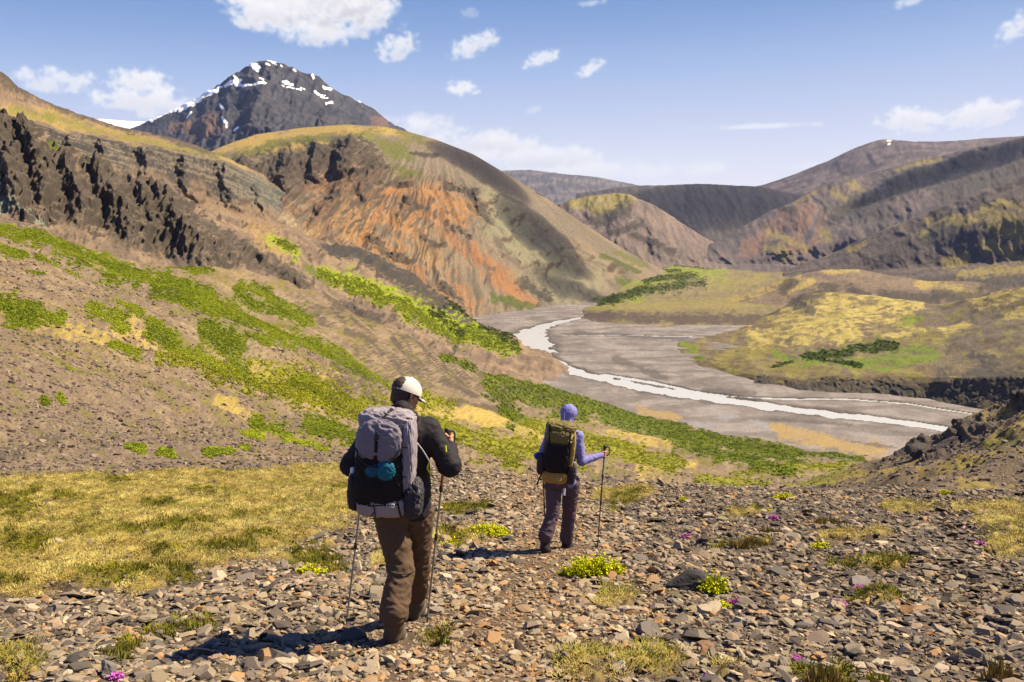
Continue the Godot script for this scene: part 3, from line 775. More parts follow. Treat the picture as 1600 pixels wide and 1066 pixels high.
# -- snow peak --
func build_snow_peak() -> void:
	var rows := []
	rows.append([[170, 214, 5600], [215, 196, 5500], [260, 178, 5400], [300, 157, 5300], [340, 133, 5200], [370, 113, 5100], [395, 97, 5050], [415, 93, 5000], [440, 97, 5000], [470, 111, 5000], [495, 117, 5000], [520, 139, 5050], [560, 157, 5100], [590, 174, 5150], [612, 192, 5200], [660, 215, 5300], [700, 235, 5400]])
	rows.append([[170, 222, 5200], [230, 204, 5000], [280, 186, 4900], [330, 166, 4800], [370, 142, 4760], [400, 130, 4720], [420, 128, 4700], [450, 132, 4700], [490, 146, 4720], [530, 162, 4760], [570, 180, 4800], [605, 196, 4850], [650, 220, 4950], [700, 240, 5050]])
	rows.append([[170, 240, 4700], [230, 218, 4600], [290, 200, 4500], [340, 178, 4420], [380, 155, 4380], [410, 152, 4350], [450, 168, 4350], [500, 176, 4350], [550, 186, 4380], [600, 202, 4450], [650, 226, 4550], [700, 250, 4650]])
	rows.append([[170, 262, 4200], [230, 240, 4100], [300, 226, 4020], [340, 208, 3980], [390, 190, 3950], [430, 190, 3950], [480, 196, 3950], [540, 206, 4000], [600, 220, 4050], [700, 262, 4200]])
	rows.append([[170, 300, 3500], [300, 280, 3400], [400, 260, 3350], [500, 260, 3350], [600, 270, 3400], [700, 300, 3500]])
	var f := loft(rows, 330, 170, [[500.0, 150.0], [1800.0, 1100.0]], 2)
	var snow := strips([[236, 190, 262, 178, 2.16], [258, 180, 290, 164, 2.88], [282, 172, 316, 155, 4.32], [300, 165, 326, 148, 3.6], [318, 150, 345, 138, 2.52], [322, 152, 340, 145, 2.16], [352, 138, 376, 128, 2.592], [364, 134, 384, 138, 2.16], [366, 124, 374, 132, 2.304], [388, 138, 416, 139, 2.16], [391, 102, 403, 106, 3.6], [396, 108, 403, 112, 2.16], [415, 101, 421, 103, 2.88], [418, 94, 430, 97, 2.16], [424, 97, 432, 101, 1.8], [438, 103, 440, 106, 1.152], [407, 126, 411, 134, 2.16], [442, 131, 457, 134, 2.016], [441, 140, 460, 143, 1.296], [463, 144, 470, 145, 1.296], [470, 140, 476, 141, 1.152], [488, 121, 489, 125, 1.584], [505, 136, 516, 141, 1.728], [492, 146, 508, 149, 2.16], [500, 152, 512, 154, 1.152], [510, 163, 520, 162, 1.728], [344, 168, 348, 174, 1.872], [349, 190, 354, 198, 2.52], [292, 184, 300, 178, 1.296], [366, 206, 372, 202, 1.584], [458, 111, 462, 113, 1.008], [560, 160, 562, 161, 0.72], [310, 145, 330, 138, 1.44]], Color(1, 0, 0), 1.0)
	var arms := [[412, 130, 402, 215, 44, 90, 48], [330, 150, 322, 215, 20, 50, 26], [368, 125, 352, 200, 18, 44, 26], [520, 165, 500, 210, 20, 50, 24]]
	var red := strips([[300, 200, 330, 190, 14], [320, 215, 345, 195, 9], [380, 175, 390, 160, 5], [590, 190, 600, 195, 12], [270, 200, 300, 195, 8]], Color(0.155, 0.088, 0.075), 0.8)
	finish(f,
		func(p: Vector3, c: Vector2, u: float, v: float, n: Vector3) -> float:
			var body := ss(0.1, 0.25, v)
			var bench := sin(p.y * 0.045 + n3(soft, p, 0.0012) * 2.0) * 7.0
			return body * bench * 0.5 + soft.get_noise_2d(c.x / 10.0, c.y / 10.0) * 5.0,
		func(p: Vector3, c: Vector2, n: Vector3, u: float, v: float) -> Color:
			var wob := n3(soft, p, 0.003)
			var fine := n3(soft, p, 0.015)
			var k := Color(0.038, 0.037, 0.052).lerp(Color(0.068, 0.060, 0.078), ss(-0.3, 0.4, wob + fine))
			return patches(k, c, red, wob, fine),
		func(p: Vector3, c: Vector2, u: float, v: float) -> float:
			return ss(0.08, 0.2, v) * (broad.get_noise_2d((c.x + c.y * 0.4) / 52.0, c.y / 90.0) * 60.0 + crag(c, 24.0) * 14.0 + ridged.get_noise_2d(c.x / 13.0, c.y / 16.0) * 5.0 + spurs(c, arms).x * 3.2))
	var o := hill("snow_peak", f, earth_mat(110.0, 500.0), "dark pyramid peak streaked with snow on the left skyline")
	# snow lies on the rock as a sheet of its own
	var nu: int = f.nu
	var lay := PackedVector3Array()
	var nn := PackedVector3Array()
	var idx := PackedInt32Array()
	var amt := PackedFloat32Array()
	for k in f.p.size():
		var p: Vector3 = f.p[k]
		amt.append(amount(f.c[k], snow, n3(soft, p, 0.02) * 0.8, n3(soft, p, 0.05) * 0.7) if k / nu > 24 or true else 0.0)
		lay.append(p + f.n[k] * lerpf(-4.0, 5.0, amt[k]))
		nn.append(f.n[k])
	for j in f.nv - 1:
		for i in nu - 1:
			var a: int = j * nu + i
			if amt[a] + amt[a + 1] + amt[a + nu] + amt[a + nu + 1] > 0.3:
				idx.append_array([a, a + 1, a + nu, a + 1, a + nu + 1, a + nu])
	var sm := flat_mat(Color(0.80, 0.80, 0.82), 0.7)
	var s := put("snow", arrays_mesh(lay, nn, PackedColorArray(), idx), sm, o)
	s.set_meta("kind", "stuff")

func simple_hill(called: String, rows: Array, nu: int, nv: int, back: Array, mat: Material, label: String, amp: Array, paint: Callable, ribs := []) -> Dictionary:
	var foot := []
	for e in rows[-1]:            # the foot runs on down to the plain
		var p := at(e[0], e[1], e[2])
		var sink := maxf(p.y - FLOOR_Y + 12.0, 4.0)
		var q := chart(p + Vector3(EYE.x - p.x, 0, EYE.z - p.z).normalized() * sink * 1.4 - Vector3(0, sink, 0))
		foot.append([q.x, q.y, -p.z - sink * 1.4])
	rows.append(foot)
	var f := loft(rows, nu, nv, back, 3)
	finish(f,
		func(p: Vector3, c: Vector2, u: float, v: float, n: Vector3) -> float:
			var m := -p.z / FOCAL
			var body := ss(0.03, 0.2, v)
			return n3(soft, p, amp[0]) * amp[1] * 0.5 + body * m * soft.get_noise_2d(c.x / 9.0, c.y / 9.0) * 0.7,
		paint,
		func(p: Vector3, c: Vector2, u: float, v: float) -> float:
			var lean := c.x - c.y * 0.5
			return ss(0.03, 0.2, v) * -p.z / FOCAL * amp[6] * (broad.get_noise_2d(lean / 80.0 + soft.get_noise_2d(c.x / 60.0, c.y / 60.0) * 0.5, c.y / 150.0) * 12.0 + ridged.get_noise_2d(lean / 30.0, c.y / 60.0) * 2.4) - p.z / FOCAL * ss(0.03, 0.15, v) * spurs(c, ribs).x)
	hill(called, f, mat, label)
	return f

func build_far_land() -> void:
	# snowfield behind the left plateau
	simple_hill("snowfield", [[[90, 172, 7000], [140, 174, 7000], [170, 178, 7000], [200, 181, 7000], [240, 183, 7000], [300, 184, 7000]], [[90, 183, 6600], [170, 187, 6600], [240, 190, 6600], [300, 192, 6600]], [[90, 260, 5200], [170, 260, 5200], [240, 262, 5200], [300, 262, 5200]]], 90, 40, [[900.0, 60.0]], earth_mat(160.0, 100.0, 0.7), "flat white snowfield on the skyline left of the snowy peak", [0.002, 10.0, 0.004, 8.0, 10.0, 0.0, 0.05],
		func(p: Vector3, c: Vector2, n: Vector3, u: float, v: float) -> Color:
			var k := Color(0.86, 0.86, 0.88)
			return k.lerp(Color(0.16, 0.11, 0.09), maxf(ss(181.0, 180.0, c.y - (c.x - 170.0) * 0.04 + n3(soft, p, 0.004) * 2.0), ss(160.0, 135.0, c.x + n3(soft, p, 0.004) * 20.0))))
	# blue table mountain
	simple_hill("table_mountain", [[[740, 268, 8200], [790, 263, 8100], [830, 262, 8000], [880, 268, 8000], [930, 273, 8000], [990, 286, 8000], [1040, 300, 8000]], [[740, 285, 7400], [830, 283, 7300], [900, 290, 7200], [990, 298, 7200], [1040, 308, 7200]], [[740, 350, 6000], [880, 350, 6000], [1040, 350, 6000]]], 170, 70, [[700.0, 120.0], [2500.0, 900.0]], earth_mat(150.0, 600.0), "low blue table mountain on the skyline at the valley head", [0.001, 20.0, 0.0022, 26.0, 18.0, 6.0, 0.7],
		func(p: Vector3, c: Vector2, n: Vector3, u: float, v: float) -> Color:
			return Color(0.10, 0.092, 0.125).lerp(Color(0.175, 0.145, 0.165), ss(-0.2, 0.4, n3(soft, p, 0.004) + soft.get_noise_2d(u * 40.0, v * 14.0) * 0.7)))
	# dark ridge closing the valley
	simple_hill("dark_ridge", [[[900, 300, 4400], [960, 291, 4300], [1000, 287, 4300], [1060, 285, 4300], [1100, 284, 4300], [1150, 286, 4300], [1190, 288, 4250], [1240, 300, 4150], [1300, 315, 4000]], [[900, 330, 3900], [1000, 320, 3900], [1100, 315, 3900], [1190, 318, 3850], [1300, 330, 3800]], [[900, 400, 3300], [1000, 400, 3300], [1100, 395, 3250], [1200, 392, 3250], [1300, 392, 3200]], [[900, 425, 3000], [1100, 420, 3000], [1300, 415, 3000]]], 200, 80, [[400.0, 60.0], [1200.0, 600.0]], earth_mat(90.0, 350.0), "dark flat-topped ridge closing the end of the valley", [0.0015, 18.0, 0.003, 9.0, 18.0, 5.0, 0.8],
		func(p: Vector3, c: Vector2, n: Vector3, u: float, v: float) -> Color:
			return Color(0.072, 0.064, 0.076).lerp(Color(0.11, 0.090, 0.096), ss(-0.3, 0.3, soft.get_noise_2d((c.x - c.y * 0.5) / 10.0, c.y / 50.0))))
	# pink spur in front of it
	var pinkgreen := strips([[890, 318, 960, 308, 9], [930, 330, 980, 318, 8], [960, 302, 1000, 306, 5], [1000, 300, 1040, 320, 4]], Color(0.25, 0.20, 0.055), 0.75)
	var pinkrock := strips([[930, 350, 980, 330, 12], [990, 370, 1030, 385, 6], [960, 365, 1000, 350, 8], [1020, 380, 1050, 395, 6]], Color(0.055, 0.045, 0.044), 0.85)
	simple_hill("pink_spur", [[[860, 322, 3000], [890, 312, 3000], [920, 305, 3050], [960, 299, 3100], [985, 302, 3100], [1020, 317, 3050], [1060, 344, 3000], [1100, 369, 2950], [1125, 380, 2930], [1165, 402, 2900]], [[860, 350, 2850], [920, 345, 2850], [985, 340, 2860], [1040, 360, 2830], [1100, 388, 2800], [1165, 408, 2800]], [[860, 400, 2650], [950, 408, 2600], [1050, 412, 2600], [1110, 410, 2620], [1165, 414, 2700]], [[860, 425, 2400], [950, 428, 2350], [1050, 426, 2350], [1165, 424, 2400]]], 180, 90, [[200.0, 20.0], [700.0, 350.0]], earth_mat(50.0, 220.0), "pinkish spur with dark rock outcrops at the far bend of the valley", [0.004, 8.0, 0.009, 4.0, 18.0, 2.0, 0.9],
		func(p: Vector3, c: Vector2, n: Vector3, u: float, v: float) -> Color:
			var wob := n3(soft, p, 0.006)
			var fine := soft.get_noise_2d((c.x - c.y * 0.5) / 10.0, c.y / 50.0)
			var k := Color(0.205, 0.148, 0.140).lerp(Color(0.14, 0.105, 0.108), ss(-0.3, 0.3, fine))
			k = patches(k, c, pinkgreen, wob, fine)
			return patches(k, c, pinkrock, wob, fine),
		[[985, 304, 950, 385, 26, 60, 18], [1010, 325, 1030, 400, 18, 50, 12], [935, 312, 915, 370, 20, 40, 14]])
	# purple summit on the right
	simple_hill("purple_summit", [[[1130, 300, 6000], [1190, 287, 5800], [1230, 273, 5700], [1290, 251, 5600], [1335, 227, 5500], [1360, 217, 5500], [1378, 213, 5500], [1420, 216, 5500], [1480, 218, 5600], [1540, 213, 5600], [1600, 210, 5600], [1700, 203, 5600]], [[1130, 306, 5200], [1200, 297, 5000], [1300, 275, 4800], [1400, 245, 4700], [1500, 236, 4650], [1600, 225, 4600], [1700, 218, 4600]], [[1130, 330, 4300], [1200, 312, 4200], [1300, 296, 4100], [1400, 276, 4000], [1500, 258, 3950], [1600, 244, 3900], [1700, 235, 3900]], [[1130, 400, 3300], [1300, 380, 3300], [1500, 350, 3300], [1700, 320, 3300]]], 240, 100, [[500.0, 100.0], [1500.0, 800.0]], earth_mat(110.0, 450.0), "broad purple summit on the right skyline", [0.0015, 25.0, 0.003, 13.0, 14.0, 5.0, 0.7],
		func(p: Vector3, c: Vector2, n: Vector3, u: float, v: float) -> Color:
			var k := Color(0.086, 0.066, 0.084).lerp(Color(0.155, 0.115, 0.132), ss(-0.3, 0.45, n3(soft, p, 0.004) + soft.get_noise_2d(u * 30.0, v * 22.0) * 0.8))
			return patches(k, c, strips([[1388, 219, 1391, 220, 1.6], [1426, 219, 1431, 220, 1.6], [1388, 226, 1391, 227, 1.3]], Color(0.85, 0.85, 0.87), 1.0), 0.0, 0.0))
	# big ridge with the pink foot
	var bigdark := strips([[1400, 290, 1600, 225, 20], [1300, 330, 1420, 300, 12], [1330, 320, 1380, 345, 12], [1290, 350, 1330, 330, 9], [1480, 300, 1600, 270, 22]], Color(0.070, 0.060, 0.062), 0.75)
	var bigyellow := strips([[1330, 290, 1345, 300, 8], [1300, 305, 1320, 315, 6], [1200, 385, 1230, 400, 9], [1225, 370, 1260, 390, 6], [1285, 360, 1296, 372, 7], [1400, 268, 1470, 252, 4], [1240, 320, 1280, 300, 5], [1200, 360, 1225, 375, 8]], Color(0.27, 0.205, 0.075), 0.6)
	var bigred := strips([[1170, 390, 1230, 340, 12], [1240, 380, 1260, 330, 14], [1270, 380, 1290, 340, 8]], Color(0.215, 0.125, 0.105), 0.8)
	var bigrock := strips([[1215, 325, 1238, 335, 6], [1150, 345, 1200, 332, 5], [1320, 325, 1350, 320, 6], [1295, 338, 1310, 346, 6], [1345, 318, 1370, 310, 6]], DARK, 0.85)
	simple_hill("right_mountain", [[[1085, 396, 2800], [1120, 379, 2900], [1150, 361, 3000], [1190, 339, 3100], [1232, 318, 3200], [1275, 299, 3300], [1320, 275, 3400], [1375, 264, 3400], [1450, 247, 3350], [1525, 230, 3250], [1600, 214, 3150], [1700, 194, 3000]], [[1080, 400, 2740], [1150, 386, 2800], [1210, 362, 2850], [1270, 342, 2900], [1330, 328, 2950], [1400, 308, 2900], [1480, 292, 2800], [1560, 278, 2700], [1700, 250, 2500]], [[1075, 404, 2690], [1150, 402, 2650], [1220, 394, 2600], [1280, 384, 2550], [1350, 370, 2500], [1430, 350, 2400], [1520, 330, 2300], [1700, 300, 2200]], [[1070, 412, 2650], [1150, 415, 2580], [1240, 417, 2500], [1300, 418, 2450], [1400, 412, 2350], [1500, 402, 2250], [1700, 392, 2100]], [[1060, 430, 2400], [1240, 435, 2250], [1400, 430, 2150], [1700, 420, 1900]]], 330, 140, [[250.0, 10.0], [1000.0, 350.0]], earth_mat(50.0, 250.0), "large brown mountain ridge on the right with shaded gullies", [0.0025, 24.0, 0.004, 7.0, 9.0, 11.0, 0.75],
		func(p: Vector3, c: Vector2, n: Vector3, u: float, v: float) -> Color:
			var wob := n3(soft, p, 0.005)
			var fine := soft.get_noise_2d((c.x - c.y * 0.5) / 10.0, c.y / 50.0)
			var k := Color(0.150, 0.112, 0.122).lerp(Color(0.098, 0.080, 0.096), ss(-0.3, 0.35, fine + wob))
			k = patches(k, c, bigred, wob, fine)
			k = patches(k, c, bigdark, wob, fine)
			k = patches(k, c, bigyellow, wob, fine)
			return patches(k, c, bigrock, wob, fine),
		[[1322, 280, 1215, 400, 46, 70, 30], [1300, 320, 1262, 400, 26, 40, 17], [1440, 262, 1330, 352, 48, 70, 32], [1385, 300, 1318, 388, 32, 50, 24], [1530, 240, 1400, 345, 50, 80, 32], [1600, 245, 1480, 330, 40, 70, 16], [1170, 355, 1120, 402, 24, 40, 10]])
	# nearer ridge with yellow moss
	var ny := strips([[1450, 350, 1530, 345, 8], [1540, 335, 1600, 350, 12], [1550, 360, 1600, 370, 14], [1480, 410, 1510, 400, 10], [1540, 380, 1590, 400, 10], [1290, 395, 1305, 388, 6], [1330, 390, 1350, 383, 6], [1370, 360, 1400, 350, 4], [1310, 368, 1390, 352, 3], [1500, 430, 1600, 420, 8], [1440, 370, 1450, 360, 5], [1560, 320, 1620, 330, 7]], Color(0.30, 0.225, 0.075), 0.65)
	var nd := strips([[1500, 365, 1540, 350, 6], [1380, 400, 1500, 360, 12], [1440, 440, 1600, 440, 10], [1500, 380, 1520, 400, 12], [1470, 345, 1490, 335, 7]], Color(0.075, 0.062, 0.060), 0.7)
	simple_hill("moss_ridge", [[[1225, 424, 2350], [1290, 400, 2300], [1340, 379, 2250], [1400, 351, 2200], [1440, 337, 2150], [1488, 319, 2100], [1540, 299, 2050], [1600, 275, 2000], [1700, 238, 1900]], [[1225, 428, 2200], [1310, 412, 2100], [1380, 395, 2000], [1450, 380, 1950], [1520, 360, 1850], [1600, 340, 1750], [1700, 315, 1650]], [[1225, 432, 2150], [1320, 425, 2000], [1400, 420, 1900], [1480, 415, 1800], [1560, 410, 1700], [1640, 405, 1600], [1700, 400, 1550]], [[1225, 440, 2050], [1330, 441, 1820], [1420, 447, 1650], [1500, 452, 1500], [1600, 458, 1380], [1700, 466, 1280]], [[1225, 460, 1850], [1420, 474, 1450], [1700, 500, 1150]]], 280, 130, [[200.0, 10.0], [800.0, 300.0]], earth_mat(34.0, 160.0), "dark ridge mottled with yellow moss on the right", [0.004, 16.0, 0.007, 4.5, 8.0, 5.0, 0.5],
		func(p: Vector3, c: Vector2, n: Vector3, u: float, v: float) -> Color:
			var wob := n3(soft, p, 0.008)
			var fine := n3(soft, p, 0.035)
			var k := Color(0.135, 0.100, 0.100).lerp(Color(0.088, 0.069, 0.074), ss(-0.3, 0.35, fine + wob))
			k = patches(k, c, nd, wob, fine)
			return patches(k, c, ny, wob * 1.3, fine * 1.3),
		[[1488, 322, 1395, 415, 30, 60, 9], [1545, 302, 1470, 410, 34, 60, 10], [1400, 355, 1330, 425, 26, 50, 7]])

func build_terraces() -> void:
	var grass := strips([[1000, 425, 1090, 415, 14], [1010, 440, 1120, 428, 16], [1120, 412, 1240, 416, 8], [920, 455, 1000, 440, 12], [990, 430, 1060, 418, 12], [1000, 450, 1080, 432, 14], [1040, 410, 1110, 425, 9], [960, 470, 1000, 466, 6]], Color(0.20, 0.215, 0.030), 0.85)
	var shrubs := strips([[1000, 458, 1060, 452, 6], [1010, 440, 1080, 440, 7], [940, 470, 985, 462, 6], [1060, 415, 1110, 425, 5], [1070, 450, 1100, 448, 5], [1030, 425, 1060, 428, 5]], Color(0.060, 0.075, 0.020), 0.85)
	var turf := strips([[930, 480, 1220, 474, 7], [1110, 450, 1200, 440, 7], [1220, 478, 1260, 470, 7], [1130, 402, 1250, 412, 6], [1110, 420, 1230, 424, 5]], Color(0.225, 0.180, 0.065), 0.7)
	var lawn := strips([[1190, 476, 1240, 480, 5], [1110, 402, 1160, 406, 5], [1180, 418, 1250, 422, 4], [925, 484, 960, 482, 3]], Color(0.19, 0.18, 0.035), 0.8)
	var bank := strips([[905, 495, 950, 494, 8], [940, 497, 1060, 498, 9], [1060, 498, 1235, 500, 10]], Color(0.092, 0.066, 0.060), 0.95)
	terrace_green = strips([[995, 456, 1065, 450, 7], [1010, 440, 1085, 438, 8], [940, 470, 985, 462, 7], [1055, 415, 1110, 425, 6], [1030, 425, 1060, 428, 6], [1070, 452, 1100, 448, 5], [1110, 404, 1150, 408, 4]], Color(1, 0, 0), 1.0)
	terrace_land = simple_hill("river_terrace", [[[880, 470, 1700], [950, 456, 1800], [985, 440, 2000], [1010, 426, 2300], [1050, 413, 2600], [1090, 406, 2900], [1120, 408, 2900], [1200, 414, 2800], [1300, 420, 2600], [1450, 430, 2400], [1700, 430, 2200]], [[880, 480, 1450], [960, 474, 1480], [1040, 468, 1550], [1120, 460, 1650], [1200, 452, 1750], [1250, 446, 1750], [1350, 447, 1700], [1480, 455, 1600], [1700, 460, 1500]], [[898, 491, 1330], [915, 489, 1270], [960, 483, 1210], [1020, 484, 1190], [1090, 486, 1180], [1150, 487, 1170], [1220, 489, 1160], [1300, 490, 1150], [1400, 490, 1150], [1700, 500, 1100]], [[900, 499, 1190], [930, 504, 1130], [1000, 507, 1105], [1080, 508, 1095], [1150, 509, 1090], [1220, 509, 1090], [1300, 506, 1100], [1400, 506, 1100], [1700, 511, 1070]], [[890, 506, 1150], [930, 511, 1080], [1080, 515, 1050], [1220, 516, 1050], [1700, 520, 1030]]], 260, 110, [[60.0, 40.0]], earth_mat(18.0, 60.0), "low grassy terrace with a brown bank beside the river", [0.01, 1.6, 0.02, 0.8, 40.0, 0.4, 0.06],
		func(p: Vector3, c: Vector2, n: Vector3, u: float, v: float) -> Color:
			var wob := n3(soft, p, 0.012)
			var fine := n3(soft, p, 0.06)
			var k := Color(0.215, 0.165, 0.090).lerp(Color(0.165, 0.130, 0.080), ss(-0.3, 0.3, wob + fine))
			k = patches(k, c, turf, wob, fine)
			k = patches(k, c, grass, wob, fine)
			k = patches(k, c, lawn, wob, fine)
			k = patches(k, c, shrubs, wob, fine * 1.6)
			return patches(k, c, bank, wob * 0.4, fine * 0.3))
	var kt := strips([[1130, 470, 1200, 452, 8], [1210, 445, 1250, 432, 7], [1290, 425, 1340, 423, 4], [1440, 445, 1500, 450, 9], [1490, 455, 1530, 462, 8], [1230, 455, 1270, 440, 5]], Color(0.36, 0.265, 0.09), 0.75)
	var kd := strips([[1226, 450, 1240, 440, 9], [1250, 472, 1300, 454, 13], [1332, 450, 1350, 464, 11], [1380, 462, 1460, 470, 11], [1460, 458, 1570, 468, 11], [1540, 450, 1600, 445, 9], [1240, 470, 1290, 478, 9]], DARK, 0.8)
	simple_hill("knoll", [[[1110, 474, 1480], [1180, 452, 1500], [1220, 438, 1520], [1250, 427, 1550], [1300, 419, 1600], [1340, 419, 1600], [1390, 429, 1600], [1450, 439, 1600], [1560, 440, 1550], [1700, 440, 1500]], [[1110, 478, 1400], [1200, 465, 1380], [1260, 452, 1400], [1340, 447, 1450], [1420, 451, 1450], [1500, 455, 1420], [1700, 460, 1350]], [[1110, 486, 1280], [1200, 482, 1270], [1280, 474, 1270], [1350, 472, 1280], [1420, 479, 1280], [1500, 484, 1270], [1700, 490, 1230]], [[1110, 500, 1150], [1300, 500, 1150], [1700, 510, 1100]]], 240, 80, [[80.0, 6.0], [300.0, 60.0]], earth_mat(24.0, 110.0), "brown knoll with dark crags behind the yellow moss hill", [0.008, 3.0, 0.02, 3.0, 20.0, 1.5, 0.75],
		func(p: Vector3, c: Vector2, n: Vector3, u: float, v: float) -> Color:
			var wob := n3(soft, p, 0.012)
			var fine := n3(soft, p, 0.06)
			var k := Color(0.195, 0.135, 0.105).lerp(Color(0.14, 0.100, 0.085), ss(-0.3, 0.3, wob + fine))
			k = patches(k, c, kt, wob, fine)
			return patches(k, c, kd, wob, fine),
		[[1244, 436, 1236, 462, 14, 30, 10], [1268, 446, 1256, 474, 16, 30, 12], [1345, 446, 1338, 468, 14, 30, 10], [1420, 452, 1405, 476, 16, 34, 10], [1500, 456, 1485, 480, 16, 34, 10]])

var moss_land := {}
var moss_green := []

func build_moss_hill() -> void:
	var rows := []
	rows.append([[1052, 540, 900], [1060, 537, 890], [1100, 529, 930], [1150, 517, 1000], [1190, 499, 1060], [1225, 481, 1120], [1255, 466, 1150], [1275, 458, 1160], [1310, 458, 1150], [1350, 461, 1130], [1390, 465, 1110], [1430, 471, 1090], [1465, 477, 1060], [1500, 473, 1000], [1540, 463, 950], [1580, 453, 900], [1610, 445, 880], [1700, 424, 840]])
	rows.append([[1058, 546, 850], [1110, 547, 845], [1160, 539, 880], [1210, 519, 950], [1260, 498, 1000], [1310, 492, 1010], [1370, 497, 980], [1430, 506, 930], [1480, 511, 870], [1530, 505, 810], [1600, 495, 760], [1700, 475, 710]])
	rows.append([[1064, 552, 818], [1120, 564, 735], [1180, 562, 715], [1240, 552, 745], [1300, 548, 760], [1360, 550, 750], [1420, 555, 720], [1480, 560, 670], [1540, 558, 630], [1600, 550, 600], [1700, 530, 575]])
	rows.append([[1072, 560, 782], [1130, 575, 702], [1190, 587, 650], [1250, 592, 624], [1320, 590, 613], [1390, 588, 606], [1450, 588, 588], [1510, 590, 563], [1570, 590, 542], [1640, 585, 528], [1700, 580, 520]])
	rows.append([[1067, 566, 768], [1135, 587, 683], [1190, 603, 632], [1250, 613, 605], [1320, 619, 589], [1390, 621, 584], [1450, 629, 565], [1500, 638, 545], [1550, 646, 528], [1620, 652, 518], [1700, 654, 512]])
	rows.append([[1070, 576, 750], [1135, 597, 660], [1190, 613, 612], [1320, 629, 572], [1450, 639, 548], [1550, 656, 512], [1700, 664, 495]])
	var f := loft(rows, 380, 170, [[60.0, 6.0], [300.0, 50.0]], 3)
	var yellow := strips([[1275, 468, 1400, 475, 16], [1230, 500, 1350, 500, 22], [1340, 490, 1420, 500, 16], [1180, 530, 1260, 520, 14], [1250, 530, 1340, 525, 12], [1380, 470, 1440, 478, 7], [1530, 475, 1620, 455, 12], [1580, 495, 1640, 480, 10], [1470, 520, 1510, 510, 9], [1380, 530, 1440, 520, 6]], Color(0.40, 0.305, 0.105), 0.85)
	var olive := strips([[1130, 560, 1200, 545, 12], [1200, 575, 1300, 585, 9], [1120, 575, 1180, 585, 8], [1400, 540, 1470, 530, 14], [1330, 580, 1440, 585, 7], [1400, 505, 1440, 530, 12], [1320, 540, 1380, 535, 7], [1070, 550, 1090, 545, 4]], Color(0.185, 0.155, 0.042), 0.8)
	var lawn := strips([[1210, 552, 1240, 565, 6], [1230, 562, 1330, 572, 8], [1330, 568, 1460, 560, 9], [1390, 552, 1440, 550, 6], [1340, 575, 1400, 580, 6], [1065, 538, 1095, 560, 6], [1415, 505, 1440, 500, 7]], Color(0.128, 0.168, 0.018), 0.85)
	var shrub := strips([[1260, 556, 1330, 552, 8], [1330, 545, 1370, 545, 6], [1280, 545, 1300, 548, 5], [1290, 566, 1340, 572, 5], [1370, 540, 1400, 545, 6]], Color(0.045, 0.060, 0.018), 0.9)
	moss_green = strips([[1255, 556, 1330, 551, 6], [1330, 545, 1375, 544, 5], [1285, 566, 1345, 572, 4], [1370, 540, 1400, 545, 4], [1210, 572, 1240, 566, 3]], Color(1, 0, 0), 1.0)
	var rock := strips([[1255, 470, 1285, 465, 7], [1245, 478, 1265, 485, 8], [1190, 600, 1250, 606, 9], [1250, 606, 1400, 610, 12], [1170, 590, 1200, 598, 7], [1400, 612, 1520, 625, 14], [1480, 600, 1600, 620, 20], [1540, 580, 1640, 600, 18], [1520, 560, 1560, 570, 8]], Color(0.062, 0.052, 0.052), 0.85)
	var slope_ := strips([[1480, 500, 1520, 560, 26], [1520, 500, 1640, 540, 30], [1450, 490, 1480, 500, 16], [1460, 560, 1500, 600, 16]], Color(0.135, 0.103, 0.092), 0.85)
	finish(f,
		func(p: Vector3, c: Vector2, u: float, v: float, n: Vector3) -> float:
			return n3(soft, p, 0.012) * 3.5 + n3(soft, p, 0.05) * 0.8 + n3(ridged, p, 0.02) * 1.6,
		func(p: Vector3, c: Vector2, n: Vector3, u: float, v: float) -> Color:
			var wob := n3(soft, p, 0.02)
			var fine := n3(soft, p, 0.09)
			var k := Color(0.170, 0.120, 0.078).lerp(Color(0.115, 0.086, 0.068), ss(-0.3, 0.3, wob + fine))
			k = patches(k, c, slope_, wob, fine)
			k = patches(k, c, olive, wob, fine)
			k = patches(k, c, yellow, wob * 1.2, fine * 1.4)
			k = k.lerp(Color(0.13, 0.095, 0.068), ss(0.0, 0.45, soft.get_noise_2d((c.x + c.y * 1.4) / 24.0, (c.y - c.x * 0.2) / 8.0) + soft.get_noise_2d(c.x / 60.0, c.y / 26.0) * 0.7 + fine * 0.5) * 0.8)
			k = k.lerp(Color(0.235, 0.20, 0.055), ss(0.05, 0.4, soft.get_noise_2d(c.x / 34.0 + 9.0, c.y / 15.0)) * 0.5)
			k = patches(k, c, lawn, wob, fine)
			k = patches(k, c, shrub, wob, fine * 1.5)
			k = patches(k, c, rock, wob, fine)
			return mix_steep(k, n, Color(0.075, 0.062, 0.06), 0.45, 0.7),
		func(p: Vector3, c: Vector2, u: float, v: float) -> float:
			return amount(c, rock, n3(soft, p, 0.02), n3(soft, p, 0.06)) * -p.z / FOCAL * (broad.get_noise_2d(c.x / 52.0 + soft.get_noise_2d(c.x / 30.0, c.y / 30.0), c.y / 60.0) * 5.0 + crag(c, 22.0) * 5.0 + crag(c, 9.0) * 1.5))
	moss_land = f
	hill("moss_hill", f, earth_mat(14.0, 50.0), "low hill of yellow moss above a dark river cliff on the right")

var right_land := {}
var right_crag := []

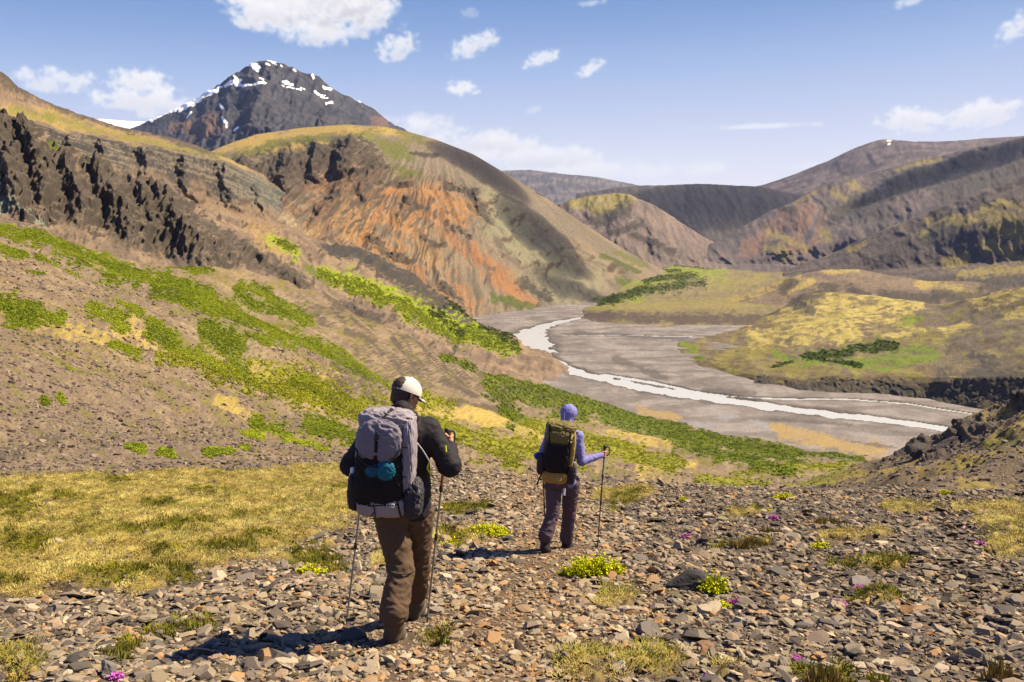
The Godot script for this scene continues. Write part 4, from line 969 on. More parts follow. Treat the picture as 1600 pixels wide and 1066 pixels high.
func build_right_hill() -> MeshInstance3D:
	var rows := []
	rows.append([[1160, 776, 50], [1210, 764, 52], [1260, 755, 53], [1330, 736, 51], [1390, 712, 47], [1440, 690, 43.5], [1500, 656, 39.5], [1560, 630, 36.5], [1610, 600, 34.5], [1720, 550, 32]])
	rows.append([[1160, 784, 32], [1260, 769, 35], [1340, 754, 34], [1420, 732, 32], [1500, 706, 30], [1580, 684, 28], [1720, 645, 26]])
	rows.append([[1160, 790, 24], [1280, 779, 24], [1380, 767, 23.5], [1480, 757, 23], [1580, 747, 22], [1720, 735, 21]])
	rows.append([[1150, 815, 16.5], [1280, 812, 16], [1400, 812, 16], [1520, 812, 16], [1720, 812, 16]])
	var f := loft(rows, 280, 170, [[4.0, 1.5], [22.0, 26.0]], 5)
	right_crag = strips([[1420, 705, 1470, 682, 10], [1470, 690, 1530, 672, 16], [1520, 690, 1550, 665, 10], [1450, 715, 1500, 695, 8], [1560, 630, 1600, 612, 9], [1400, 712, 1430, 706, 5], [1590, 640, 1620, 620, 8], [1490, 665, 1510, 655, 5]], Color(1, 0, 0), 1.0)
	var moss := strips([[1540, 660, 1620, 630, 10], [1530, 640, 1570, 628, 6], [1560, 690, 1620, 660, 7], [1260, 762, 1360, 738, 5], [1300, 770, 1400, 735, 4], [1440, 752, 1540, 730, 7], [1380, 740, 1440, 720, 4], [1500, 735, 1620, 710, 6], [1500, 765, 1600, 760, 6], [1340, 772, 1400, 762, 4]], Color(0.27, 0.195, 0.050), 0.75)
	var green := strips([[1200, 768, 1300, 757, 6], [1240, 760, 1330, 742, 4], [1540, 700, 1600, 690, 5]], Color(0.19, 0.18, 0.025), 0.8)
	finish(f,
		func(p: Vector3, c: Vector2, u: float, v: float, n: Vector3) -> float:
			var a := amount(c, right_crag, n3(soft, p, 0.25), n3(soft, p, 0.9))
			var d := ss(16.0, 21.0, -p.z)
			return d * (n3(soft, p, 0.2) * 0.5 + n3(soft, p, 1.1) * 0.10 + a * (0.12 + 0.22 * crag(c, 40.0) + 0.07 * crag(c, 14.0))),
		func(p: Vector3, c: Vector2, n: Vector3, u: float, v: float) -> Color:
			var wob := n3(soft, p, 0.3)
			var fine := n3(soft, p, 1.5)
			var k := Color(0.155, 0.108, 0.082).lerp(Color(0.11, 0.080, 0.066), ss(-0.3, 0.3, wob + fine))
			k = patches(k, c, moss, wob, fine)
			k = patches(k, c, green, wob, fine)
			k = k.lerp(Color(0.070, 0.055, 0.050), amount(c, right_crag, wob, fine) * 0.9)
			return mix_steep(k, n, ROCK, 0.45, 0.7))
	right_land = f
	return hill("rocky_bank", f, earth_mat(1.6, 6.0), "near rocky hillside with mossy crags at the right edge")

# ---------- stones and plants ----------
func shard_mesh(sd: int, sides: int, thick: float, taper := 0.78) -> ArrayMesh:
	var r := RandomNumberGenerator.new()
	r.seed = sd
	var top := []
	var low := []
	var squash := r.randf_range(0.55, 0.9)
	for i in sides:
		var a := TAU * (i + r.randf_range(-0.32, 0.32)) / sides
		var q := r.randf_range(0.68, 1.05) * 0.5
		var x := cos(a) * q
		var z := sin(a) * q * squash
		low.append(Vector3(x, -thick * 0.5 * r.randf_range(0.7, 1.1), z))
		var s := r.randf_range(taper - 0.12, taper + 0.16)
		top.append(Vector3(x * s, thick * 0.5 * r.randf_range(0.55, 1.25), z * s))
	var st := SurfaceTool.new()
	st.begin(Mesh.PRIMITIVE_TRIANGLES)
	st.set_smooth_group(-1)
	var ct := Vector3(r.randf_range(-0.1, 0.1), thick * r.randf_range(0.45, 0.7), r.randf_range(-0.08, 0.08))
	for i in sides:
		var j := (i + 1) % sides
		for v in [ct, top[i], top[j], top[i], low[i], top[j], top[j], low[i], low[j]]:
			st.add_vertex(v)
	for i in range(1, sides - 1):
		for v in [low[0], low[i + 1], low[i]]:
			st.add_vertex(v)
	st.generate_normals()
	return st.commit()

# a lumpy block of rock with facets: a sphere cut by random planes, then roughened
func boulder_mesh(sd: int, size: Vector3, cuts := 9, rough := 0.05, n := 22) -> ArrayMesh:
	var r := RandomNumberGenerator.new()
	r.seed = sd
	var planes := []
	for i in cuts:
		var v := Vector3(r.randfn(), r.randfn(), r.randfn()).normalized()
		planes.append([v, r.randf_range(0.55, 0.88)])
	var P := PackedVector3Array()
	var nv := n
	var nu := n * 2
	for j in nv:
		var th := PI * j / (nv - 1.0)
		for i in nu:
			var ph := TAU * i / (nu - 1.0)
			var v := Vector3(sin(th) * cos(ph), cos(th), sin(th) * sin(ph))
			var q := 1.0
			for pl in planes:
				var dd: float = v.dot(pl[0])
				if dd > 0.01: q = minf(q, pl[1] / dd)
			q *= 1.0 + rough * ridged.get_noise_3d(v.x * 1.1 + sd, v.y * 1.1, v.z * 1.1) + rough * 0.4 * soft.get_noise_3d(v.x * 6.0, v.y * 6.0 + sd, v.z * 6.0)
			P.append(v * q * size * 0.5)
	var st := SurfaceTool.new()
	st.begin(Mesh.PRIMITIVE_TRIANGLES)
	st.set_smooth_group(-1)
	for j in nv - 1:
		for i in nu - 1:
			var a := j * nu + i
			for k in [a, a + nu, a + 1, a + 1, a + nu, a + nu + 1]: st.add_vertex(P[k])
	st.generate_normals()
	return st.commit()

func blade_mesh(sd: int, n: int, spread: float, tall: float, wide: float, bend := 0.5) -> ArrayMesh:
	var r := RandomNumberGenerator.new()
	r.seed = sd
	var st := SurfaceTool.new()
	st.begin(Mesh.PRIMITIVE_TRIANGLES)
	for i in n:
		var a := r.randf() * TAU
		var q := sqrt(r.randf()) * spread
		var o := Vector3(cos(a) * q, -0.01, sin(a) * q)
		var lean := Vector3(cos(a + r.randf_range(-0.9, 0.9)), 0, sin(a + r.randf_range(-0.9, 0.9)))
		var h := tall * r.randf_range(0.5, 1.1)
		var side := lean.cross(Vector3.UP).normalized() * wide * r.randf_range(0.6, 1.2)
		var m := o + Vector3.UP * h * 0.6 + lean * h * bend * 0.35
		var t := o + Vector3.UP * h * (1.0 - bend * 0.25) + lean * h * bend
		for v in [o - side, m - side * 0.7, o + side, o + side, m - side * 0.7, m + side * 0.7, m - side * 0.7, t, m + side * 0.7]:
			st.add_vertex(v)
	st.generate_normals()
	return st.commit()

func bush_mesh(sd: int, n: int, leaf: float, flat := 0.75) -> ArrayMesh:
	var r := RandomNumberGenerator.new()
	r.seed = sd
	var st := SurfaceTool.new()
	st.begin(Mesh.PRIMITIVE_TRIANGLES)
	for i in n:
		var v := Vector3(r.randfn(), absf(r.randfn()) * 0.8, r.randfn()).normalized()
		var q := r.randf_range(0.45, 1.0) * (1.0 + 0.25 * soft.get_noise_3d(v.x * 2.0, v.y * 2.0, v.z * 2.0 + sd))
		var o := Vector3(v.x * 0.5, v.y * flat * 0.8, v.z * 0.5) * q
		var nn := (v + Vector3(r.randfn(), r.randfn() + 0.4, r.randfn()) * 0.5).normalized()
		var s := nn.cross(Vector3(r.randfn(), r.randfn(), r.randfn())).normalized() * leaf * r.randf_range(0.7, 1.3)
		var t := nn.cross(s).normalized() * leaf * r.randf_range(0.5, 1.0)
		for w in [o - s, o + t, o + s, o - s, o + s, o - t]:
			st.add_vertex(w)
	st.generate_normals()
	return st.commit()

func tint_mat(rough := 0.9, through := 0.0) -> StandardMaterial3D:
	var m := StandardMaterial3D.new()
	m.vertex_color_use_as_albedo = true
	m.roughness = rough
	m.metallic_specular = 0.25
	if through > 0.0:
		m.backlight_enabled = true
		m.backlight = Color(through, through, through * 0.5)
		m.cull_mode = BaseMaterial3D.CULL_DISABLED
	return m

func stone_mat() -> StandardMaterial3D:
	var m := tint_mat(0.88)
	m.albedo_texture = tex.grain
	m.uv1_triplanar = true
	m.uv1_world_triplanar = true
	m.uv1_scale = Vector3.ONE / 0.35
	m.heightmap_enabled = true
	m.heightmap_texture = tex.grain
	m.heightmap_scale = 0.5
	return m

func turned(dir: Vector3, spin: float) -> Basis:
	var q := Quaternion(Vector3.UP, dir.normalized())
	return Basis(q) * Basis(Vector3.UP, spin)

func vary(k: Color, r: RandomNumberGenerator, a := 0.25) -> Color:
	var s := 1.0 + r.randf_range(-a, a)
	return Color(k.r * s, k.g * s * (1.0 + r.randf_range(-0.04, 0.04)), k.b * s * (1.0 + r.randf_range(-0.1, 0.1)))

var FEET := []                                           # where the hikers tread: stones are small and flat there

var STONE_TONES := [Color(0.315, 0.245, 0.172), Color(0.225, 0.176, 0.138), Color(0.470, 0.370, 0.265), Color(0.430, 0.245, 0.115), Color(0.105, 0.083, 0.070), Color(0.385, 0.275, 0.180)]

func stone_tone(p: Vector3, d: float, r: RandomNumberGenerator) -> int:
	var near := 1.0 - ss(0.2, 1.3, path_off(p.x, d) * 0.8 + 0.3 * soft.get_noise_2d(p.x * 1.5, d * 1.5))
	var right := ss(0.6, 3.0, p.x)
	var x := r.randf()
	if x < 0.06 + near * 0.14: return 3
	if x < 0.22 + near * 0.30: return 5
	if x < 0.38 + near * 0.35 - right * 0.10: return 2
	if x < 0.52 + near * 0.3: return 4
	if x < 0.75: return 1
	return 0

func build_stones(ground: Node3D) -> void:
	var r := RandomNumberGenerator.new()
	r.seed = 41
	for e in [[612, 1000, 5.97], [622, 994, 6.12], [648, 966, 6.67], [657, 955, 6.87], [852, 864, 9.93], [886, 859, 10.3], [893, 856, 10.5]]:
		var q := at(e[0], e[1], e[2])
		FEET.append(Vector2(q.x, e[2]))
	var kinds := []
	for i in 12:
		kinds.append(shard_mesh(100 + i, 5 + i % 3, [0.07, 0.12, 0.20, 0.10][i % 4]))
	var all := []
	var tries := 172000
	for i in tries:
		var d := pow(lerpf(pow(4.6, 0.75), pow(30.0, 0.75), r.randf()), 1.0 / 0.75)
		var x := (r.randf() * 2.0 - 1.0) * (d * 0.68 + 1.1)
		var q := 800.0 + FOCAL * x / d
		if d > edge_at(q) + 1.5: continue
		var h := gh(x, d)
		var p := Vector3(x, h, -d)
		var c := chart(p)
		var ms := moss_amount(c, p)
		var bare := -soft.get_noise_2d(x * 2.2, d * 2.6) - soft.get_noise_2d(x * 6.0, d * 6.0) * 0.35 > 0.20
		if ms > 0.5 and r.randf() > (0.6 if bare else 0.03): continue
		if green_amount(c, p) > 0.5 and r.randf() > 0.2: continue
		var po := path_off(x, d)
		var size := 0.022 + 0.036 * -log(1.0 - r.randf() * 0.992)
		if r.randf() < 0.010: size = size * 1.5 + 0.09
		size = clampf(size, 0.022, 0.30) * lerpf(0.72, 1.0, ss(0.1, 0.6, po)) * (0.88 + 0.021 * d)
		if ms > 0.5: size *= 0.8
		var by_foot := 9.0
		for f in FEET: by_foot = minf(by_foot, Vector2(x - f.x, d - f.y).length())
		if by_foot < 0.13: continue
		if by_foot < 0.30: size = minf(size, 0.05)
		var up := Vector3(r.randfn() * 0.30 + 0.05, 1.0, r.randfn() * 0.30 - 0.12)
		if r.randf() < 0.10: up = Vector3(r.randfn() * 0.9, 1.0, r.randfn() * 0.9)
		var b := turned(up, r.randf() * TAU).scaled_local(Vector3(size, size * r.randf_range(0.7, 1.3), size))
		p.y += size * r.randf_range(0.0, 0.18) + ms * moss_lift(x, d)
		all.append([size / d, Transform3D(b, p), r.randi() % 12, stone_tone(p, d, r), d])
	all.sort_custom(func(a, b): return a[0] > b[0])
	var mats := []
	for k in STONE_TONES:
		var m := flat_mat(k, 0.88)
		m.albedo_texture = tex.grain
		m.uv1_triplanar = true
		m.uv1_world_triplanar = true
		m.uv1_scale = Vector3.ONE / 0.35
		m.heightmap_enabled = true
		m.heightmap_texture = tex.grain
		m.heightmap_scale = 0.5
		mats.append(m)
	var own := 0
	var rest := []
	var tints := []
	for i in 12:
		rest.append([])
		tints.append(PackedColorArray())
	for s in all:
		var c := chart(s[1].origin)
		if own < 300 and s[4] > 5.0 and c.x > -10 and c.x < 1610 and c.y < 1070:
			var o := MeshInstance3D.new()
			o.mesh = kinds[s[2]]
			o.material_override = mats[s[3]]
			o.transform = s[1]
			o.name = "stone" if own == 0 else "stone_%03d" % own
			ground.add_child(o, true)
			own += 1
		else:
			rest[s[2]].append(s[1])
			tints[s[2]].append(vary(STONE_TONES[s[3]], r))
	var sm := stone_mat()
	for i in 12:
		scatter_node("rubble" if i == 0 else "rubble_%03d" % i, kinds[i], sm, rest[i], tints[i], ground)

func on_land(f: Dictionary, r: RandomNumberGenerator) -> Array:      # a random point of a lofted hillside: [index, point, map, normal]
	var nu: int = f.nu
	var i := r.randi() % (nu - 1)
	var j := r.randi() % (int(f.nv) - 1)
	var k := j * nu + i
	var p: Vector3 = f.p[k]
	p += (f.p[k + 1] - p) * r.randf() + (f.p[k + nu] - p) * r.randf()
	return [k, p, f.c[k], f.n[k]]

func build_scree(land: Dictionary, parent: Node3D, count: int, far_: float, sizes: Vector2, skip: Array, sd: int) -> void:
	var r := RandomNumberGenerator.new()
	r.seed = sd
	var kinds := [shard_mesh(300 + sd, 5, 0.3), shard_mesh(301 + sd, 6, 0.45), shard_mesh(302 + sd, 6, 0.22)]
	var rest := [[], [], []]
	var tints := [PackedColorArray(), PackedColorArray(), PackedColorArray()]
	for i in count:
		var s := on_land(land, r)
		var p: Vector3 = s[1]
		if -p.z > far_ or (s[3] as Vector3).y < 0.2: continue
		var wob := n3(soft, p, 0.10)
		if amount(s[2], skip, wob, n3(soft, p, 0.6)) > 0.4: continue
		if n3(soft, p, 0.15) < r.randf_range(-0.7, 0.2): continue
		var size := lerpf(sizes.x, sizes.y, pow(r.randf(), 4.0)) * (0.7 + -p.z / 60.0)
		var k := i % 3
		rest[k].append(Transform3D(turned(s[3] + Vector3(r.randfn(), r.randfn(), r.randfn()) * 0.35, r.randf() * TAU).scaled_local(Vector3.ONE * size), p))
		tints[k].append(vary([Color(0.21, 0.155, 0.125), Color(0.15, 0.112, 0.10), Color(0.29, 0.215, 0.165)][r.randi() % 3], r))
	for k in 3:
		scatter_node("scree" if k == 0 else "scree_%03d" % k, kinds[k], stone_mat(), rest[k], tints[k], parent)

func build_shrubs(called: String, land: Dictionary, spots: Array, count: int, size: Vector2, tones: Array, label: String, sd: int, growth := 0.0) -> void:
	var r := RandomNumberGenerator.new()
	r.seed = sd
	var mesh := bush_mesh(sd, 44, 0.13)
	var where := []
	var tint := PackedColorArray()
	for i in count * 40:
		if where.size() >= count: break
		var s := on_land(land, r)
		var p: Vector3 = s[1]
		if amount(s[2], spots, n3(soft, p, 0.10), n3(soft, p, 0.6)) < r.randf_range(0.15, 1.0): continue
		var z := lerpf(size.x, size.y * 1.35, pow(r.randf(), 2.2)) * (1.0 + growth * -p.z)
		where.append(Transform3D(Basis(Vector3.UP, r.randf() * TAU).scaled_local(Vector3(z * r.randf_range(0.9, 1.6), z * r.randf_range(0.6, 1.0), z * r.randf_range(0.9, 1.6))), p - Vector3(0, z * 0.08, 0)))
		var w := clampf(0.5 + n3(soft, p, 0.12) * 0.9 + r.randfn() * 0.22, 0, 1)
		tint.append(vary((tones[0] as Color).lerp(tones[1], w), r, 0.2))
	var o := scatter_node(called, mesh, tint_mat(0.8, 0.35), where, tint)
	tag(o, label, "shrubs")

func build_moss() -> void:
	var r := RandomNumberGenerator.new()
	r.seed = 77
	var mesh := blade_mesh(5, 44, 0.070, 0.016, 0.0028, 1.3)
	var gm := blade_mesh(6, 28, 0.06, 0.040, 0.0036, 0.8)
	var where := []
	var tint := PackedColorArray()
	var gw := []
	var gt := PackedColorArray()
	for i in 130000:
		var d := pow(lerpf(pow(4.8, 1.1), pow(30.0, 1.1), r.randf()), 1.0 / 1.1)
		var x := (r.randf() * 2.0 - 1.0) * (d * 0.61 + 0.3)
		if x > 1.0 and r.randf() < 0.35: continue
		if d > edge_at(800.0 + FOCAL * x / d) + 1.0: continue
		var p := Vector3(x, gh(x, d), -d)
		var c := chart(p)
		var ms := moss_amount(c, p)
		var gr := green_amount(c, p)
		if ms < 0.4 and gr < 0.4: continue
		var lump := ridged.get_noise_2d(x * 0.9, d * 0.9)
		var fine := soft.get_noise_2d(x * 6.0, d * 6.0)
		p.y += ms * moss_lift(x, d)
		var b := turned(Vector3(r.randfn() * 0.3, 1, r.randfn() * 0.3 + 0.15), r.randf() * TAU)
		if gr > 0.45:
			if r.randf() < 0.6:
				gw.append(Transform3D(b.scaled_local(Vector3.ONE * r.randf_range(0.7, 1.3) * (1.0 + d * 0.02)), p))
				gt.append(vary(Color(0.095, 0.088, 0.012).lerp(Color(0.21, 0.19, 0.016), clampf(0.5 + soft.get_noise_2d(x * 1.7, d * 1.7) * 1.2 + r.randfn() * 0.2, 0, 1)), r, 0.25))
			continue
		if -soft.get_noise_2d(x * 2.2, d * 2.6) - fine * 0.35 > 0.16 + r.randf() * 0.12: continue     # hollows stay bare
		var w := clampf(0.5 + soft.get_noise_2d(x * 0.8, d * 0.8) * 0.9 + r.randfn() * 0.25, 0, 1)
		where.append(Transform3D(b.scaled_local(Vector3.ONE * r.randf_range(0.7, 1.4) * (1.0 + d * 0.03)), p))
		var mk := Color(0.31, 0.225, 0.058).lerp(Color(0.50, 0.405, 0.135), w)
		mk = mk.lerp(Color(0.21, 0.19, 0.030), ss(0.05, 0.4, soft.get_noise_2d(x * 0.55 + 11.0, d * 0.9) + r.randfn() * 0.1) * 0.85)
		tint.append(vary(mk, r, 0.2))
	var o := scatter_node("moss", mesh, tint_mat(0.95, 0.25), where, tint)
	tag(o, "straw coloured woolly moss carpeting the slope left of the hikers", "moss")
	var g := scatter_node("turf", gm, tint_mat(0.9, 0.3), gw, gt)
	tag(g, "olive green grass growing in patches among moss and stones", "grass")

# a cushion of leaves or flowers; w and h are its size on the bearing map
func plant(called: String, px: float, py: float, w: float, h: float, leaf: Array, flower: Array, label: String, cat: String, group: String, sd: int, upright := 0.5) -> void:
	var r := RandomNumberGenerator.new()
	r.seed = sd
	var g := gp(px, py + h * 0.42)
	var m := -g.z / FOCAL
	var o := thing(called, g, label, cat, group)
	var wide := w * m * 0.56
	var tall := h * m * 1.05
	var deep := maxf(wide * 0.55, h * m * 0.4)
	var st := SurfaceTool.new()
	st.begin(Mesh.PRIMITIVE_TRIANGLES)
	var fl := SurfaceTool.new()
	fl.begin(Mesh.PRIMITIVE_TRIANGLES)
	var n := int(clampf(wide * deep * 14000.0, 130, 900))
	for i in n:
		var a := r.randf() * TAU
		var q := sqrt(r.randf())
		var ed := 0.75 + 0.4 * soft.get_noise_2d(cos(a) * 1.7 + sd, sin(a) * 1.7)
		var x := cos(a) * q * wide * ed
		var z := sin(a) * q * deep * ed
		var y := gh(g.x + x, -(g.z + z)) - g.y
		var ht := tall * (1.05 - q * q * 0.8) * r.randf_range(0.45, 1.0) * (0.8 + 0.4 * soft.get_noise_2d((g.x + x) * 12.0, z * 12.0))
		var root := Vector3(x, y - 0.01, z)
		var lean := Vector3(cos(a) * q * 0.5 + r.randfn() * 0.35, 0, sin(a) * q * 0.5 + r.randfn() * 0.35) * (1.2 - upright)
		var tip := root + (Vector3.UP + lean).normalized() * ht
		var side := Vector3(r.randfn(), 0.2 * r.randfn(), r.randfn()).normalized() * lerpf(0.012, 0.005, upright)
		var k: Color = vary((leaf[0] as Color).lerp(leaf[1], r.randf()), r, 0.2)
		st.set_color(k)
		var mid := root.lerp(tip, 0.55) + side * 0.2
		for v in [root - side * 0.4, mid - side, root + side * 0.4, root + side * 0.4, mid - side, mid + side, mid - side, tip, mid + side]:
			st.add_vertex(v)
		if flower.size() and r.randf() < flower[2]:
			fl.set_color(vary((flower[0] as Color).lerp(flower[1], r.randf()), r, 0.15))
			for f in 4:
				var s := r.randf_range(0.006, 0.013)
				var cc := tip + Vector3(r.randfn(), r.randfn() * 0.6, r.randfn()) * 0.011
				var e1 := Vector3(r.randfn(), r.randfn() * 0.5, r.randfn()).normalized() * s
				var e2 := Vector3(r.randfn(), r.randfn(), r.randfn()).normalized() * s
				for v in [cc - e1, cc + e2, cc + e1, cc - e1, cc + e1, cc - e2]:
					fl.add_vertex(v)
	st.generate_normals()
	put("leaves", st.commit(), tint_mat(0.85, 0.3), o)
	if flower.size():
		fl.generate_normals()
		put("flowers", fl.commit(), tint_mat(0.85, 0.3), o)

func build_plants() -> void:
	var lime := [Color(0.22, 0.26, 0.015), Color(0.13, 0.17, 0.012)]
	var bloom := [Color(0.66, 0.60, 0.012), Color(0.48, 0.50, 0.010), 0.85]
	var yg := "yellow flowering cushions among the stones"
	var q := [
		[762, 826, 92, 24, "wide lime yellow flower cushion to the right of the front hiker's knees"],
		[926, 882, 100, 40, "bright yellow flower cushion just below the rear hiker's right pole"],
		[486, 889, 52, 22, "yellow flower patch left of the front hiker's left pole, at the edge of the moss"],
		[1116, 908, 46, 44, "straggling yellow flower clump leaning on the dark boulder"],
		[1225, 778, 36, 13, "small yellow cushion near the crest, below the grassy gully"],
		[1201, 797, 26, 11, "small yellow cushion just left below the one at the crest"],
		[1282, 850, 32, 17, "lone round yellow cushion in the middle of the rubble on the right"],
		[704, 846, 34, 14, "small yellow tuft between the front hiker and the wide cushion"],
		[1068, 778, 20, 10, "tiny yellow tuft at the crest right of the rear hiker's pole"],
		[1127, 944, 40, 12, "low green-yellow mat below the dark boulder"],
		[1478, 768, 26, 10, "tiny yellow cushion at the crest below the right crags"]]
	for i in q.size():
		var e = q[i]
		plant("flower_cushion", e[0], e[1], e[2], e[3], lime, bloom, e[4], "flowers", yg, 500 + i, 0.4)
	var gg := "grass tufts among the stones"
	var green := [Color(0.12, 0.15, 0.02), Color(0.26, 0.21, 0.05)]
	var brown := [Color(0.30, 0.17, 0.07), Color(0.16, 0.16, 0.03)]
	var t := [
		[312, 972, 56, 36, green, "brownish green grass tuft on stones left of the shadow, the right one of a pair"],
		[262, 985, 52, 26, green, "brownish green grass tuft on stones left of the shadow, the left one of a pair"],
		[190, 1018, 62, 26, green, "green grass tuft at lower left above a grey block"],
		[690, 996, 38, 30, green, "green grass tuft beside the path by the front hiker's right pole tip"],
		[1162, 846, 84, 22, brown, "reddish grass strip in the rubble beyond the dark boulder"],
		[1386, 874, 58, 40, [Color(0.40, 0.30, 0.02), Color(0.20, 0.20, 0.02)], "orange-yellow grass tuft on the right side of the rubble"],
		[1325, 882, 60, 14, green, "low green grass strip left of the orange-yellow tuft"],
		[1376, 932, 70, 20, green, "green mat with violet flowers right of the centre rubble"],
		[1288, 1048, 96, 54, brown, "tall rusty grass tuft at the bottom edge right of centre"],
		[1372, 1054, 50, 36, [Color(0.32, 0.30, 0.02), Color(0.15, 0.17, 0.02)], "yellow-green tuft at the bottom edge beside the rusty tuft"],
		[1560, 1040, 70, 60, brown, "dry seed stalks at the lower right corner"],
		[1200, 828, 60, 14, brown, "reddish grass fringe just above the rubble's middle, right of the strip"],
		[1290, 812, 90, 14, brown, "faint rusty grass among stones under the right crest"],
		[506, 868, 46, 26, green, "dark green grass behind the yellow patch at the moss edge"],
		[30, 1052, 60, 30, [Color(0.42, 0.32, 0.10), Color(0.30, 0.22, 0.07)], "straw coloured moss mound in the bottom left corner"]]
	for i in t.size():
		var e = t[i]
		plant("grass_tuft", e[0], e[1], e[2], e[3], e[4], [], e[5], "grass", gg, 600 + i, 0.85)
	var pinkl := [Color(0.10, 0.13, 0.03), Color(0.16, 0.18, 0.03)]
	var pink := [Color(0.55, 0.10, 0.38), Color(0.42, 0.12, 0.50), 0.7]
	var pg := "pink flowers among the stones"
	var f := [
		[1151, 938, 20, 16, "pink flowers right of the low green-yellow mat below the boulder"],
		[1310, 942, 26, 14, "pink flowers left of the green mat in the rubble"],
		[1344, 918, 16, 14, "violet-pink flowers at the upper edge of the green mat"],
		[1002, 1022, 14, 16, "single pink bloom left at the bottom, on the mossy mound"],
		[1038, 1032, 16, 14, "single pink bloom right of the mossy mound at the bottom"],
		[1248, 1028, 20, 14, "pink flowers behind the rusty tuft at the bottom"],
		[182, 1056, 22, 14, "pink flowers at the bottom left under the grey block"],
		[1072, 836, 18, 10, "small lilac flowers in the rubble right of the rear hiker"],
		[1208, 808, 20, 9, "small lilac flowers below the crest cushions"],
		[1532, 848, 14, 10, "small violet flowers beside the mossy bank at right"],
		[1108, 1060, 16, 12, "pink flowers cut by the bottom edge near the centre"]]
	for i in f.size():
		var e = f[i]
		plant("pink_flower", e[0], e[1], e[2], e[3], pinkl, pink, e[4], "flowers", pg, 700 + i, 0.6)

func build_rocks() -> void:
	var list := [
		[1071, 906, 64, 30, 0, Color(0.036, 0.030, 0.029), "dark brown boulder beside the straggling yellow flowers"],
		[1144, 993, 36, 22, 1, Color(0.34, 0.235, 0.155), "rounded tan stone below the centre of the rubble"],
		[1103, 1006, 42, 18, 1, Color(0.30, 0.165, 0.085), "reddish tilted slab left of the rounded tan stone"],
		[1282, 996, 62, 20, 1, Color(0.215, 0.150, 0.115), "long brown slab right of the rounded tan stone"],
		[1018, 983, 56, 22, 1, Color(0.215, 0.175, 0.145), "broad grey slab in the foreground rubble, right of the path"],
		[495, 1015, 28, 20, 1, Color(0.46, 0.235, 0.115), "orange-tan block below the front hiker's shadow"],
		[168, 1042, 32, 28, 0, Color(0.205, 0.180, 0.165), "grey angular block at the bottom left"],
		[240, 1006, 28, 18, 0, Color(0.17, 0.145, 0.13), "grey block between the two left grass tufts"],
		[334, 889, 26, 10, 1, Color(0.44, 0.34, 0.24), "pale flat stone at the lower edge of the moss"],
		[556, 1044, 30, 14, 1, Color(0.40, 0.22, 0.105), "orange slab at the bottom below the front hiker"],
		[682, 950, 28, 18, 1, Color(0.36, 0.29, 0.23), "pale slab right of the front hiker's right boot"],
		[793, 842, 16, 14, 0, Color(0.055, 0.046, 0.045), "small dark stone at the right end of the wide flower cushion"],
		[1000, 870, 30, 12, 1, Color(0.20, 0.165, 0.14), "flat grey stone right of the bright cushion"],
		[1345, 908, 56, 14, 1, Color(0.24, 0.205, 0.185), "long grey slab above the green mat"],
		[820, 950, 34, 14, 1, Color(0.43, 0.27, 0.15), "light tan slab on the trodden path"],
		[110, 1034, 26, 22, 0, Color(0.05, 0.042, 0.04), "dark block left of the grey angular block"]]
	for i in list.size():
		var e = list[i]
		var g := gp(e[0], e[1] + e[3] * 0.4)
		var m := -g.z / FOCAL
		var mesh: Mesh = shard_mesh(860 + i, 7, 0.30, 0.86) if e[4] == 1 else boulder_mesh(820 + i, Vector3.ONE, 13, 0.10, 13)
		var mat := flat_mat(e[5], 0.9)
		mat.albedo_texture = tex.grain
		mat.uv1_triplanar = true
		mat.uv1_scale = Vector3.ONE * 1.2
		mat.heightmap_enabled = true
		mat.heightmap_texture = tex.grain
		mat.heightmap_scale = 1.0
		var o := put("rock", mesh, mat, null, g + Vector3(0, e[3] * m * (0.3 if e[4] == 0 else 0.22), 0))
		if e[4] == 1:
			o.basis = turned(Vector3(0.1 * sin(i * 2.1), 1, 0.25 + 0.1 * cos(i * 1.7)), i * 1.3).scaled_local(Vector3(e[2] * m, e[3] * m * 1.6, e[2] * m))
		else:
			o.basis = (Basis(Vector3.BACK, 0.2) * Basis(Vector3.UP, i * 0.9)).scaled_local(Vector3(e[2] * m * 1.2, e[3] * m * 1.15, e[2] * m * 0.9))
		tag(o, e[6], "rock", "rocks that stand out of the rubble")
	# crags of the near right hillside
	var crags := [
		[1490, 692, 34.5, Vector3(1.9, 0.75, 1.2), "dark jagged crag, the largest on the right hillside"],
		[1436, 700, 36.5, Vector3(1.3, 0.5, 0.9), "dark crag left of the largest on the right hillside"],
		[1545, 680, 32.5, Vector3(1.1, 0.55, 0.9), "dark crag right of the largest on the right hillside"],
		[1592, 614, 33.0, Vector3(0.9, 0.5, 0.8), "dark rock on the right hillside's skyline at the picture edge"],
		[1497, 657, 38.5, Vector3(0.6, 0.45, 0.5), "small dark rock on the skyline above the right crags"],
		[1498, 752, 24.5, Vector3(0.28, 0.2, 0.2), "single dark stone on the slope under the right crags"]]
	for i in crags.size():
		var e = crags[i]
		var p := at(e[0], e[1], e[2])
		var mesh := boulder_mesh(900 + i, e[3], 16, 0.09, 30)
		var mat := flat_mat(Color(0.078, 0.058, 0.050), 0.92)
		mat.albedo_texture = tex.grain
		mat.uv1_triplanar = true
		mat.uv1_scale = Vector3.ONE / 1.2
		mat.heightmap_enabled = true
		mat.heightmap_texture = tex.grain
		mat.heightmap_scale = 6.0
		var o := put("crag", mesh, mat, null, p - Vector3(0, e[3].y * 0.2, 0))
		o.basis = Basis(Vector3.BACK, 0.2) * Basis(Vector3.UP, i * 1.1)
		tag(o, e[4], "rock", "crags on the right hillside")

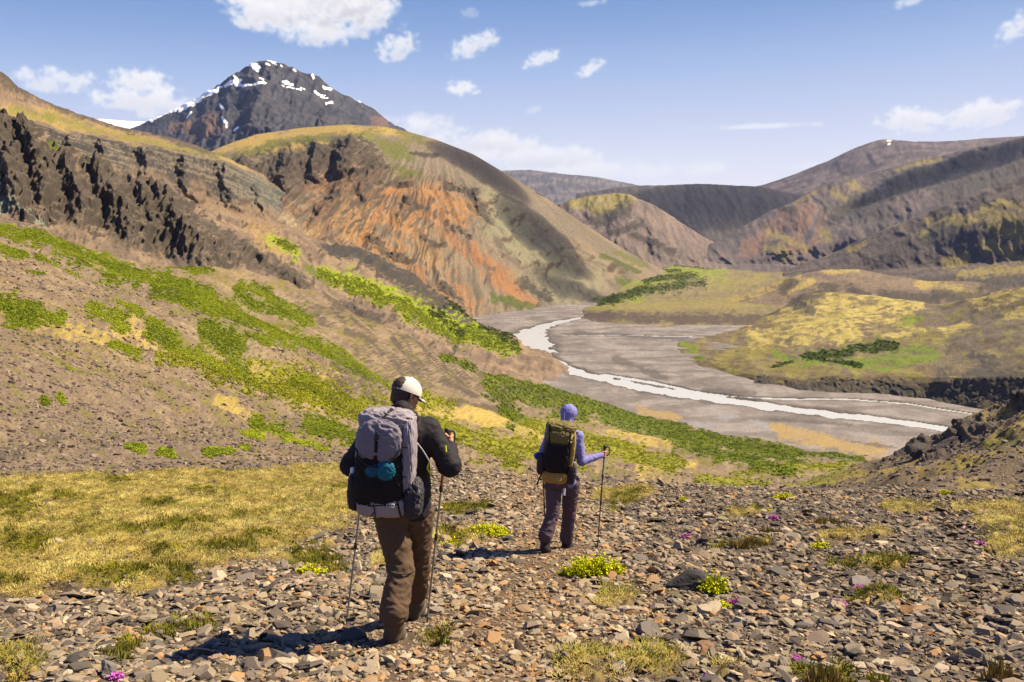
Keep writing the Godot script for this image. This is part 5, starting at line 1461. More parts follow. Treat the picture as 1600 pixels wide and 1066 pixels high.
# ---------- people ----------
# One smooth surface round tapered bones. bones: [from, to, radius, radius]; k: how far joints melt together
func flesh(st: SurfaceTool, bones: Array, cell: float, k: float, ripple = null) -> void:
	var lo := Vector3.ONE * 1e9
	var hi := -lo
	for b in bones:
		var rr: float = maxf(b[2], b[3]) + k + cell * 2.0
		lo = lo.min((b[0] as Vector3).min(b[1]) - Vector3.ONE * rr)
		hi = hi.max((b[0] as Vector3).max(b[1]) + Vector3.ONE * rr)
	var nx := int((hi.x - lo.x) / cell) + 2
	var ny := int((hi.y - lo.y) / cell) + 2
	var nz := int((hi.z - lo.z) / cell) + 2
	var g := PackedFloat32Array()
	g.resize(nx * ny * nz)
	g.fill(10.0)
	for b in bones:
		var a: Vector3 = b[0]
		var ab: Vector3 = b[1] - a
		var ra: float = b[2]
		var rb: float = b[3]
		var inv := 1.0 / maxf(ab.length_squared(), 1e-8)
		var rr := maxf(ra, rb) + k + cell * 2.0
		var l := ((a.min(b[1]) - Vector3.ONE * rr - lo) / cell).floor()
		var h := ((a.max(b[1]) + Vector3.ONE * rr - lo) / cell).ceil()
		for z in range(maxi(0, int(l.z)), mini(nz, int(h.z) + 1)):
			for y in range(maxi(0, int(l.y)), mini(ny, int(h.y) + 1)):
				var at_ := (z * ny + y) * nx
				for x in range(maxi(0, int(l.x)), mini(nx, int(h.x) + 1)):
					var p := lo + Vector3(x, y, z) * cell - a
					var t := clampf(p.dot(ab) * inv, 0.0, 1.0)
					var d := (p - ab * t).length() - ra - (rb - ra) * t
					var o := g[at_ + x]
					var m := maxf(k - absf(o - d), 0.0)
					g[at_ + x] = minf(o, d) - m * m * 0.25 / k
	var at_cell := PackedInt32Array()
	at_cell.resize(nx * ny * nz)
	at_cell.fill(-1)
	var V := PackedVector3Array()
	var corner := [0, 1, nx, nx + 1, nx * ny, nx * ny + 1, nx * ny + nx, nx * ny + nx + 1]
	var ends := [[0, 1], [2, 3], [4, 5], [6, 7], [0, 2], [1, 3], [4, 6], [5, 7], [0, 4], [1, 5], [2, 6], [3, 7]]
	var cpos := [Vector3(0, 0, 0), Vector3(1, 0, 0), Vector3(0, 1, 0), Vector3(1, 1, 0), Vector3(0, 0, 1), Vector3(1, 0, 1), Vector3(0, 1, 1), Vector3(1, 1, 1)]
	for z in nz - 1:
		for y in ny - 1:
			for x in nx - 1:
				var i := (z * ny + y) * nx + x
				if g[i] > cell * 2.0 or g[i] < -cell * 2.0: continue
				var mask := 0
				for c in 8:
					if g[i + corner[c]] < 0.0: mask |= 1 << c
				if mask == 0 or mask == 255: continue
				var s := Vector3.ZERO
				var n := 0
				for e in ends:
					var e0: int = e[0]
					var e1: int = e[1]
					if ((mask >> e0) & 1) != ((mask >> e1) & 1):
						var v0 := g[i + corner[e0]]
						var v1 := g[i + corner[e1]]
						s += (cpos[e0] as Vector3).lerp(cpos[e1], v0 / (v0 - v1))
						n += 1
				at_cell[i] = V.size()
				V.append(lo + (Vector3(x, y, z) + s / n) * cell)
	var T := PackedInt32Array()
	var step := [1, nx, nx * ny]
	for z in range(1, nz - 1):
		for y in range(1, ny - 1):
			for x in range(1, nx - 1):
				var i := (z * ny + y) * nx + x
				var s0 := g[i] < 0.0
				for ax in 3:
					var s1: bool = g[i + step[ax]] < 0.0
					if s0 == s1: continue
					var u: int = step[(ax + 1) % 3]
					var w: int = step[(ax + 2) % 3]
					var q0 := at_cell[i - u - w]
					var q1 := at_cell[i - w]
					var q2 := at_cell[i]
					var q3 := at_cell[i - u]
					if q0 < 0 or q1 < 0 or q2 < 0 or q3 < 0: continue
					if s0: T.append_array([q0, q2, q1, q0, q3, q2])
					else: T.append_array([q0, q1, q2, q0, q2, q3])
	var N := PackedVector3Array()
	N.resize(V.size())
	for i in range(0, T.size(), 3):
		var f := (V[T[i + 2]] - V[T[i]]).cross(V[T[i + 1]] - V[T[i]])
		N[T[i]] += f; N[T[i + 1]] += f; N[T[i + 2]] += f
	if ripple != null:
		for i in V.size():
			V[i] += N[i].normalized() * (ripple.call(V[i], N[i].normalized()) as float)
		N.fill(Vector3.ZERO)
		for i in range(0, T.size(), 3):
			var f := (V[T[i + 2]] - V[T[i]]).cross(V[T[i + 1]] - V[T[i]])
			N[T[i]] += f; N[T[i + 1]] += f; N[T[i + 2]] += f
	for i in T:
		st.set_normal(N[i].normalized())
		st.add_vertex(V[i])

func flesh_mesh(bones: Array, cell: float, k: float, ripple = null) -> ArrayMesh:
	var st := SurfaceTool.new()
	st.begin(Mesh.PRIMITIVE_TRIANGLES)
	flesh(st, bones, cell, k, ripple)
	return st.commit()

# a hand closed round a stick. grip: centre of the stick in the hand; axis: along the stick; wrist: where the forearm ends
func hand(st: SurfaceTool, grip: Vector3, axis: Vector3, wrist: Vector3, thick: float, s := 1.0) -> void:
	var A := axis.normalized()
	var X := (wrist - grip) - A * A.dot(wrist - grip)
	X = X.normalized()
	var Y := A.cross(X)
	var R := thick + 0.009 * s
	var b := []
	b.append([wrist, grip + X * (R + 0.022) * s, 0.026 * s, 0.024 * s])
	for i in 4:
		var o := (0.030 - 0.0205 * i) * s
		var len_: float = [0.92, 1.0, 0.96, 0.78][i]
		var r: float = [0.0095, 0.0098, 0.0092, 0.0080][i] * s
		b.append([grip + X * (R + 0.020) * s + A * o * 0.85, grip + X * R * 0.9 + Y * R * 0.9 + A * o, 0.0125 * s, r * 1.12])
		var prev := grip + X * R * 0.9 + Y * R * 0.9 + A * o
		for j in 3:
			var th := deg_to_rad(45.0 + (62.0 * (j + 1)) * len_)
			var nx_ := grip + (X * cos(th) + Y * sin(th)) * R * 1.04 + A * (o - 0.002 * j)
			b.append([prev, nx_, r * (1.05 - 0.08 * j), r * (0.97 - 0.08 * j)])
			prev = nx_
	var t0 := grip + X * (R + 0.024) * s + A * 0.012 * s
	var t1 := grip + X * R * 0.4 - Y * R * 1.15 + A * 0.036 * s
	var t2 := grip - X * R * 0.75 - Y * R * 0.85 + A * 0.046 * s
	b.append([t0, t1, 0.0135 * s, 0.0112 * s])
	b.append([t1, t2, 0.0108 * s, 0.0088 * s])
	flesh(st, b, 0.0034, 0.006)

func frame_to(dir: Vector3) -> Basis:
	return Basis(Quaternion(Vector3.UP, dir.normalized()))

# rings along a line: profile is [[distance, radius], ...]
func turned_rod(st: SurfaceTool, from: Vector3, dir: Vector3, profile: Array, sides := 12) -> void:
	var B := frame_to(dir)
	for i in profile.size() - 1:
		for s in sides:
			var a0 := TAU * s / sides
			var a1 := TAU * (s + 1) / sides
			var q := []
			for e in [[i, a0], [i, a1], [i + 1, a0], [i + 1, a1]]:
				q.append(from + B * Vector3(cos(e[1]) * profile[e[0]][1], profile[e[0]][0], sin(e[1]) * profile[e[0]][1]))
			for v in [q[0], q[2], q[1], q[1], q[2], q[3]]:
				st.add_vertex(v)

func rod_mesh(from: Vector3, dir: Vector3, profile: Array, sides := 12) -> ArrayMesh:
	var st := SurfaceTool.new()
	st.begin(Mesh.PRIMITIVE_TRIANGLES)
	st.set_smooth_group(0)
	turned_rod(st, from, dir, profile, sides)
	st.generate_normals()
	return st.commit()

func smooth_line(pts: Array, n: int) -> PackedVector3Array:
	var c := Curve3D.new()
	for i in pts.size():
		var t: Vector3 = (pts[mini(i + 1, pts.size() - 1)] - pts[maxi(i - 1, 0)]) / 6.0
		c.add_point(pts[i], -t, t)
	var out := PackedVector3Array()
	for i in n:
		out.append(c.sample_baked(c.get_baked_length() * i / (n - 1.0), true))
	return out

# a webbing band along points; face is the way its flat side looks
func band_mesh(pts: Array, face: Vector3, wide: float, thick: float, n := 18) -> ArrayMesh:
	var L := smooth_line(pts, n)
	var st := SurfaceTool.new()
	st.begin(Mesh.PRIMITIVE_TRIANGLES)
	var rings := []
	for i in n:
		var t := (L[mini(i + 1, n - 1)] - L[maxi(i - 1, 0)]).normalized()
		var s := t.cross(face).normalized()
		var f := s.cross(t).normalized()
		rings.append([L[i] + s * wide * 0.5 + f * thick * 0.5, L[i] - s * wide * 0.5 + f * thick * 0.5, L[i] - s * wide * 0.5 - f * thick * 0.5, L[i] + s * wide * 0.5 - f * thick * 0.5])
	for i in n - 1:
		for k in 4:
			var a = rings[i][k]
			var b = rings[i][(k + 1) % 4]
			var c = rings[i + 1][k]
			var d = rings[i + 1][(k + 1) % 4]
			for v in [a, b, c, b, d, c]: st.add_vertex(v)
	st.generate_normals()
	return st.commit()

func cord_mesh(pts: Array, r: float, n := 20, sides := 6) -> ArrayMesh:
	var L := smooth_line(pts, n)
	var st := SurfaceTool.new()
	st.begin(Mesh.PRIMITIVE_TRIANGLES)
	st.set_smooth_group(0)
	for i in n - 1:
		turned_rod(st, L[i], L[i + 1] - L[i], [[0.0, r], [(L[i + 1] - L[i]).length(), r]], sides)
	st.generate_normals()
	return st.commit()

# a stuffed bag: a rounded box with creases; round is how boxy it is (2 = ball, 6 = box)
func bag_mesh(size: Vector3, round_: float, crease: float, sd: int, n := 46, taper := 0.0, droop := 0.0) -> ArrayMesh:
	var P := PackedVector3Array()
	var nv := n
	var nu := n * 2
	for j in nv:
		var th := PI * j / (nv - 1.0)
		for i in nu:
			var ph := TAU * i / (nu - 1.0)
			var v := Vector3(sin(th) * cos(ph), cos(th), sin(th) * sin(ph))
			var q := pow(pow(absf(v.x), round_) + pow(absf(v.y), round_) + pow(absf(v.z), round_), -1.0 / round_)
			v *= q
			var w := v * size * 0.5
			var c := ridged.get_noise_3d(v.x * 1.3 + sd, v.y * 2.6, v.z * 1.3) + 0.5 * ridged.get_noise_3d(v.x * 3.0 + v.y * 2.0, v.y * 4.0 + sd, v.z * 3.0)
			w += v.normalized() * c * crease
			w.x *= 1.0 + taper * v.y
			w.y -= droop * v.x * v.x
			P.append(w)
	var idx := PackedInt32Array()
	for j in nv - 1:
		for i in nu - 1:
			var a := j * nu + i
			idx.append_array([a, a + 1, a + nu, a + 1, a + nu + 1, a + nu])
	var N := PackedVector3Array()
	N.resize(P.size())
	for k in range(0, idx.size(), 3):
		var f := (P[idx[k + 2]] - P[idx[k]]).cross(P[idx[k + 1]] - P[idx[k]])
		for e in 3: N[idx[k + e]] += f
	for j in nv:
		var s := N[j * nu] + N[j * nu + nu - 1]
		N[j * nu] = s
		N[j * nu + nu - 1] = s
	for k in N.size():
		N[k] = N[k].normalized() if N[k].length() > 1e-12 else P[k].normalized()
	return arrays_mesh(P, N, PackedColorArray(), idx)

func pole(top: Vector3, tip: Vector3, upper: Color, lower: Color, label: String) -> void:
	var o := thing("trekking_pole", tip, label, "trekking pole")
	var T := top - tip
	var L := T.length()
	var D := T.normalized()
	var um := flat_mat(upper, 0.35)
	um.metallic = 0.3
	var lm := flat_mat(lower, 0.35)
	lm.metallic = 0.6
	var black := flat_mat(Color(0.018, 0.018, 0.020), 0.6)
	put("tip", rod_mesh(Vector3.ZERO - D * 0.02, D, [[0.0, 0.002], [0.02, 0.0042], [0.05, 0.0062], [0.085, 0.0075]]), flat_mat(Color(0.05, 0.05, 0.05), 0.5), o)
	put("basket", rod_mesh(D * 0.055, D, [[0.0, 0.008], [0.003, 0.026], [0.007, 0.026], [0.012, 0.009]]), black, o)
	put("lower_shaft", rod_mesh(D * 0.06, D, [[0.0, 0.0070], [L * 0.42, 0.0072]]), lm, o)
	put("lower_lock", rod_mesh(D * (0.06 + L * 0.40), D, [[0.0, 0.008], [0.006, 0.0125], [0.045, 0.0125], [0.052, 0.009]]), black, o)
	put("middle_shaft", rod_mesh(D * (0.06 + L * 0.42), D, [[0.0, 0.0082], [L * 0.24, 0.0082]]), lm, o)
	put("upper_lock", rod_mesh(D * (0.06 + L * 0.65), D, [[0.0, 0.009], [0.006, 0.0138], [0.045, 0.0138], [0.052, 0.010]]), black, o)
	put("upper_shaft", rod_mesh(D * (0.06 + L * 0.66), D, [[0.0, 0.0094], [L * 0.34 - 0.19, 0.0094]]), um, o)
	put("grip", rod_mesh(D * (L - 0.15), D, [[0.0, 0.010], [0.01, 0.0155], [0.05, 0.0145], [0.09, 0.0165], [0.12, 0.0150], [0.142, 0.021], [0.158, 0.020], [0.166, 0.0]]), black, o)
	var s := D.cross(Vector3(0.3, 0, 1)).normalized()
	put("wrist_strap", band_mesh([D * (L - 0.02) + s * 0.012, D * (L - 0.01) + s * 0.05, D * (L - 0.08) + s * 0.062, D * (L - 0.12) + s * 0.03], Vector3(0.2, 0.3, 1), 0.016, 0.003), flat_mat(Color(0.06, 0.058, 0.055), 0.8), o)

func head_bones(c: Vector3, look: Vector3, s: float) -> Array:      # c: centre of the head; look: where the face points
	var F := look.normalized()
	var R := F.cross(Vector3.UP).normalized()
	var U := R.cross(F).normalized()
	var f := func(x: float, y: float, z: float) -> Vector3: return c + (R * x + U * y + F * z) * s
	var b := []
	b.append([f.call(0, 0.035, -0.025), f.call(0, 0.035, 0.02), 0.076 * s, 0.072 * s])
	b.append([f.call(0, 0.0, 0.02), f.call(0, -0.045, 0.045), 0.066 * s, 0.050 * s])
	b.append([f.call(0, -0.06, 0.045), f.call(0, -0.088, 0.066), 0.044 * s, 0.026 * s])
	for q in [-1.0, 1.0]:
		b.append([f.call(q * 0.050, -0.050, 0.005), f.call(q * 0.022, -0.086, 0.058), 0.022 * s, 0.017 * s])     # jaw
		b.append([f.call(q * 0.036, -0.010, 0.070), f.call(q * 0.046, -0.012, 0.050), 0.020 * s, 0.022 * s])     # cheek
		b.append([f.call(q * 0.016, 0.024, 0.086), f.call(q * 0.042, 0.024, 0.072), 0.010 * s, 0.010 * s])       # brow
	b.append([f.call(0, 0.014, 0.090), f.call(0, -0.026, 0.108), 0.0085 * s, 0.0125 * s])                       # nose
	b.append([f.call(-0.018, -0.052, 0.092), f.call(0.018, -0.052, 0.092), 0.0075 * s, 0.0075 * s])             # lips
	b.append([f.call(-0.014, -0.062, 0.089), f.call(0.014, -0.062, 0.089), 0.0078 * s, 0.0078 * s])
	return b

func ear(st: SurfaceTool, c: Vector3, look: Vector3, side: float, s: float) -> void:
	var F := look.normalized()
	var R := F.cross(Vector3.UP).normalized()
	var U := R.cross(F).normalized()
	var f := func(x: float, y: float, z: float) -> Vector3: return c + (R * x * side + U * y + F * z) * s
	var b := []
	var loop := [[0.078, -0.032, 0.002], [0.083, -0.012, -0.010], [0.088, 0.010, -0.018], [0.087, 0.026, -0.008], [0.080, 0.028, 0.006], [0.076, 0.012, 0.010]]
	for i in loop.size() - 1:
		b.append([f.call(loop[i][0], loop[i][1], loop[i][2]), f.call(loop[i + 1][0], loop[i + 1][1], loop[i + 1][2]), 0.0075 * s, 0.0065 * s])
	b.append([f.call(0.072, -0.01, 0.0), f.call(0.078, 0.01, -0.006), 0.011 * s, 0.011 * s])
	flesh(st, b, 0.004, 0.006)

func folds(freq: Vector3, amp: float, sd: float) -> Callable:
	return func(p: Vector3, n: Vector3) -> float:
		return amp * (ridged.get_noise_3d(p.x * freq.x + sd, p.y * freq.y, p.z * freq.z) * 0.8 + 0.5 * ridged.get_noise_3d(p.x * freq.x * 2.3 + p.y * freq.y * 0.8, p.y * freq.y * 2.1 + sd, p.z * freq.z * 2.3))

func boot(st: SurfaceTool, heel: Vector3, toe: Vector3, ankle: Vector3, s: float) -> void:
	var b := []
	var F := (toe - heel)
	var side := F.cross(Vector3.UP).normalized()
	b.append([heel + F * 0.12 + Vector3(0, 0.050, 0) * s, ankle, 0.052 * s, 0.058 * s])
	b.append([heel + F * 0.10 + Vector3(0, 0.040, 0) * s, heel + F * 0.50 + Vector3(0, 0.040, 0) * s, 0.044 * s, 0.046 * s])
	b.append([heel + F * 0.50 + Vector3(0, 0.036, 0) * s + side * 0.012 * s, heel + F * 0.86 + Vector3(0, 0.032, 0) * s, 0.046 * s, 0.036 * s])
	b.append([heel + F * 0.45 + Vector3(0, 0.05, 0) * s, ankle + F * 0.12, 0.040 * s, 0.050 * s])
	flesh(st, b, 0.010, 0.03)

func sole(heel: Vector3, toe: Vector3, s: float) -> ArrayMesh:
	var F := toe - heel
	var side := F.cross(Vector3.UP).normalized()
	var up := side.cross(F).normalized()
	var st := SurfaceTool.new()
	st.begin(Mesh.PRIMITIVE_TRIANGLES)
	var prof := [[-0.04, 0.020], [0.0, 0.036], [0.15, 0.041], [0.40, 0.038], [0.65, 0.050], [0.85, 0.044], [0.97, 0.026], [1.02, 0.010]]
	for i in prof.size() - 1:
		var q := []
		for e in [i, i + 1]:
			for h in [0.0, 0.026]:
				for w in [-1.0, 1.0]:
					q.append(heel + F * prof[e][0] + side * prof[e][1] * w * s + up * (h - 0.006) * s)
		for v in [q[2], q[6], q[3], q[3], q[6], q[7], q[0], q[1], q[4], q[1], q[5], q[4], q[0], q[4], q[2], q[2], q[4], q[6], q[1], q[3], q[5], q[3], q[7], q[5]]:
			st.add_vertex(v)
		if i == 0:
			for v in [q[0], q[2], q[1], q[1], q[2], q[3]]: st.add_vertex(v)
		if i == prof.size() - 2:
			for v in [q[4], q[5], q[6], q[5], q[7], q[6]]: st.add_vertex(v)
	st.generate_normals()
	return st.commit()

func two(px: float, py: float, d: float, base: Vector3) -> Vector3:
	return at(px, py, d) - base

func label_tag(o: Node3D, where: Vector3, right: Vector3, up: Vector3, w: float, h: float) -> void:
	# woven patch: dark with a pale frame and a line of tiny letter strokes
	var out := right.cross(up).normalized()
	var t := put("label_patch", null, flat_mat(Color(0.02, 0.02, 0.022), 0.7), o)
	var st := SurfaceTool.new()
	st.begin(Mesh.PRIMITIVE_TRIANGLES)
	slab(st, where, right, up, out, w, h, 0.004)
	st.generate_normals()
	t.mesh = st.commit()
	var s2 := SurfaceTool.new()
	s2.begin(Mesh.PRIMITIVE_TRIANGLES)
	for y in [-1.0, 1.0]: slab(s2, where + out * 0.003 + up * y * h * 0.42, right, up, out, w * 0.96, h * 0.09, 0.003)
	for x in [-1.0, 1.0]: slab(s2, where + out * 0.003 + right * x * w * 0.46, right, up, out, w * 0.05, h * 0.75, 0.003)
	for i in 6:
		slab(s2, where + out * 0.003 + right * (i - 2.5) * w * 0.12, right, up, out, w * 0.03, h * 0.32, 0.003)
		slab(s2, where + out * 0.003 + right * ((i - 2.5) * w * 0.12 + w * 0.03) + up * h * (0.13 if i % 2 == 0 else -0.13), right, up, out, w * 0.05, h * 0.07, 0.003)
	s2.generate_normals()
	put("lettering", s2.commit(), flat_mat(Color(0.75, 0.73, 0.70), 0.7), t)

func slab(st: SurfaceTool, c: Vector3, r: Vector3, u: Vector3, o: Vector3, w: float, h: float, t: float) -> void:
	var q := []
	for z in [-0.5, 0.5]:
		for y in [-0.5, 0.5]:
			for x in [-0.5, 0.5]:
				q.append(c + r * x * w + u * y * h + o * z * t)
	for f in [[4, 6, 5, 7], [1, 3, 0, 2], [0, 2, 4, 6], [5, 7, 1, 3], [6, 2, 7, 3], [0, 4, 1, 5]]:
		for k in [0, 1, 2, 2, 1, 3]: st.add_vertex(q[f[k]])

func build_front_hiker() -> void:
	var base := gp(626, 1000)
	var o := thing("person", base, "hiker in a white cap and black jacket walking away with a large grey backpack", "person", "hikers on the slope")
	var J := func(px: float, py: float, d: float) -> Vector3: return two(px, py, d * 0.988, base)
	var headc: Vector3 = J.call(634, 617, 6.30)
	var look := Vector3(0.72, -0.42, -0.62).normalized()
	var neck0: Vector3 = J.call(627, 640, 6.27)
	var chest: Vector3 = J.call(627, 675, 6.30)
	var waist: Vector3 = J.call(629, 760, 6.32)
	var pelvis: Vector3 = J.call(630, 800, 6.34)
	var shl: Vector3 = J.call(584, 672, 6.27)
	var shr: Vector3 = J.call(671, 673, 6.31)
	var ell: Vector3 = J.call(549, 727, 6.28)
	var elr: Vector3 = J.call(702, 727, 6.24)
	var wrl: Vector3 = J.call(566, 736, 6.52)
	var wrr: Vector3 = J.call(703, 699, 6.48)
	var hpl: Vector3 = J.call(611, 808, 6.30)
	var hpr: Vector3 = J.call(651, 808, 6.36)
	var knl: Vector3 = J.call(627, 893, 6.18)
	var knr: Vector3 = J.call(652, 888, 6.55)
	var anl: Vector3 = J.call(616, 975, 6.02)
	var anr: Vector3 = J.call(650, 940, 6.72)
	var hel: Vector3 = J.call(610, 1006, 6.01)
	var tol: Vector3 = J.call(629, 993, 6.24)
	var her: Vector3 = J.call(643, 970, 6.72)
	var tor: Vector3 = J.call(661, 953, 6.98)
	var gripr: Vector3 = J.call(700, 686, 6.53)
	var gripl: Vector3 = J.call(571, 722, 6.58)
	var topr: Vector3 = J.call(698.5, 676, 6.53)
	var tipr: Vector3 = J.call(667, 974, 6.66)
	var topl: Vector3 = J.call(572, 710, 6.58)
	var tipl: Vector3 = J.call(541, 976, 6.62)
	# body
	var skin := flat_mat(Color(0.42, 0.20, 0.115), 0.6)
	skin.subsurf_scatter_enabled = true
	skin.subsurf_scatter_strength = 0.1
	var st := SurfaceTool.new()
	st.begin(Mesh.PRIMITIVE_TRIANGLES)
	flesh(st, [[neck0 - Vector3(0, 0.03, 0), headc - Vector3(0, 0.06, 0), 0.056, 0.056], [neck0, chest, 0.06, 0.10], [shl, shr, 0.062, 0.062], [chest, waist, 0.12, 0.115], [waist, pelvis, 0.10, 0.09],
		[shl, ell, 0.052, 0.042], [ell, wrl, 0.042, 0.028], [shr, elr, 0.052, 0.042], [elr, wrr, 0.042, 0.028], [hpl, knl, 0.078, 0.054], [knl, anl, 0.052, 0.040], [hpr, knr, 0.078, 0.054], [knr, anr, 0.052, 0.040], [anl, hel.lerp(tol, 0.6) + Vector3(0, 0.04, 0), 0.04, 0.03], [anr, her.lerp(tor, 0.6) + Vector3(0, 0.04, 0), 0.04, 0.03]], 0.014, 0.04)
	flesh(st, head_bones(headc, look, 1.0), 0.005, 0.022)
	ear(st, headc, look, 1.0, 1.0)
	ear(st, headc, look, -1.0, 1.0)
	hand(st, gripr, topr - tipr, wrr, 0.015, 1.05)
	hand(st, gripl, topl - tipl, wrl, 0.015, 1.05)
	put("body", st.commit(), skin, o)
	var F := look
	var R := F.cross(Vector3.UP).normalized()
	var U := R.cross(F).normalized()
	# eyes behind dark glasses
	for q in [-1.0, 1.0]:
		put("eye", bag_mesh(Vector3.ONE * 0.024, 2.0, 0.0, 1, 10), flat_mat(Color(0.7, 0.68, 0.65), 0.2), o, headc + R * 0.031 * q + U * 0.006 + F * 0.078)
	var gl := put("sunglasses", null, flat_mat(Color(0.012, 0.012, 0.014), 0.15), o)
	var gs := SurfaceTool.new()
	gs.begin(Mesh.PRIMITIVE_TRIANGLES)
	for q in [-1.0, 1.0]:
		slab(gs, headc + R * 0.033 * q + U * 0.006 + F * 0.094, R, U, F, 0.05, 0.034, 0.006)
		slab(gs, headc + R * 0.076 * q + U * 0.010 + F * 0.045, F, U, R, 0.10, 0.008, 0.006)
	slab(gs, headc + U * 0.012 + F * 0.100, R, U, F, 0.02, 0.006, 0.006)
	gs.generate_normals()
	gl.mesh = gs.commit()
	# hair
	var hair := flat_mat(Color(0.040, 0.017, 0.010), 0.75)
	put("hair", flesh_mesh([[headc - F * 0.040 + U * 0.020, headc - F * 0.050 - U * 0.035, 0.076, 0.054], [headc - F * 0.020 + U * 0.045, headc - F * 0.050 + U * 0.045, 0.074, 0.066], [headc - F * 0.042 - U * 0.035 + R * 0.025, headc - F * 0.042 - U * 0.035 - R * 0.025, 0.046, 0.046], [headc + R * 0.066 + U * 0.015, headc + R * 0.068 - U * 0.010 + F * 0.012, 0.017, 0.010], [headc - R * 0.066 + U * 0.015, headc - R * 0.068 - U * 0.010 + F * 0.012, 0.017, 0.010]], 0.007, 0.02, folds(Vector3(40, 14, 40), 0.005, 2.0)), hair, o)
	# cap: a cloth dome with an opening at the back, and a peak
	var cs := SurfaceTool.new()
	cs.begin(Mesh.PRIMITIVE_TRIANGLES)
	var cap_at := func(a: float, h: float, r: float) -> Vector3:
		return headc + U * 0.022 + (R * sin(a) * 0.101 + F * cos(a) * 0.114 + F * -0.004) * cos(h) * r + U * sin(h) * 0.106 * r
	var na := 48
	var nh := 16
	for ia in na:
		for ih in nh:
			var a0 := TAU * ia / na - PI
			var a1 := TAU * (ia + 1) / na - PI
			var h0 := lerpf(-0.05, PI * 0.5, ih / float(nh))
			var h1 := lerpf(-0.05, PI * 0.5, (ih + 1) / float(nh))
			var back := absf(absf((a0 + a1) * 0.5) - PI)
			if pow(back / 0.62, 2.0) + pow(maxf((h0 + h1) * 0.5 - 0.08, 0.0) / 0.62, 2.0) < 1.0 and h0 > 0.10: continue
			for r in [1.0, 0.965]:
				var q := [cap_at.call(a0, h0, r), cap_at.call(a1, h0, r), cap_at.call(a0, h1, r), cap_at.call(a1, h1, r)]
				var order := [0, 2, 1, 1, 2, 3] if r == 1.0 else [0, 1, 2, 1, 3, 2]
				for v in order: cs.add_vertex(q[v])
	cs.generate_normals()
	var cap := put("cap", cs.commit(), cloth_mat(Color(0.70, 0.66, 0.60), 0.85, 60.0, 0.05), o)
	var bs := SurfaceTool.new()
	bs.begin(Mesh.PRIMITIVE_TRIANGLES)
	for i in 14:
		for k in 5:
			var q := []
			for e in [[i, k], [i + 1, k], [i, k + 1], [i + 1, k + 1]]:
				var a := lerpf(-1.05, 1.05, e[0] / 14.0)
				var out_: float = e[1] / 5.0 * 0.072 * cos(a * 0.95)
				q.append(headc + U * (0.020 - 0.010 * a * a - out_ * 0.32) + R * sin(a) * 0.100 + F * (cos(a) * 0.110 + out_))
			for v in [q[0], q[1], q[2], q[1], q[3], q[2]]: bs.add_vertex(v)
			for v in [q[0], q[2], q[1], q[1], q[2], q[3]]: bs.add_vertex(v - U * 0.004)
	bs.generate_normals()
	put("peak", bs.commit(), cloth_mat(Color(0.66, 0.62, 0.56), 0.85, 60.0, 0.05), cap)
	put("button", bag_mesh(Vector3(0.016, 0.008, 0.016), 2.0, 0.0, 3, 10), flat_mat(Color(0.66, 0.62, 0.56)), cap, headc + U * 0.129)
	# jacket
	var jm := cloth_mat(Color(0.024, 0.020, 0.026), 0.75, 50.0, 0.12)
	var hem: Vector3 = J.call(629, 802, 6.33)
	var jb := [[neck0 + Vector3(0, -0.055, 0.01), chest + Vector3(0, 0.02, 0), 0.085, 0.13], [shl + Vector3(0.02, 0, 0), shr - Vector3(0.02, 0, 0), 0.086, 0.086]]
	for q in [-1.0, 1.0]:
		jb.append([chest + Vector3(0.085 * q, -0.02, 0), waist + Vector3(0.068 * q, 0, 0), 0.125, 0.118])
		jb.append([waist + Vector3(0.068 * q, 0, 0), hem + Vector3(0.082 * q, 0.03, 0), 0.118, 0.120])
	jb.append([shl, ell, 0.078, 0.068])
	jb.append([ell, wrl, 0.066, 0.048])
	jb.append([shr, elr, 0.080, 0.072])
	jb.append([elr, wrr, 0.070, 0.050])
	var jacket := put("jacket", flesh_mesh(jb, 0.011, 0.045, folds(Vector3(6, 8, 6), 0.009, 5.0)), jm, o)
	put("hood", flesh_mesh([[J.call(606, 648, 6.20), J.call(628, 640, 6.15), 0.045, 0.050], [J.call(628, 640, 6.15), J.call(644, 652, 6.22), 0.050, 0.036], [J.call(610, 655, 6.32), J.call(640, 657, 6.36), 0.04, 0.04], [J.call(604, 650, 6.20), J.call(610, 655, 6.32), 0.04, 0.036], [J.call(646, 653, 6.24), J.call(640, 657, 6.36), 0.032, 0.032]], 0.009, 0.03, folds(Vector3(16, 10, 16), 0.010, 7.0)), jm, jacket)
	var yl := flat_mat(Color(0.55, 0.60, 0.02), 0.6)
	put("sleeve_tab", band_mesh([J.call(696, 696, 6.19), J.call(697, 706, 6.185)], Vector3(0.2, 0.1, 1), 0.012, 0.006, 6), yl, jacket)
	put("side_zip", cord_mesh([J.call(672, 722, 6.20), J.call(668, 732, 6.185), J.call(674, 742, 6.19)], 0.007, 12), yl, jacket)
	put("piping", cord_mesh([J.call(650, 690, 6.16), J.call(662, 706, 6.145), J.call(676, 730, 6.16)], 0.004, 14), flat_mat(Color(0.42, 0.40, 0.44), 0.6), jacket)
	# trousers
	var tm := cloth_mat(Color(0.118, 0.072, 0.046), 0.85, 40.0, 0.15)
	var tb := [[hpl + Vector3(0.01, 0.05, 0), hpr + Vector3(-0.01, 0.05, 0), 0.122, 0.122], [hpl, knl, 0.113, 0.086], [knl, anl + Vector3(0, 0.085, 0.01), 0.084, 0.094], [hpr, knr, 0.113, 0.084], [knr, anr + Vector3(0, 0.085, 0), 0.082, 0.088]]
	var tr := put("trousers", flesh_mesh(tb, 0.011, 0.03, folds(Vector3(5, 8, 5), 0.016, 11.0)), tm, o)
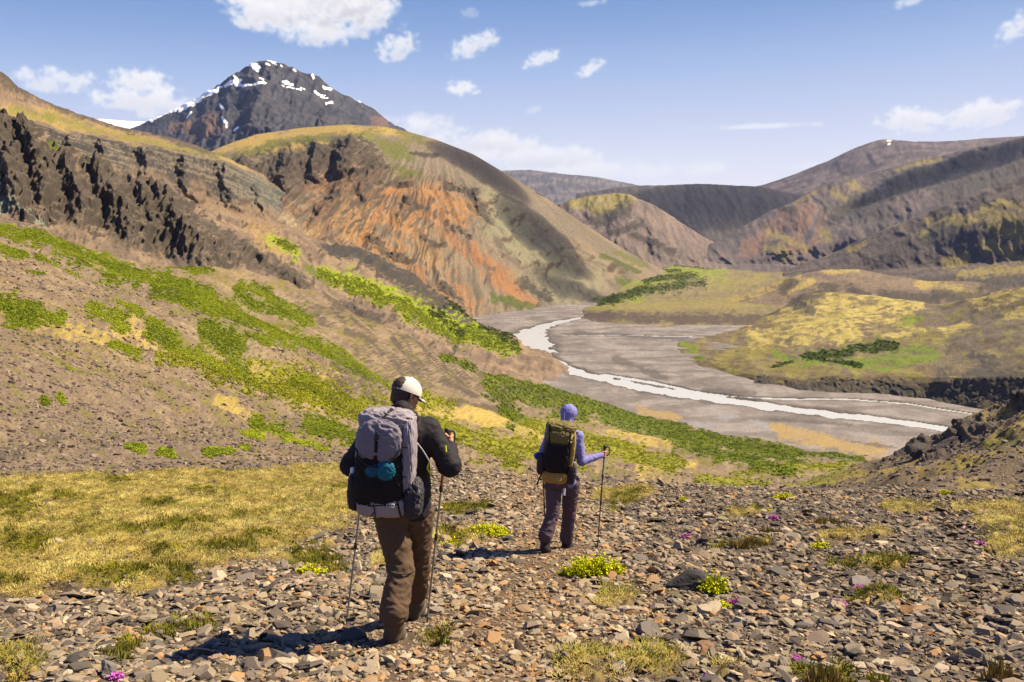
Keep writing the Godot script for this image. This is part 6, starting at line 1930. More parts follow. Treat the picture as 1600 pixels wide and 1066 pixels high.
	put("knee_zip", cord_mesh([knl + Vector3(-0.095, 0.04, 0.02), knl + Vector3(-0.04, 0.025, 0.098), knl + Vector3(0.05, 0.02, 0.100), knl + Vector3(0.10, 0.02, 0.03)], 0.005, 20), flat_mat(Color(0.05, 0.03, 0.02)), tr)
	put("pocket_flap", band_mesh([J.call(640, 826, 6.235), J.call(668, 818, 6.28)], Vector3(0.1, 0.1, 1), 0.045, 0.006, 8), tm, tr)
	# boots
	var bm := cloth_mat(Color(0.115, 0.085, 0.062), 0.8, 60.0, 0.1)
	for e in [[hel, tol, anl], [her, tor, anr]]:
		var bst := SurfaceTool.new()
		bst.begin(Mesh.PRIMITIVE_TRIANGLES)
		boot(bst, e[0], e[1], e[2], 1.12)
		var b := put("boot", bst.commit(), bm, o)
		put("sole", sole(e[0], e[1], 1.12), flat_mat(Color(0.16, 0.145, 0.13), 0.9), b)
	pole(base + topr + (topr - tipr).normalized() * 0.02, base + tipr, Color(0.30, 0.055, 0.022), Color(0.30, 0.28, 0.26), "orange-topped trekking pole in the front hiker's right hand")
	pole(base + topl + (topl - tipl).normalized() * 0.02, base + tipl, Color(0.55, 0.13, 0.03), Color(0.30, 0.28, 0.26), "orange-topped trekking pole at the front hiker's left, partly behind the backpack")
	build_grey_pack(base, J, shl, shr)

func build_grey_pack(base: Vector3, J: Callable, shl: Vector3, shr: Vector3) -> void:
	var c: Vector3 = J.call(602, 722, 6.03)
	var o := thing("backpack", base + c, "grey and black backpack with a teal bundle on the front hiker's back", "backpack", "backpacks carried by the hikers")
	var K := func(px: float, py: float, d: float) -> Vector3: return (J.call(px, py, d) as Vector3) - c
	o.rotation.z = -0.045
	o.scale = Vector3(0.94, 1.0, 1.0)
	var lav := cloth_mat(Color(0.215, 0.185, 0.230), 0.55, 50.0, 0.12)
	var lav2 := cloth_mat(Color(0.315, 0.270, 0.310), 0.55, 50.0, 0.12)
	var mesh_ := cloth_mat(Color(0.016, 0.013, 0.014), 0.75, 90.0, 0.2)
	var dark := cloth_mat(Color(0.050, 0.044, 0.056), 0.6, 60.0, 0.15)
	put("main_bag", bag_mesh(Vector3(0.41, 0.64, 0.27), 4.2, 0.010, 3, 60), lav, o, Vector3(0, 0, -0.02))
	put("rolled_top", bag_mesh(Vector3(0.39, 0.15, 0.25), 2.8, 0.017, 8, 60), lav2, o, Vector3(0.005, 0.285, -0.015))
	put("lid_panel", bag_mesh(Vector3(0.315, 0.29, 0.10), 2.4, 0.012, 12, 50), lav, o, Vector3(-0.028, 0.165, 0.138))
	put("side_panel", bag_mesh(Vector3(0.09, 0.52, 0.24), 3.4, 0.012, 15, 50), lav2, o, Vector3(0.172, 0.05, 0.022))
	var mp := put("mesh_pocket", bag_mesh(Vector3(0.335, 0.44, 0.13), 3.6, 0.013, 21, 60), mesh_, o, Vector3(-0.025, -0.075, 0.105))
	put("bundle", bag_mesh(Vector3(0.125, 0.125, 0.07), 2.3, 0.008, 25, 40), cloth_mat(Color(0.010, 0.135, 0.21), 0.6, 50.0, 0.1), mp, Vector3(0.055, 0.06, 0.062))
	put("bundle_tail", bag_mesh(Vector3(0.10, 0.08, 0.05), 2.3, 0.010, 29, 30), cloth_mat(Color(0.012, 0.10, 0.19), 0.6, 50.0, 0.1), mp, Vector3(-0.035, 0.055, 0.060))
	put("pocket_hem", cord_mesh([Vector3(-0.16, 0.20, 0.055), Vector3(-0.12, 0.125, 0.078), Vector3(-0.02, 0.085, 0.085), Vector3(0.09, 0.125, 0.078), Vector3(0.15, 0.21, 0.055)], 0.007, 24), flat_mat(Color(0.012, 0.011, 0.012)), mp)
	var bp := put("bottom_panel", bag_mesh(Vector3(0.345, 0.145, 0.20), 4.0, 0.007, 31, 50), cloth_mat(Color(0.36, 0.295, 0.29), 0.6, 50.0, 0.12), o, Vector3(-0.005, -0.275, 0.065))
	label_tag(bp, Vector3(0.075, 0.025, 0.104), Vector3(0.999, 0.03, 0).normalized(), Vector3(-0.03, 0.999, 0).normalized(), 0.058, 0.024)
	put("bungee", cord_mesh([Vector3(-0.16, 0.03, 0.098), Vector3(-0.06, 0.015, 0.106), Vector3(-0.03, 0.018, 0.106), Vector3(0.12, 0.03, 0.10)], 0.0035, 16), mesh_, bp)
	put("bungee", cord_mesh([Vector3(-0.05, 0.03, 0.104), Vector3(-0.035, -0.02, 0.108), Vector3(-0.065, -0.06, 0.10), Vector3(-0.07, -0.075, 0.09), Vector3(-0.03, -0.06, 0.104), Vector3(-0.04, 0.0, 0.108)], 0.003, 20), mesh_, bp)
	put("bungee", band_mesh([Vector3(0.115, 0.07, 0.09), Vector3(0.135, 0.0, 0.10), Vector3(0.15, -0.06, 0.085)], Vector3(0.2, 0, 1), 0.012, 0.004), mesh_, bp)
	put("center_strap", band_mesh([Vector3(0.045, 0.375, 0.03), Vector3(0.01, 0.34, 0.10), Vector3(-0.035, 0.26, 0.178), Vector3(-0.04, 0.16, 0.195), Vector3(-0.045, 0.05, 0.182)], Vector3(0, 0.2, 1), 0.022, 0.005), mesh_, o)
	put("buckle", bag_mesh(Vector3(0.034, 0.05, 0.014), 5.0, 0.0, 1, 14), flat_mat(Color(0.012, 0.012, 0.013), 0.4), o, Vector3(-0.037, 0.215, 0.194))
	put("zip_cord", cord_mesh([Vector3(0.10, 0.26, 0.125), Vector3(0.075, 0.22, 0.14), Vector3(0.085, 0.18, 0.145), Vector3(0.10, 0.15, 0.135)], 0.004, 14), flat_mat(Color(0.62, 0.58, 0.62)), o)
	put("zip_cord", cord_mesh([Vector3(-0.11, 0.24, 0.13), Vector3(-0.135, 0.20, 0.13), Vector3(-0.12, 0.185, 0.137), Vector3(-0.10, 0.195, 0.14)], 0.004, 14), flat_mat(Color(0.62, 0.58, 0.62)), o)
	for y in [0.14, -0.06]:
		put("compression_cord", cord_mesh([Vector3(0.12, y + 0.005, 0.145), Vector3(0.18, y, 0.145), Vector3(0.215, y + 0.002, 0.06)], 0.0035, 12), mesh_, o)
	put("side_pocket", bag_mesh(Vector3(0.125, 0.25, 0.19), 3.2, 0.016, 41, 50), dark, o, Vector3(0.215, -0.225, 0.05))
	put("side_pocket", bag_mesh(Vector3(0.085, 0.24, 0.18), 3.2, 0.014, 47, 50), dark, o, Vector3(-0.205, -0.20, 0.03))
	put("pocket_cord", cord_mesh([Vector3(0.255, -0.12, 0.13), Vector3(0.268, -0.20, 0.13), Vector3(0.255, -0.29, 0.125), Vector3(0.235, -0.31, 0.13), Vector3(0.225, -0.285, 0.142)], 0.004, 16), flat_mat(Color(0.45, 0.42, 0.46)), o)
	for s in [-1.0, 1.0]:
		var sh: Vector3 = (shl if s < 0 else shr) - c
		put("shoulder_strap", band_mesh([Vector3(0.10 * s, 0.22, -0.10), sh.lerp(Vector3(0, sh.y, sh.z), 0.35) + Vector3(0, 0.10, 0.02), sh.lerp(Vector3(0, sh.y, sh.z), 0.35) + Vector3(0, 0.06, -0.10), sh.lerp(Vector3(0, sh.y, sh.z), 0.30) + Vector3(0, -0.10, -0.15)], Vector3(0, 0.8, -0.6), 0.055, 0.014), dark, o)
	put("hip_belt", band_mesh([Vector3(-0.17, -0.24, -0.06), Vector3(-0.20, -0.25, -0.20), Vector3(-0.12, -0.26, -0.38)], Vector3(-1, 0, 0), 0.07, 0.02), dark, o)
	put("hip_belt", band_mesh([Vector3(0.20, -0.24, -0.06), Vector3(0.27, -0.25, -0.22), Vector3(0.20, -0.26, -0.40)], Vector3(1, 0, 0), 0.07, 0.02), dark, o)
	# bottle in the left pocket
	var b := thing("water_bottle", base + (J.call(551, 752, 6.00) as Vector3), "clear bottle with a white cap and orange label in the grey backpack's left pocket", "bottle")
	put("flask", rod_mesh(Vector3(0, -0.06, 0), Vector3(0.05, 1, 0), [[0.0, 0.0], [0.002, 0.030], [0.09, 0.031], [0.12, 0.022], [0.125, 0.012]], 18), flat_mat(Color(0.50, 0.48, 0.50), 0.25), b)
	put("label_band", rod_mesh(Vector3(0, -0.02, 0), Vector3(0.05, 1, 0), [[0.0, 0.0318], [0.05, 0.0322]], 18), flat_mat(Color(0.75, 0.20, 0.02), 0.6), b)
	put("bottle_cap", rod_mesh(Vector3(0.003, 0.058, 0), Vector3(0.05, 1, 0), [[0.0, 0.016], [0.012, 0.020], [0.035, 0.018], [0.037, 0.0]], 16), flat_mat(Color(0.70, 0.68, 0.68), 0.5), b)

func build_rear_hiker() -> void:
	var base := gp(868, 862)
	var o := thing("person", base, "smaller hiker in a violet hooded shirt and purple trousers walking further down", "person", "hikers on the slope")
	var J := func(px: float, py: float, d: float) -> Vector3: return two(px, py, d * 1.022, base)
	var headc: Vector3 = J.call(889.5, 650, 9.90)
	var look := Vector3(0.50, -0.30, -0.85).normalized()
	var neck0: Vector3 = J.call(886, 666, 9.88)
	var chest: Vector3 = J.call(882, 690, 9.90)
	var waist: Vector3 = J.call(880, 728, 9.90)
	var shl: Vector3 = J.call(861, 676, 9.86)
	var shr: Vector3 = J.call(903, 682, 9.92)
	var ell: Vector3 = J.call(846, 713, 9.90)
	var elr: Vector3 = J.call(909, 721, 9.86)
	var wrl: Vector3 = J.call(850, 732, 10.10)
	var wrr: Vector3 = J.call(937, 712, 10.00)
	var hpl: Vector3 = J.call(865, 758, 9.86)
	var hpr: Vector3 = J.call(892, 759, 9.92)
	var knl: Vector3 = J.call(864, 803, 9.80)
	var knr: Vector3 = J.call(889, 806, 10.0)
	var anl: Vector3 = J.call(852, 846, 9.72)
	var anr: Vector3 = J.call(885, 848, 10.08)
	var hel: Vector3 = J.call(850, 862, 9.68)
	var tol: Vector3 = J.call(857, 867, 9.82)
	var her: Vector3 = J.call(883, 861, 10.06)
	var tor: Vector3 = J.call(894, 854, 10.30)
	var topr: Vector3 = J.call(945, 700, 10.06)
	var tipr: Vector3 = J.call(933, 863, 10.06)
	var gripr: Vector3 = J.call(944.2, 709, 10.06)
	var topl: Vector3 = J.call(848, 726, 10.18)
	var tipl: Vector3 = J.call(853, 853, 10.36)
	var gripl: Vector3 = topl.lerp(tipl, 0.07)
	var skin := flat_mat(Color(0.46, 0.23, 0.14), 0.6)
	var st := SurfaceTool.new()
	st.begin(Mesh.PRIMITIVE_TRIANGLES)
	flesh(st, [[neck0 - Vector3(0, 0.03, 0), headc - Vector3(0, 0.06, 0), 0.048, 0.048], [neck0, chest, 0.05, 0.085], [shl, shr, 0.05, 0.05], [chest, waist, 0.088, 0.08], [waist, hpl.lerp(hpr, 0.5), 0.075, 0.075],
		[shl, ell, 0.042, 0.034], [ell, wrl, 0.034, 0.023], [shr, elr, 0.042, 0.034], [elr, wrr, 0.034, 0.023], [hpl, knl, 0.066, 0.046], [knl, anl, 0.046, 0.036], [hpr, knr, 0.066, 0.046], [knr, anr, 0.050, 0.036], [anl, hel.lerp(tol, 0.6) + Vector3(0, 0.03, 0), 0.036, 0.03], [anr, her.lerp(tor, 0.6) + Vector3(0, 0.03, 0), 0.036, 0.03]], 0.013, 0.035)
	flesh(st, head_bones(headc, look, 0.95), 0.005, 0.022)
	hand(st, gripr, topr - tipr, wrr, 0.014, 0.95)
	hand(st, gripl, topl - tipl, wrl, 0.014, 0.95)
	put("body", st.commit(), skin, o)
	var F := look
	var R := F.cross(Vector3.UP).normalized()
	var U := R.cross(F).normalized()
	for q in [-1.0, 1.0]:
		put("eye", bag_mesh(Vector3.ONE * 0.022, 2.0, 0.0, 1, 10), flat_mat(Color(0.7, 0.68, 0.65), 0.2), o, headc + R * 0.030 * q + U * 0.006 + F * 0.074)
	put("hair", flesh_mesh([[headc + U * 0.06 + F * 0.03, headc + U * 0.05 - F * 0.03, 0.052, 0.07], [headc + R * 0.055 + U * 0.02, headc + R * 0.055 - U * 0.03, 0.03, 0.024], [headc - R * 0.055 + U * 0.02, headc - R * 0.055 - U * 0.03, 0.03, 0.024]], 0.008, 0.02), flat_mat(Color(0.10, 0.05, 0.025), 0.7), o)
	var vm := cloth_mat(Color(0.235, 0.222, 0.540), 0.75, 60.0, 0.08)
	var sb := [[neck0 - Vector3(0, 0.02, 0), chest, 0.06, 0.10], [shl, shr, 0.062, 0.062]]
	for q in [-1.0, 1.0]:
		sb.append([chest + Vector3(0.055 * q, 0, 0), waist + Vector3(0.045 * q, 0, 0), 0.095, 0.088])
		sb.append([waist + Vector3(0.045 * q, 0, 0), hpl.lerp(hpr, 0.5) + Vector3(0.07 * q, 0.05, 0), 0.088, 0.10])
	sb.append([shl, ell, 0.056, 0.046])
	sb.append([ell, wrl, 0.045, 0.033])
	sb.append([shr, elr, 0.058, 0.047])
	sb.append([elr, wrr + (wrr - elr) * 0.06, 0.046, 0.033])
	var shirt := put("shirt", flesh_mesh(sb, 0.009, 0.03, folds(Vector3(10, 9, 10), 0.006, 15.0)), vm, o)
	put("hood", flesh_mesh([[headc + U * 0.048 - F * 0.034, headc + U * 0.044 + F * 0.014, 0.080, 0.080], [headc + U * 0.02 - F * 0.034, headc - U * 0.09 - F * 0.036, 0.086, 0.064], [headc - U * 0.09 - F * 0.03, neck0 - Vector3(0, 0.05, 0), 0.066, 0.085], [headc - U * 0.10 + F * 0.03, neck0 - Vector3(0, 0.02, 0.02), 0.05, 0.06]], 0.008, 0.03, folds(Vector3(13, 2.5, 13), 0.007, 19.0)), vm, shirt)
	put("hood_seam", cord_mesh([headc + U * 0.132 + F * 0.01, headc + U * 0.112 - F * 0.080, headc + U * 0.03 - F * 0.122, headc - U * 0.06 - F * 0.112, headc - U * 0.13 - F * 0.098], 0.006, 20), flat_mat(Color(0.55, 0.53, 0.78)), shirt)
	var tm := cloth_mat(Color(0.115, 0.076, 0.098), 0.85, 40.0, 0.12)
	var tb := [[hpl + Vector3(0.01, 0.04, 0), hpr + Vector3(-0.01, 0.04, 0), 0.104, 0.104], [hpl, knl, 0.097, 0.070], [knl, anl + Vector3(0, 0.065, 0), 0.068, 0.078], [hpr, knr, 0.097, 0.070], [knr, anr + Vector3(0, 0.06, 0), 0.068, 0.076]]
	var tr := put("trousers", flesh_mesh(tb, 0.010, 0.022, folds(Vector3(6, 9, 6), 0.012, 23.0)), tm, o)
	put("seat_seam", cord_mesh([J.call(848, 757, 9.76), J.call(862, 766, 9.735), J.call(879, 765, 9.755)], 0.004, 12), flat_mat(Color(0.04, 0.022, 0.03)), tr)
	put("drawstring", band_mesh([J.call(882, 763, 9.77), J.call(881, 774, 9.765)], Vector3(0, 0, 1), 0.03, 0.006, 6), flat_mat(Color(0.55, 0.55, 0.80)), shirt)
	var bm := cloth_mat(Color(0.055, 0.038, 0.038), 0.8, 60.0, 0.1)
	for e in [[hel, tol, anl], [her, tor, anr]]:
		var bst := SurfaceTool.new()
		bst.begin(Mesh.PRIMITIVE_TRIANGLES)
		boot(bst, e[0], e[1], e[2], 0.98)
		var b := put("boot", bst.commit(), bm, o)
		put("sole", sole(e[0], e[1], 0.98), flat_mat(Color(0.14, 0.10, 0.09), 0.9), b)
	pole(base + topr + (topr - tipr).normalized() * 0.02, base + tipr, Color(0.03, 0.30, 0.26), Color(0.05, 0.045, 0.045), "teal-topped trekking pole in the rear hiker's right hand")
	pole(base + topl + (topl - tipl).normalized() * 0.02, base + tipl, Color(0.16, 0.08, 0.07), Color(0.08, 0.065, 0.06), "dark trekking pole at the rear hiker's left leg")
	build_khaki_pack(base, J, shl, shr)

func build_khaki_pack(base: Vector3, J: Callable, shl: Vector3, shr: Vector3) -> void:
	var c: Vector3 = J.call(872, 707, 9.68)
	var o := thing("backpack", base + c, "khaki and black backpack on the rear hiker's back", "backpack", "backpacks carried by the hikers")
	o.rotation.z = -0.10
	var kh := cloth_mat(Color(0.185, 0.145, 0.048), 0.6, 50.0, 0.12)
	var yw := cloth_mat(Color(0.42, 0.30, 0.07), 0.6, 50.0, 0.12)
	var mesh_ := cloth_mat(Color(0.016, 0.012, 0.014), 0.75, 90.0, 0.2)
	var dark := cloth_mat(Color(0.045, 0.032, 0.045), 0.65, 60.0, 0.15)
	put("main_bag", bag_mesh(Vector3(0.32, 0.58, 0.24), 4.0, 0.008, 53, 50), dark, o, Vector3(0, -0.01, -0.02))
	put("lid", bag_mesh(Vector3(0.325, 0.125, 0.27), 3.0, 0.014, 57, 50), kh, o, Vector3(0.005, 0.285, -0.005))
	put("lid_pocket", bag_mesh(Vector3(0.285, 0.16, 0.11), 3.2, 0.010, 61, 50), kh, o, Vector3(-0.005, 0.195, 0.10))
	var mp := put("mesh_pocket", bag_mesh(Vector3(0.27, 0.36, 0.13), 3.4, 0.010, 67, 50), mesh_, o, Vector3(-0.015, -0.03, 0.10))
	put("pocket_hem", cord_mesh([Vector3(-0.13, 0.165, 0.03), Vector3(-0.05, 0.15, 0.066), Vector3(0.06, 0.15, 0.066), Vector3(0.13, 0.165, 0.03)], 0.006, 16), flat_mat(Color(0.03, 0.026, 0.028)), mp)
	put("side_strip", bag_mesh(Vector3(0.055, 0.42, 0.15), 3.2, 0.008, 71, 40), yw, o, Vector3(0.148, 0.055, 0.055))
	var bp := put("bottom_panel", bag_mesh(Vector3(0.285, 0.135, 0.18), 4.0, 0.006, 75, 40), cloth_mat(Color(0.40, 0.235, 0.055), 0.65, 50.0, 0.12), o, Vector3(-0.015, -0.265, 0.055))
	label_tag(bp, Vector3(0.045, -0.005, 0.092), Vector3(1, 0, 0), Vector3(0, 1, 0), 0.055, 0.022)
	put("side_pocket", bag_mesh(Vector3(0.085, 0.23, 0.16), 3.2, 0.012, 79, 40), dark, o, Vector3(-0.175, -0.145, 0.02))
	put("side_pocket", bag_mesh(Vector3(0.10, 0.24, 0.17), 3.2, 0.012, 83, 40), dark, o, Vector3(0.165, -0.215, 0.03))
	put("lid_strap", band_mesh([Vector3(0.115, 0.33, 0.09), Vector3(0.105, 0.22, 0.158), Vector3(0.10, 0.08, 0.16)], Vector3(0, 0, 1), 0.018, 0.005), mesh_, o)
	put("lid_strap", band_mesh([Vector3(-0.125, 0.33, 0.09), Vector3(-0.125, 0.22, 0.145), Vector3(-0.12, 0.08, 0.15)], Vector3(0, 0, 1), 0.018, 0.005), mesh_, o)
	put("zip_cord", cord_mesh([Vector3(-0.04, 0.245, 0.145), Vector3(0.0, 0.24, 0.152), Vector3(0.01, 0.225, 0.157), Vector3(0.05, 0.228, 0.152)], 0.0045, 14), flat_mat(Color(0.75, 0.70, 0.45)), o)
	put("zip_cord", cord_mesh([Vector3(0.14, 0.24, 0.12), Vector3(0.11, 0.20, 0.155), Vector3(0.085, 0.175, 0.158), Vector3(0.13, 0.16, 0.145)], 0.0045, 14), flat_mat(Color(0.75, 0.62, 0.25)), o)
	put("haul_loop", cord_mesh([Vector3(0.07, 0.30, -0.10), Vector3(0.10, 0.36, -0.09), Vector3(0.14, 0.30, -0.08)], 0.006, 12), flat_mat(Color(0.65, 0.56, 0.35)), o)
	for i in 4:
		put("side_cord", cord_mesh([Vector3(0.165, -0.05 - 0.01 * i, 0.09), Vector3(0.19 + 0.008 * i, -0.09, 0.10 - 0.02 * i), Vector3(0.20 + 0.012 * i, -0.15 - 0.012 * i, 0.09 - 0.02 * i)], 0.0035, 10), flat_mat(Color(0.40, 0.34, 0.36)), o)
	put("loose_strap", band_mesh([Vector3(-0.16, -0.26, 0.02), Vector3(-0.185, -0.33, 0.03), Vector3(-0.20, -0.39, 0.03)], Vector3(0, 0, 1), 0.02, 0.004), mesh_, o)
	for s in [-1.0, 1.0]:
		var sh: Vector3 = (shl if s < 0 else shr) - c
		put("shoulder_strap", band_mesh([Vector3(0.09 * s, 0.20, -0.09), sh + Vector3(-0.03 * s, 0.07, 0.03), sh + Vector3(-0.03 * s, 0.04, -0.08), sh + Vector3(-0.04 * s, -0.12, -0.11)], Vector3(0, 0.8, -0.6), 0.045, 0.012), mesh_, o)
	put("hip_belt", band_mesh([Vector3(0.12, -0.25, -0.05), Vector3(0.20, -0.26, -0.16), Vector3(0.14, -0.27, -0.33)], Vector3(1, 0, 0), 0.06, 0.02), dark, o)
	put("hip_belt", band_mesh([Vector3(-0.12, -0.25, -0.05), Vector3(-0.16, -0.26, -0.16), Vector3(-0.10, -0.27, -0.33)], Vector3(-1, 0, 0), 0.06, 0.02), dark, o)
	var cl := thing("cloth", base + (J.call(842, 713, 9.72) as Vector3), "bright blue cloth tucked into the khaki backpack's left side", "cloth")
	put("fabric", bag_mesh(Vector3(0.085, 0.06, 0.07), 2.4, 0.014, 91, 30), cloth_mat(Color(0.035, 0.055, 0.55), 0.7, 50.0, 0.1), cl)

# ---------- sky ----------
func cloud_at(im: Image, az: float, el: float, w: float, h: float, sd: int, dense: float, tilt := 0.0) -> void:
	# angles in radians; soft lumps of white over the blue
	var W := im.get_width()
	var H := im.get_height()
	var px := TAU / W
	var rx := int(w * 1.35 / px / cos(el))
	var ry := int(h * 1.35 / px)
	var cx := int(fposmod(az / TAU, 1.0) * W)
	var cy := int((0.5 - el / PI) * H)
	for y in range(-ry, ry + 1):
		var yy := cy + y
		if yy < 0 or yy >= H / 2 - 1: continue
		for x in range(-rx, rx + 1):
			var u := x * px * cos(el)
			var v := -y * px
			var uu := u * cos(tilt) + v * sin(tilt)
			var vv := -u * sin(tilt) + v * cos(tilt)
			var s := uu / w
			var t := vv / h
			var q := s * s + (t * t if t > 0 else t * t * 1.7)
			if q > 1.9: continue
			var f := maxf(w, h) * 0.35
			var n := cells.get_noise_3d(u / f * 0.8, v / f * 1.1, sd * 7.7) * 0.85 + soft.get_noise_3d(u / f * 3.0, v / f * 3.6, sd * 3.1) * 0.35
			var d := 1.0 - q * 0.95 + n * 1.15
			var a := clampf(smoothstep(0.0, 0.95, d) * dense, 0, 1) * smoothstep(1.9, 1.1, q)
			if a <= 0.003: continue
			var thick := smoothstep(0.35, 1.2, d)
			var under := clampf(0.5 - t * 0.75 - n * 0.5, 0, 1) * thick
			var k := Color(0.985, 0.978, 0.985).lerp(Color(0.70, 0.69, 0.745), under * 0.9 * smoothstep(0.004, 0.03, h))
			var xx := posmod(cx + x, W)
			var o := im.get_pixel(xx, yy)
			im.set_pixel(xx, yy, o.lerp(k, a))

func sky_image() -> Image:
	var W := 4096
	var H := 2048
	var small := Image.create(72, 1024, false, Image.FORMAT_RGB8)
	var stops := [[-5.0, Color8(214, 212, 224)], [0.0, Color8(243, 241, 247)], [3.0, Color8(242, 241, 248)], [5.0, Color8(228, 231, 246)], [7.5, Color8(201, 211, 238)], [10.5, Color8(168, 190, 229)], [13.0, Color8(139, 168, 216)], [16.0, Color8(112, 147, 204)], [25.0, Color8(84, 124, 194)], [45.0, Color8(62, 100, 174)], [90.0, Color8(44, 78, 150)]]
	for y in 1024:
		for x in 72:
			var az := (x - 3.5) / 64.0 * TAU
			var el := 90.0 - (y + 0.5) / 1024.0 * 180.0
			var sunward := 0.5 + 0.5 * cos(az - deg_to_rad(80.0))
			var e2 := el - 3.2 * (sunward - 0.58) * smoothstep(2.0, 12.0, el)
			var k: Color = stops[0][1]
			for i in stops.size() - 1:
				if e2 >= stops[i][0]:
					k = (stops[i][1] as Color).lerp(stops[i + 1][1], clampf((e2 - stops[i][0]) / (stops[i + 1][0] - stops[i][0]), 0, 1))
			small.set_pixel(x, y, k)
	small.resize(W / 64 * 72, H, Image.INTERPOLATE_CUBIC)
	small = small.get_region(Rect2i(W / 64 * 4, 0, W, H))
	var list := [[490, 14, 130, 50, 1.0, 0.0], [560, 6, 66, 50, 1.0, 0.0], [430, 16, 70, 40, 1.0, 0.0], [410, 25, 50, 30, 0.9, 0.0], [495, 55, 55, 22, 0.8, 0.0], [620, 76, 34, 24, 0.85, 0.3], [742, 72, 44, 20, 0.85, 0.35], [846, 92, 32, 13, 0.8, 0.35], [925, 107, 26, 12, 0.8, 0.5], [721, 140, 28, 14, 0.9, 0.0], [833, 172, 14, 7, 0.35, 0.4], [86, 127, 58, 20, 0.8, 0.05], [218, 128, 46, 20, 0.95, 0.0], [224, 160, 82, 26, 0.95, 0.0], [772, 212, 34, 16, 0.65, 0.0], [655, 190, 60, 13, 0.5, 0.0], [735, 230, 120, 30, 0.9, 0.0], [860, 252, 130, 24, 0.8, 0.0], [1000, 268, 170, 16, 0.7, 0.0], [660, 200, 70, 16, 0.7, 0.0], [1190, 198, 100, 4.5, 0.6, 0.0], [1425, 190, 50, 22, 0.9, 0.0], [1535, 178, 54, 22, 0.9, 0.1], [1592, 42, 34, 18, 0.8, 0.6], [1422, 3, 34, 8, 0.6, 0.3], [925, 6, 26, 5, 0.5, 0.1], [735, 20, 16, 10, 0.3, 0.0], [1280, 262, 60, 10, 0.3, 0.0]]
	for i in list.size():
		var e = list[i]
		var v := (at(e[0], e[1], 100.0) - EYE).normalized()
		cloud_at(small, atan2(v.x, -v.z), asin(v.y), e[2] / FOCAL, e[3] / FOCAL, i, e[4], e[5])
	# the same broken cumulus goes on round the rest of the sky
	var r := RandomNumberGenerator.new()
	r.seed = 12
	for i in 34:
		var az := r.randf_range(0.7, TAU - 0.7)
		var el := deg_to_rad(r.randf_range(3.0, 38.0))
		var w := r.randf_range(0.02, 0.08)
		cloud_at(small, az, el, w, w * r.randf_range(0.3, 0.5), 100 + i, r.randf_range(0.6, 1.0), r.randf_range(-0.1, 0.3))
	return small

func cumulus(px: float, py: float, d: float, dist: float, size: Vector3, depth: float, label: String) -> void:
	# a drifting cloud of real vapour between the sun and the land under that bearing; depth: how dense it is through its middle
	var o := FogVolume.new()
	o.shape = RenderingServer.FOG_VOLUME_SHAPE_ELLIPSOID
	o.size = size
	var m := FogMaterial.new()
	m.albedo = Color(0.95, 0.95, 0.96)
	m.density = depth / size.y
	o.material = m
	o.name = numbered("cloud")
	o.position = at(px, py, d) + sun_dir * dist
	add_child(o, true)
	tag(o, label, "cloud", "", "structure")

var sun_dir := Vector3.ZERO

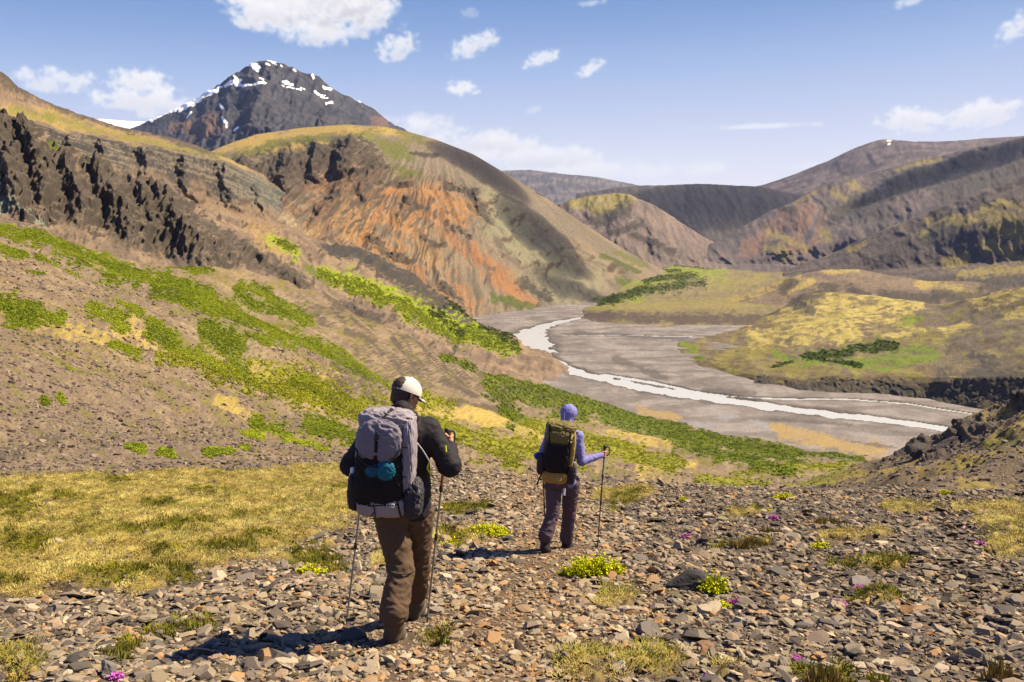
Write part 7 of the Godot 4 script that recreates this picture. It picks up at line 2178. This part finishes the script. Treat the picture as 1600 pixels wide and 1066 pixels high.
func _ready() -> void:
	# camera, sky, sun, exposure
	var cam := Camera3D.new()
	cam.name = "camera"
	cam.position = EYE
	cam.rotation = Vector3(-TILT, 0, 0)
	cam.fov = rad_to_deg(2.0 * atan(533.0 / FOCAL))
	cam.near = 0.1
	cam.far = 30000.0
	add_child(cam)
	soft = mk_noise(FastNoiseLite.TYPE_SIMPLEX_SMOOTH, 1.0, 3, 3)
	ridged = mk_noise(FastNoiseLite.TYPE_SIMPLEX_SMOOTH, 1.0, 4, 8, FastNoiseLite.FRACTAL_RIDGED)
	broad = mk_noise(FastNoiseLite.TYPE_SIMPLEX_SMOOTH, 1.0, 2, 15, FastNoiseLite.FRACTAL_RIDGED)
	broad.fractal_gain = 0.35
	lumps = mk_noise(FastNoiseLite.TYPE_CELLULAR, 1.0, 2, 9)
	lumps.cellular_return_type = FastNoiseLite.RETURN_DISTANCE
	cells = mk_noise(FastNoiseLite.TYPE_SIMPLEX_SMOOTH, 1.0, 5, 21)
	var az := deg_to_rad(77.0)
	var el := deg_to_rad(50.0)
	sun_dir = Vector3(cos(el) * sin(az), sin(el), -cos(el) * cos(az))
	var sun := DirectionalLight3D.new()
	sun.name = "sun"
	sun.light_energy = 1.6
	sun.light_color = Color(1.0, 0.94, 0.80)
	sun.light_angular_distance = 0.5
	sun.shadow_enabled = true
	add_child(sun)
	sun.look_at_from_position(sun_dir * 100.0, Vector3.ZERO)
	var env := Environment.new()
	env.background_mode = Environment.BG_SKY
	env.sky = Sky.new()
	var sm := PanoramaSkyMaterial.new()
	sm.panorama = ImageTexture.create_from_image(sky_image())
	env.sky.sky_material = sm
	env.background_energy_multiplier = 0.48
	env.tonemap_mode = Environment.TONE_MAPPER_LINEAR
	env.tonemap_exposure = 2.2
	env.volumetric_fog_enabled = true
	env.volumetric_fog_density = 0.0
	env.fog_enabled = true
	env.fog_density = 0.00002
	env.fog_light_color = Color(0.68, 0.77, 1.0)
	env.sdfgi_enabled = true
	env.ssao_enabled = true
	env.ssil_enabled = true
	var we := WorldEnvironment.new()
	we.name = "world"
	we.environment = env
	add_child(we)
	# textures
	tex.grain = noise_tex(mk_noise(FastNoiseLite.TYPE_CELLULAR, 0.035, 4, 5), 1024, 0.70, 1.0)
	tex.soft = noise_tex(mk_noise(FastNoiseLite.TYPE_SIMPLEX_SMOOTH, 0.012, 5, 6), 512, 0.7, 1.0)
	tex.cloth = noise_tex(mk_noise(FastNoiseLite.TYPE_SIMPLEX_SMOOTH, 0.03, 5, 7), 512, 0.78, 1.0)
	var t0 := Time.get_ticks_msec()
	# the land
	build_snow_peak()
	build_far_land()
	build_orange_mountain()
	build_plateau()
	build_rocky_ridge()
	print("far ", Time.get_ticks_msec() - t0)
	build_terraces()
	build_moss_hill()
	build_plain()
	print("mid ", Time.get_ticks_msec() - t0)
	var near_side := build_near_hillside()
	var bank := build_right_hill()
	var ground := build_slope()
	print("near ", Time.get_ticks_msec() - t0)
	# what lies and grows on it
	cumulus(745, 275, 1950, 1500, Vector3(330, 90, 260), 1.3, "white cumulus drifting above the upper right flank of the orange mountain")
	cumulus(850, 370, 1800, 1500, Vector3(330, 90, 240), 1.3, "white cumulus drifting above the middle right flank of the orange mountain")
	cumulus(890, 450, 1600, 1500, Vector3(200, 70, 200), 0.9, "small white cumulus drifting above the foot of the orange mountain")
	cumulus(1500, 280, 2950, 1700, Vector3(560, 140, 360), 1.1, "large white cumulus drifting above the right mountain ridge")
	cumulus(1130, 310, 3900, 1900, Vector3(900, 160, 800), 0.9, "white cumulus drifting above the dark ridge at the valley end")
	build_stones(ground)
	build_scree(hillside, near_side, 110000, 110.0, Vector2(0.04, 0.28), band_paint, 61)
	build_scree(right_land, bank, 14000, 60.0, Vector2(0.03, 0.22), [], 64)
	build_shrubs("willow_scrub", hillside, shrub_spots, 26000, Vector2(0.45, 1.1), [Color(0.070, 0.100, 0.010), Color(0.21, 0.24, 0.018)], "dark green willow scrub on the lower hillside above the river", 71, 0.0008)
	build_shrubs("green_scrub", hillside, band_paint, 52000, Vector2(0.06, 0.14), [Color(0.115, 0.145, 0.008), Color(0.27, 0.295, 0.014)], "bright green scrub growing in slanting bands on the left hillside", 72, 0.010)
	build_shrubs("low_grass", hillside, lush_spots, 30000, Vector2(0.10, 0.22), [Color(0.135, 0.135, 0.010), Color(0.28, 0.275, 0.016)], "yellow green low growth on the gentle slope beyond the two hikers", 76, 0.010)
	build_shrubs("meadow_scrub", ridge_land, ridge_green, 7000, Vector2(0.8, 2.0), [Color(0.09, 0.115, 0.008), Color(0.25, 0.27, 0.012)], "lime green scrub on the slope below the dark spur left of the river", 73)
	build_shrubs("shade_scrub", ridge_land, strips([[700, 470, 770, 512, 9], [745, 500, 800, 540, 9], [670, 480, 720, 520, 5]], Color(1, 0, 0), 1.0), 900, Vector2(2.0, 4.0), [Color(0.030, 0.042, 0.010), Color(0.085, 0.10, 0.016)], "dark bushes at the tip of the dark spur left of the river", 78)
	build_shrubs("valley_scrub", terrace_land, terrace_green, 3500, Vector2(2.0, 4.5), [Color(0.040, 0.058, 0.012), Color(0.13, 0.15, 0.02)], "green bushes on the flats at the valley bend beyond the river", 74)
	build_shrubs("bank_scrub", moss_land, moss_green, 1500, Vector2(1.2, 3.0), [Color(0.035, 0.055, 0.012), Color(0.11, 0.15, 0.016)], "dark green bushes at the foot of the yellow moss hill", 75)
	build_moss()
	build_rocks()
	build_plants()
	print("cover ", Time.get_ticks_msec() - t0)
	# the hikers
	build_front_hiker()
	build_rear_hiker()
	print("all ", Time.get_ticks_msec() - t0)
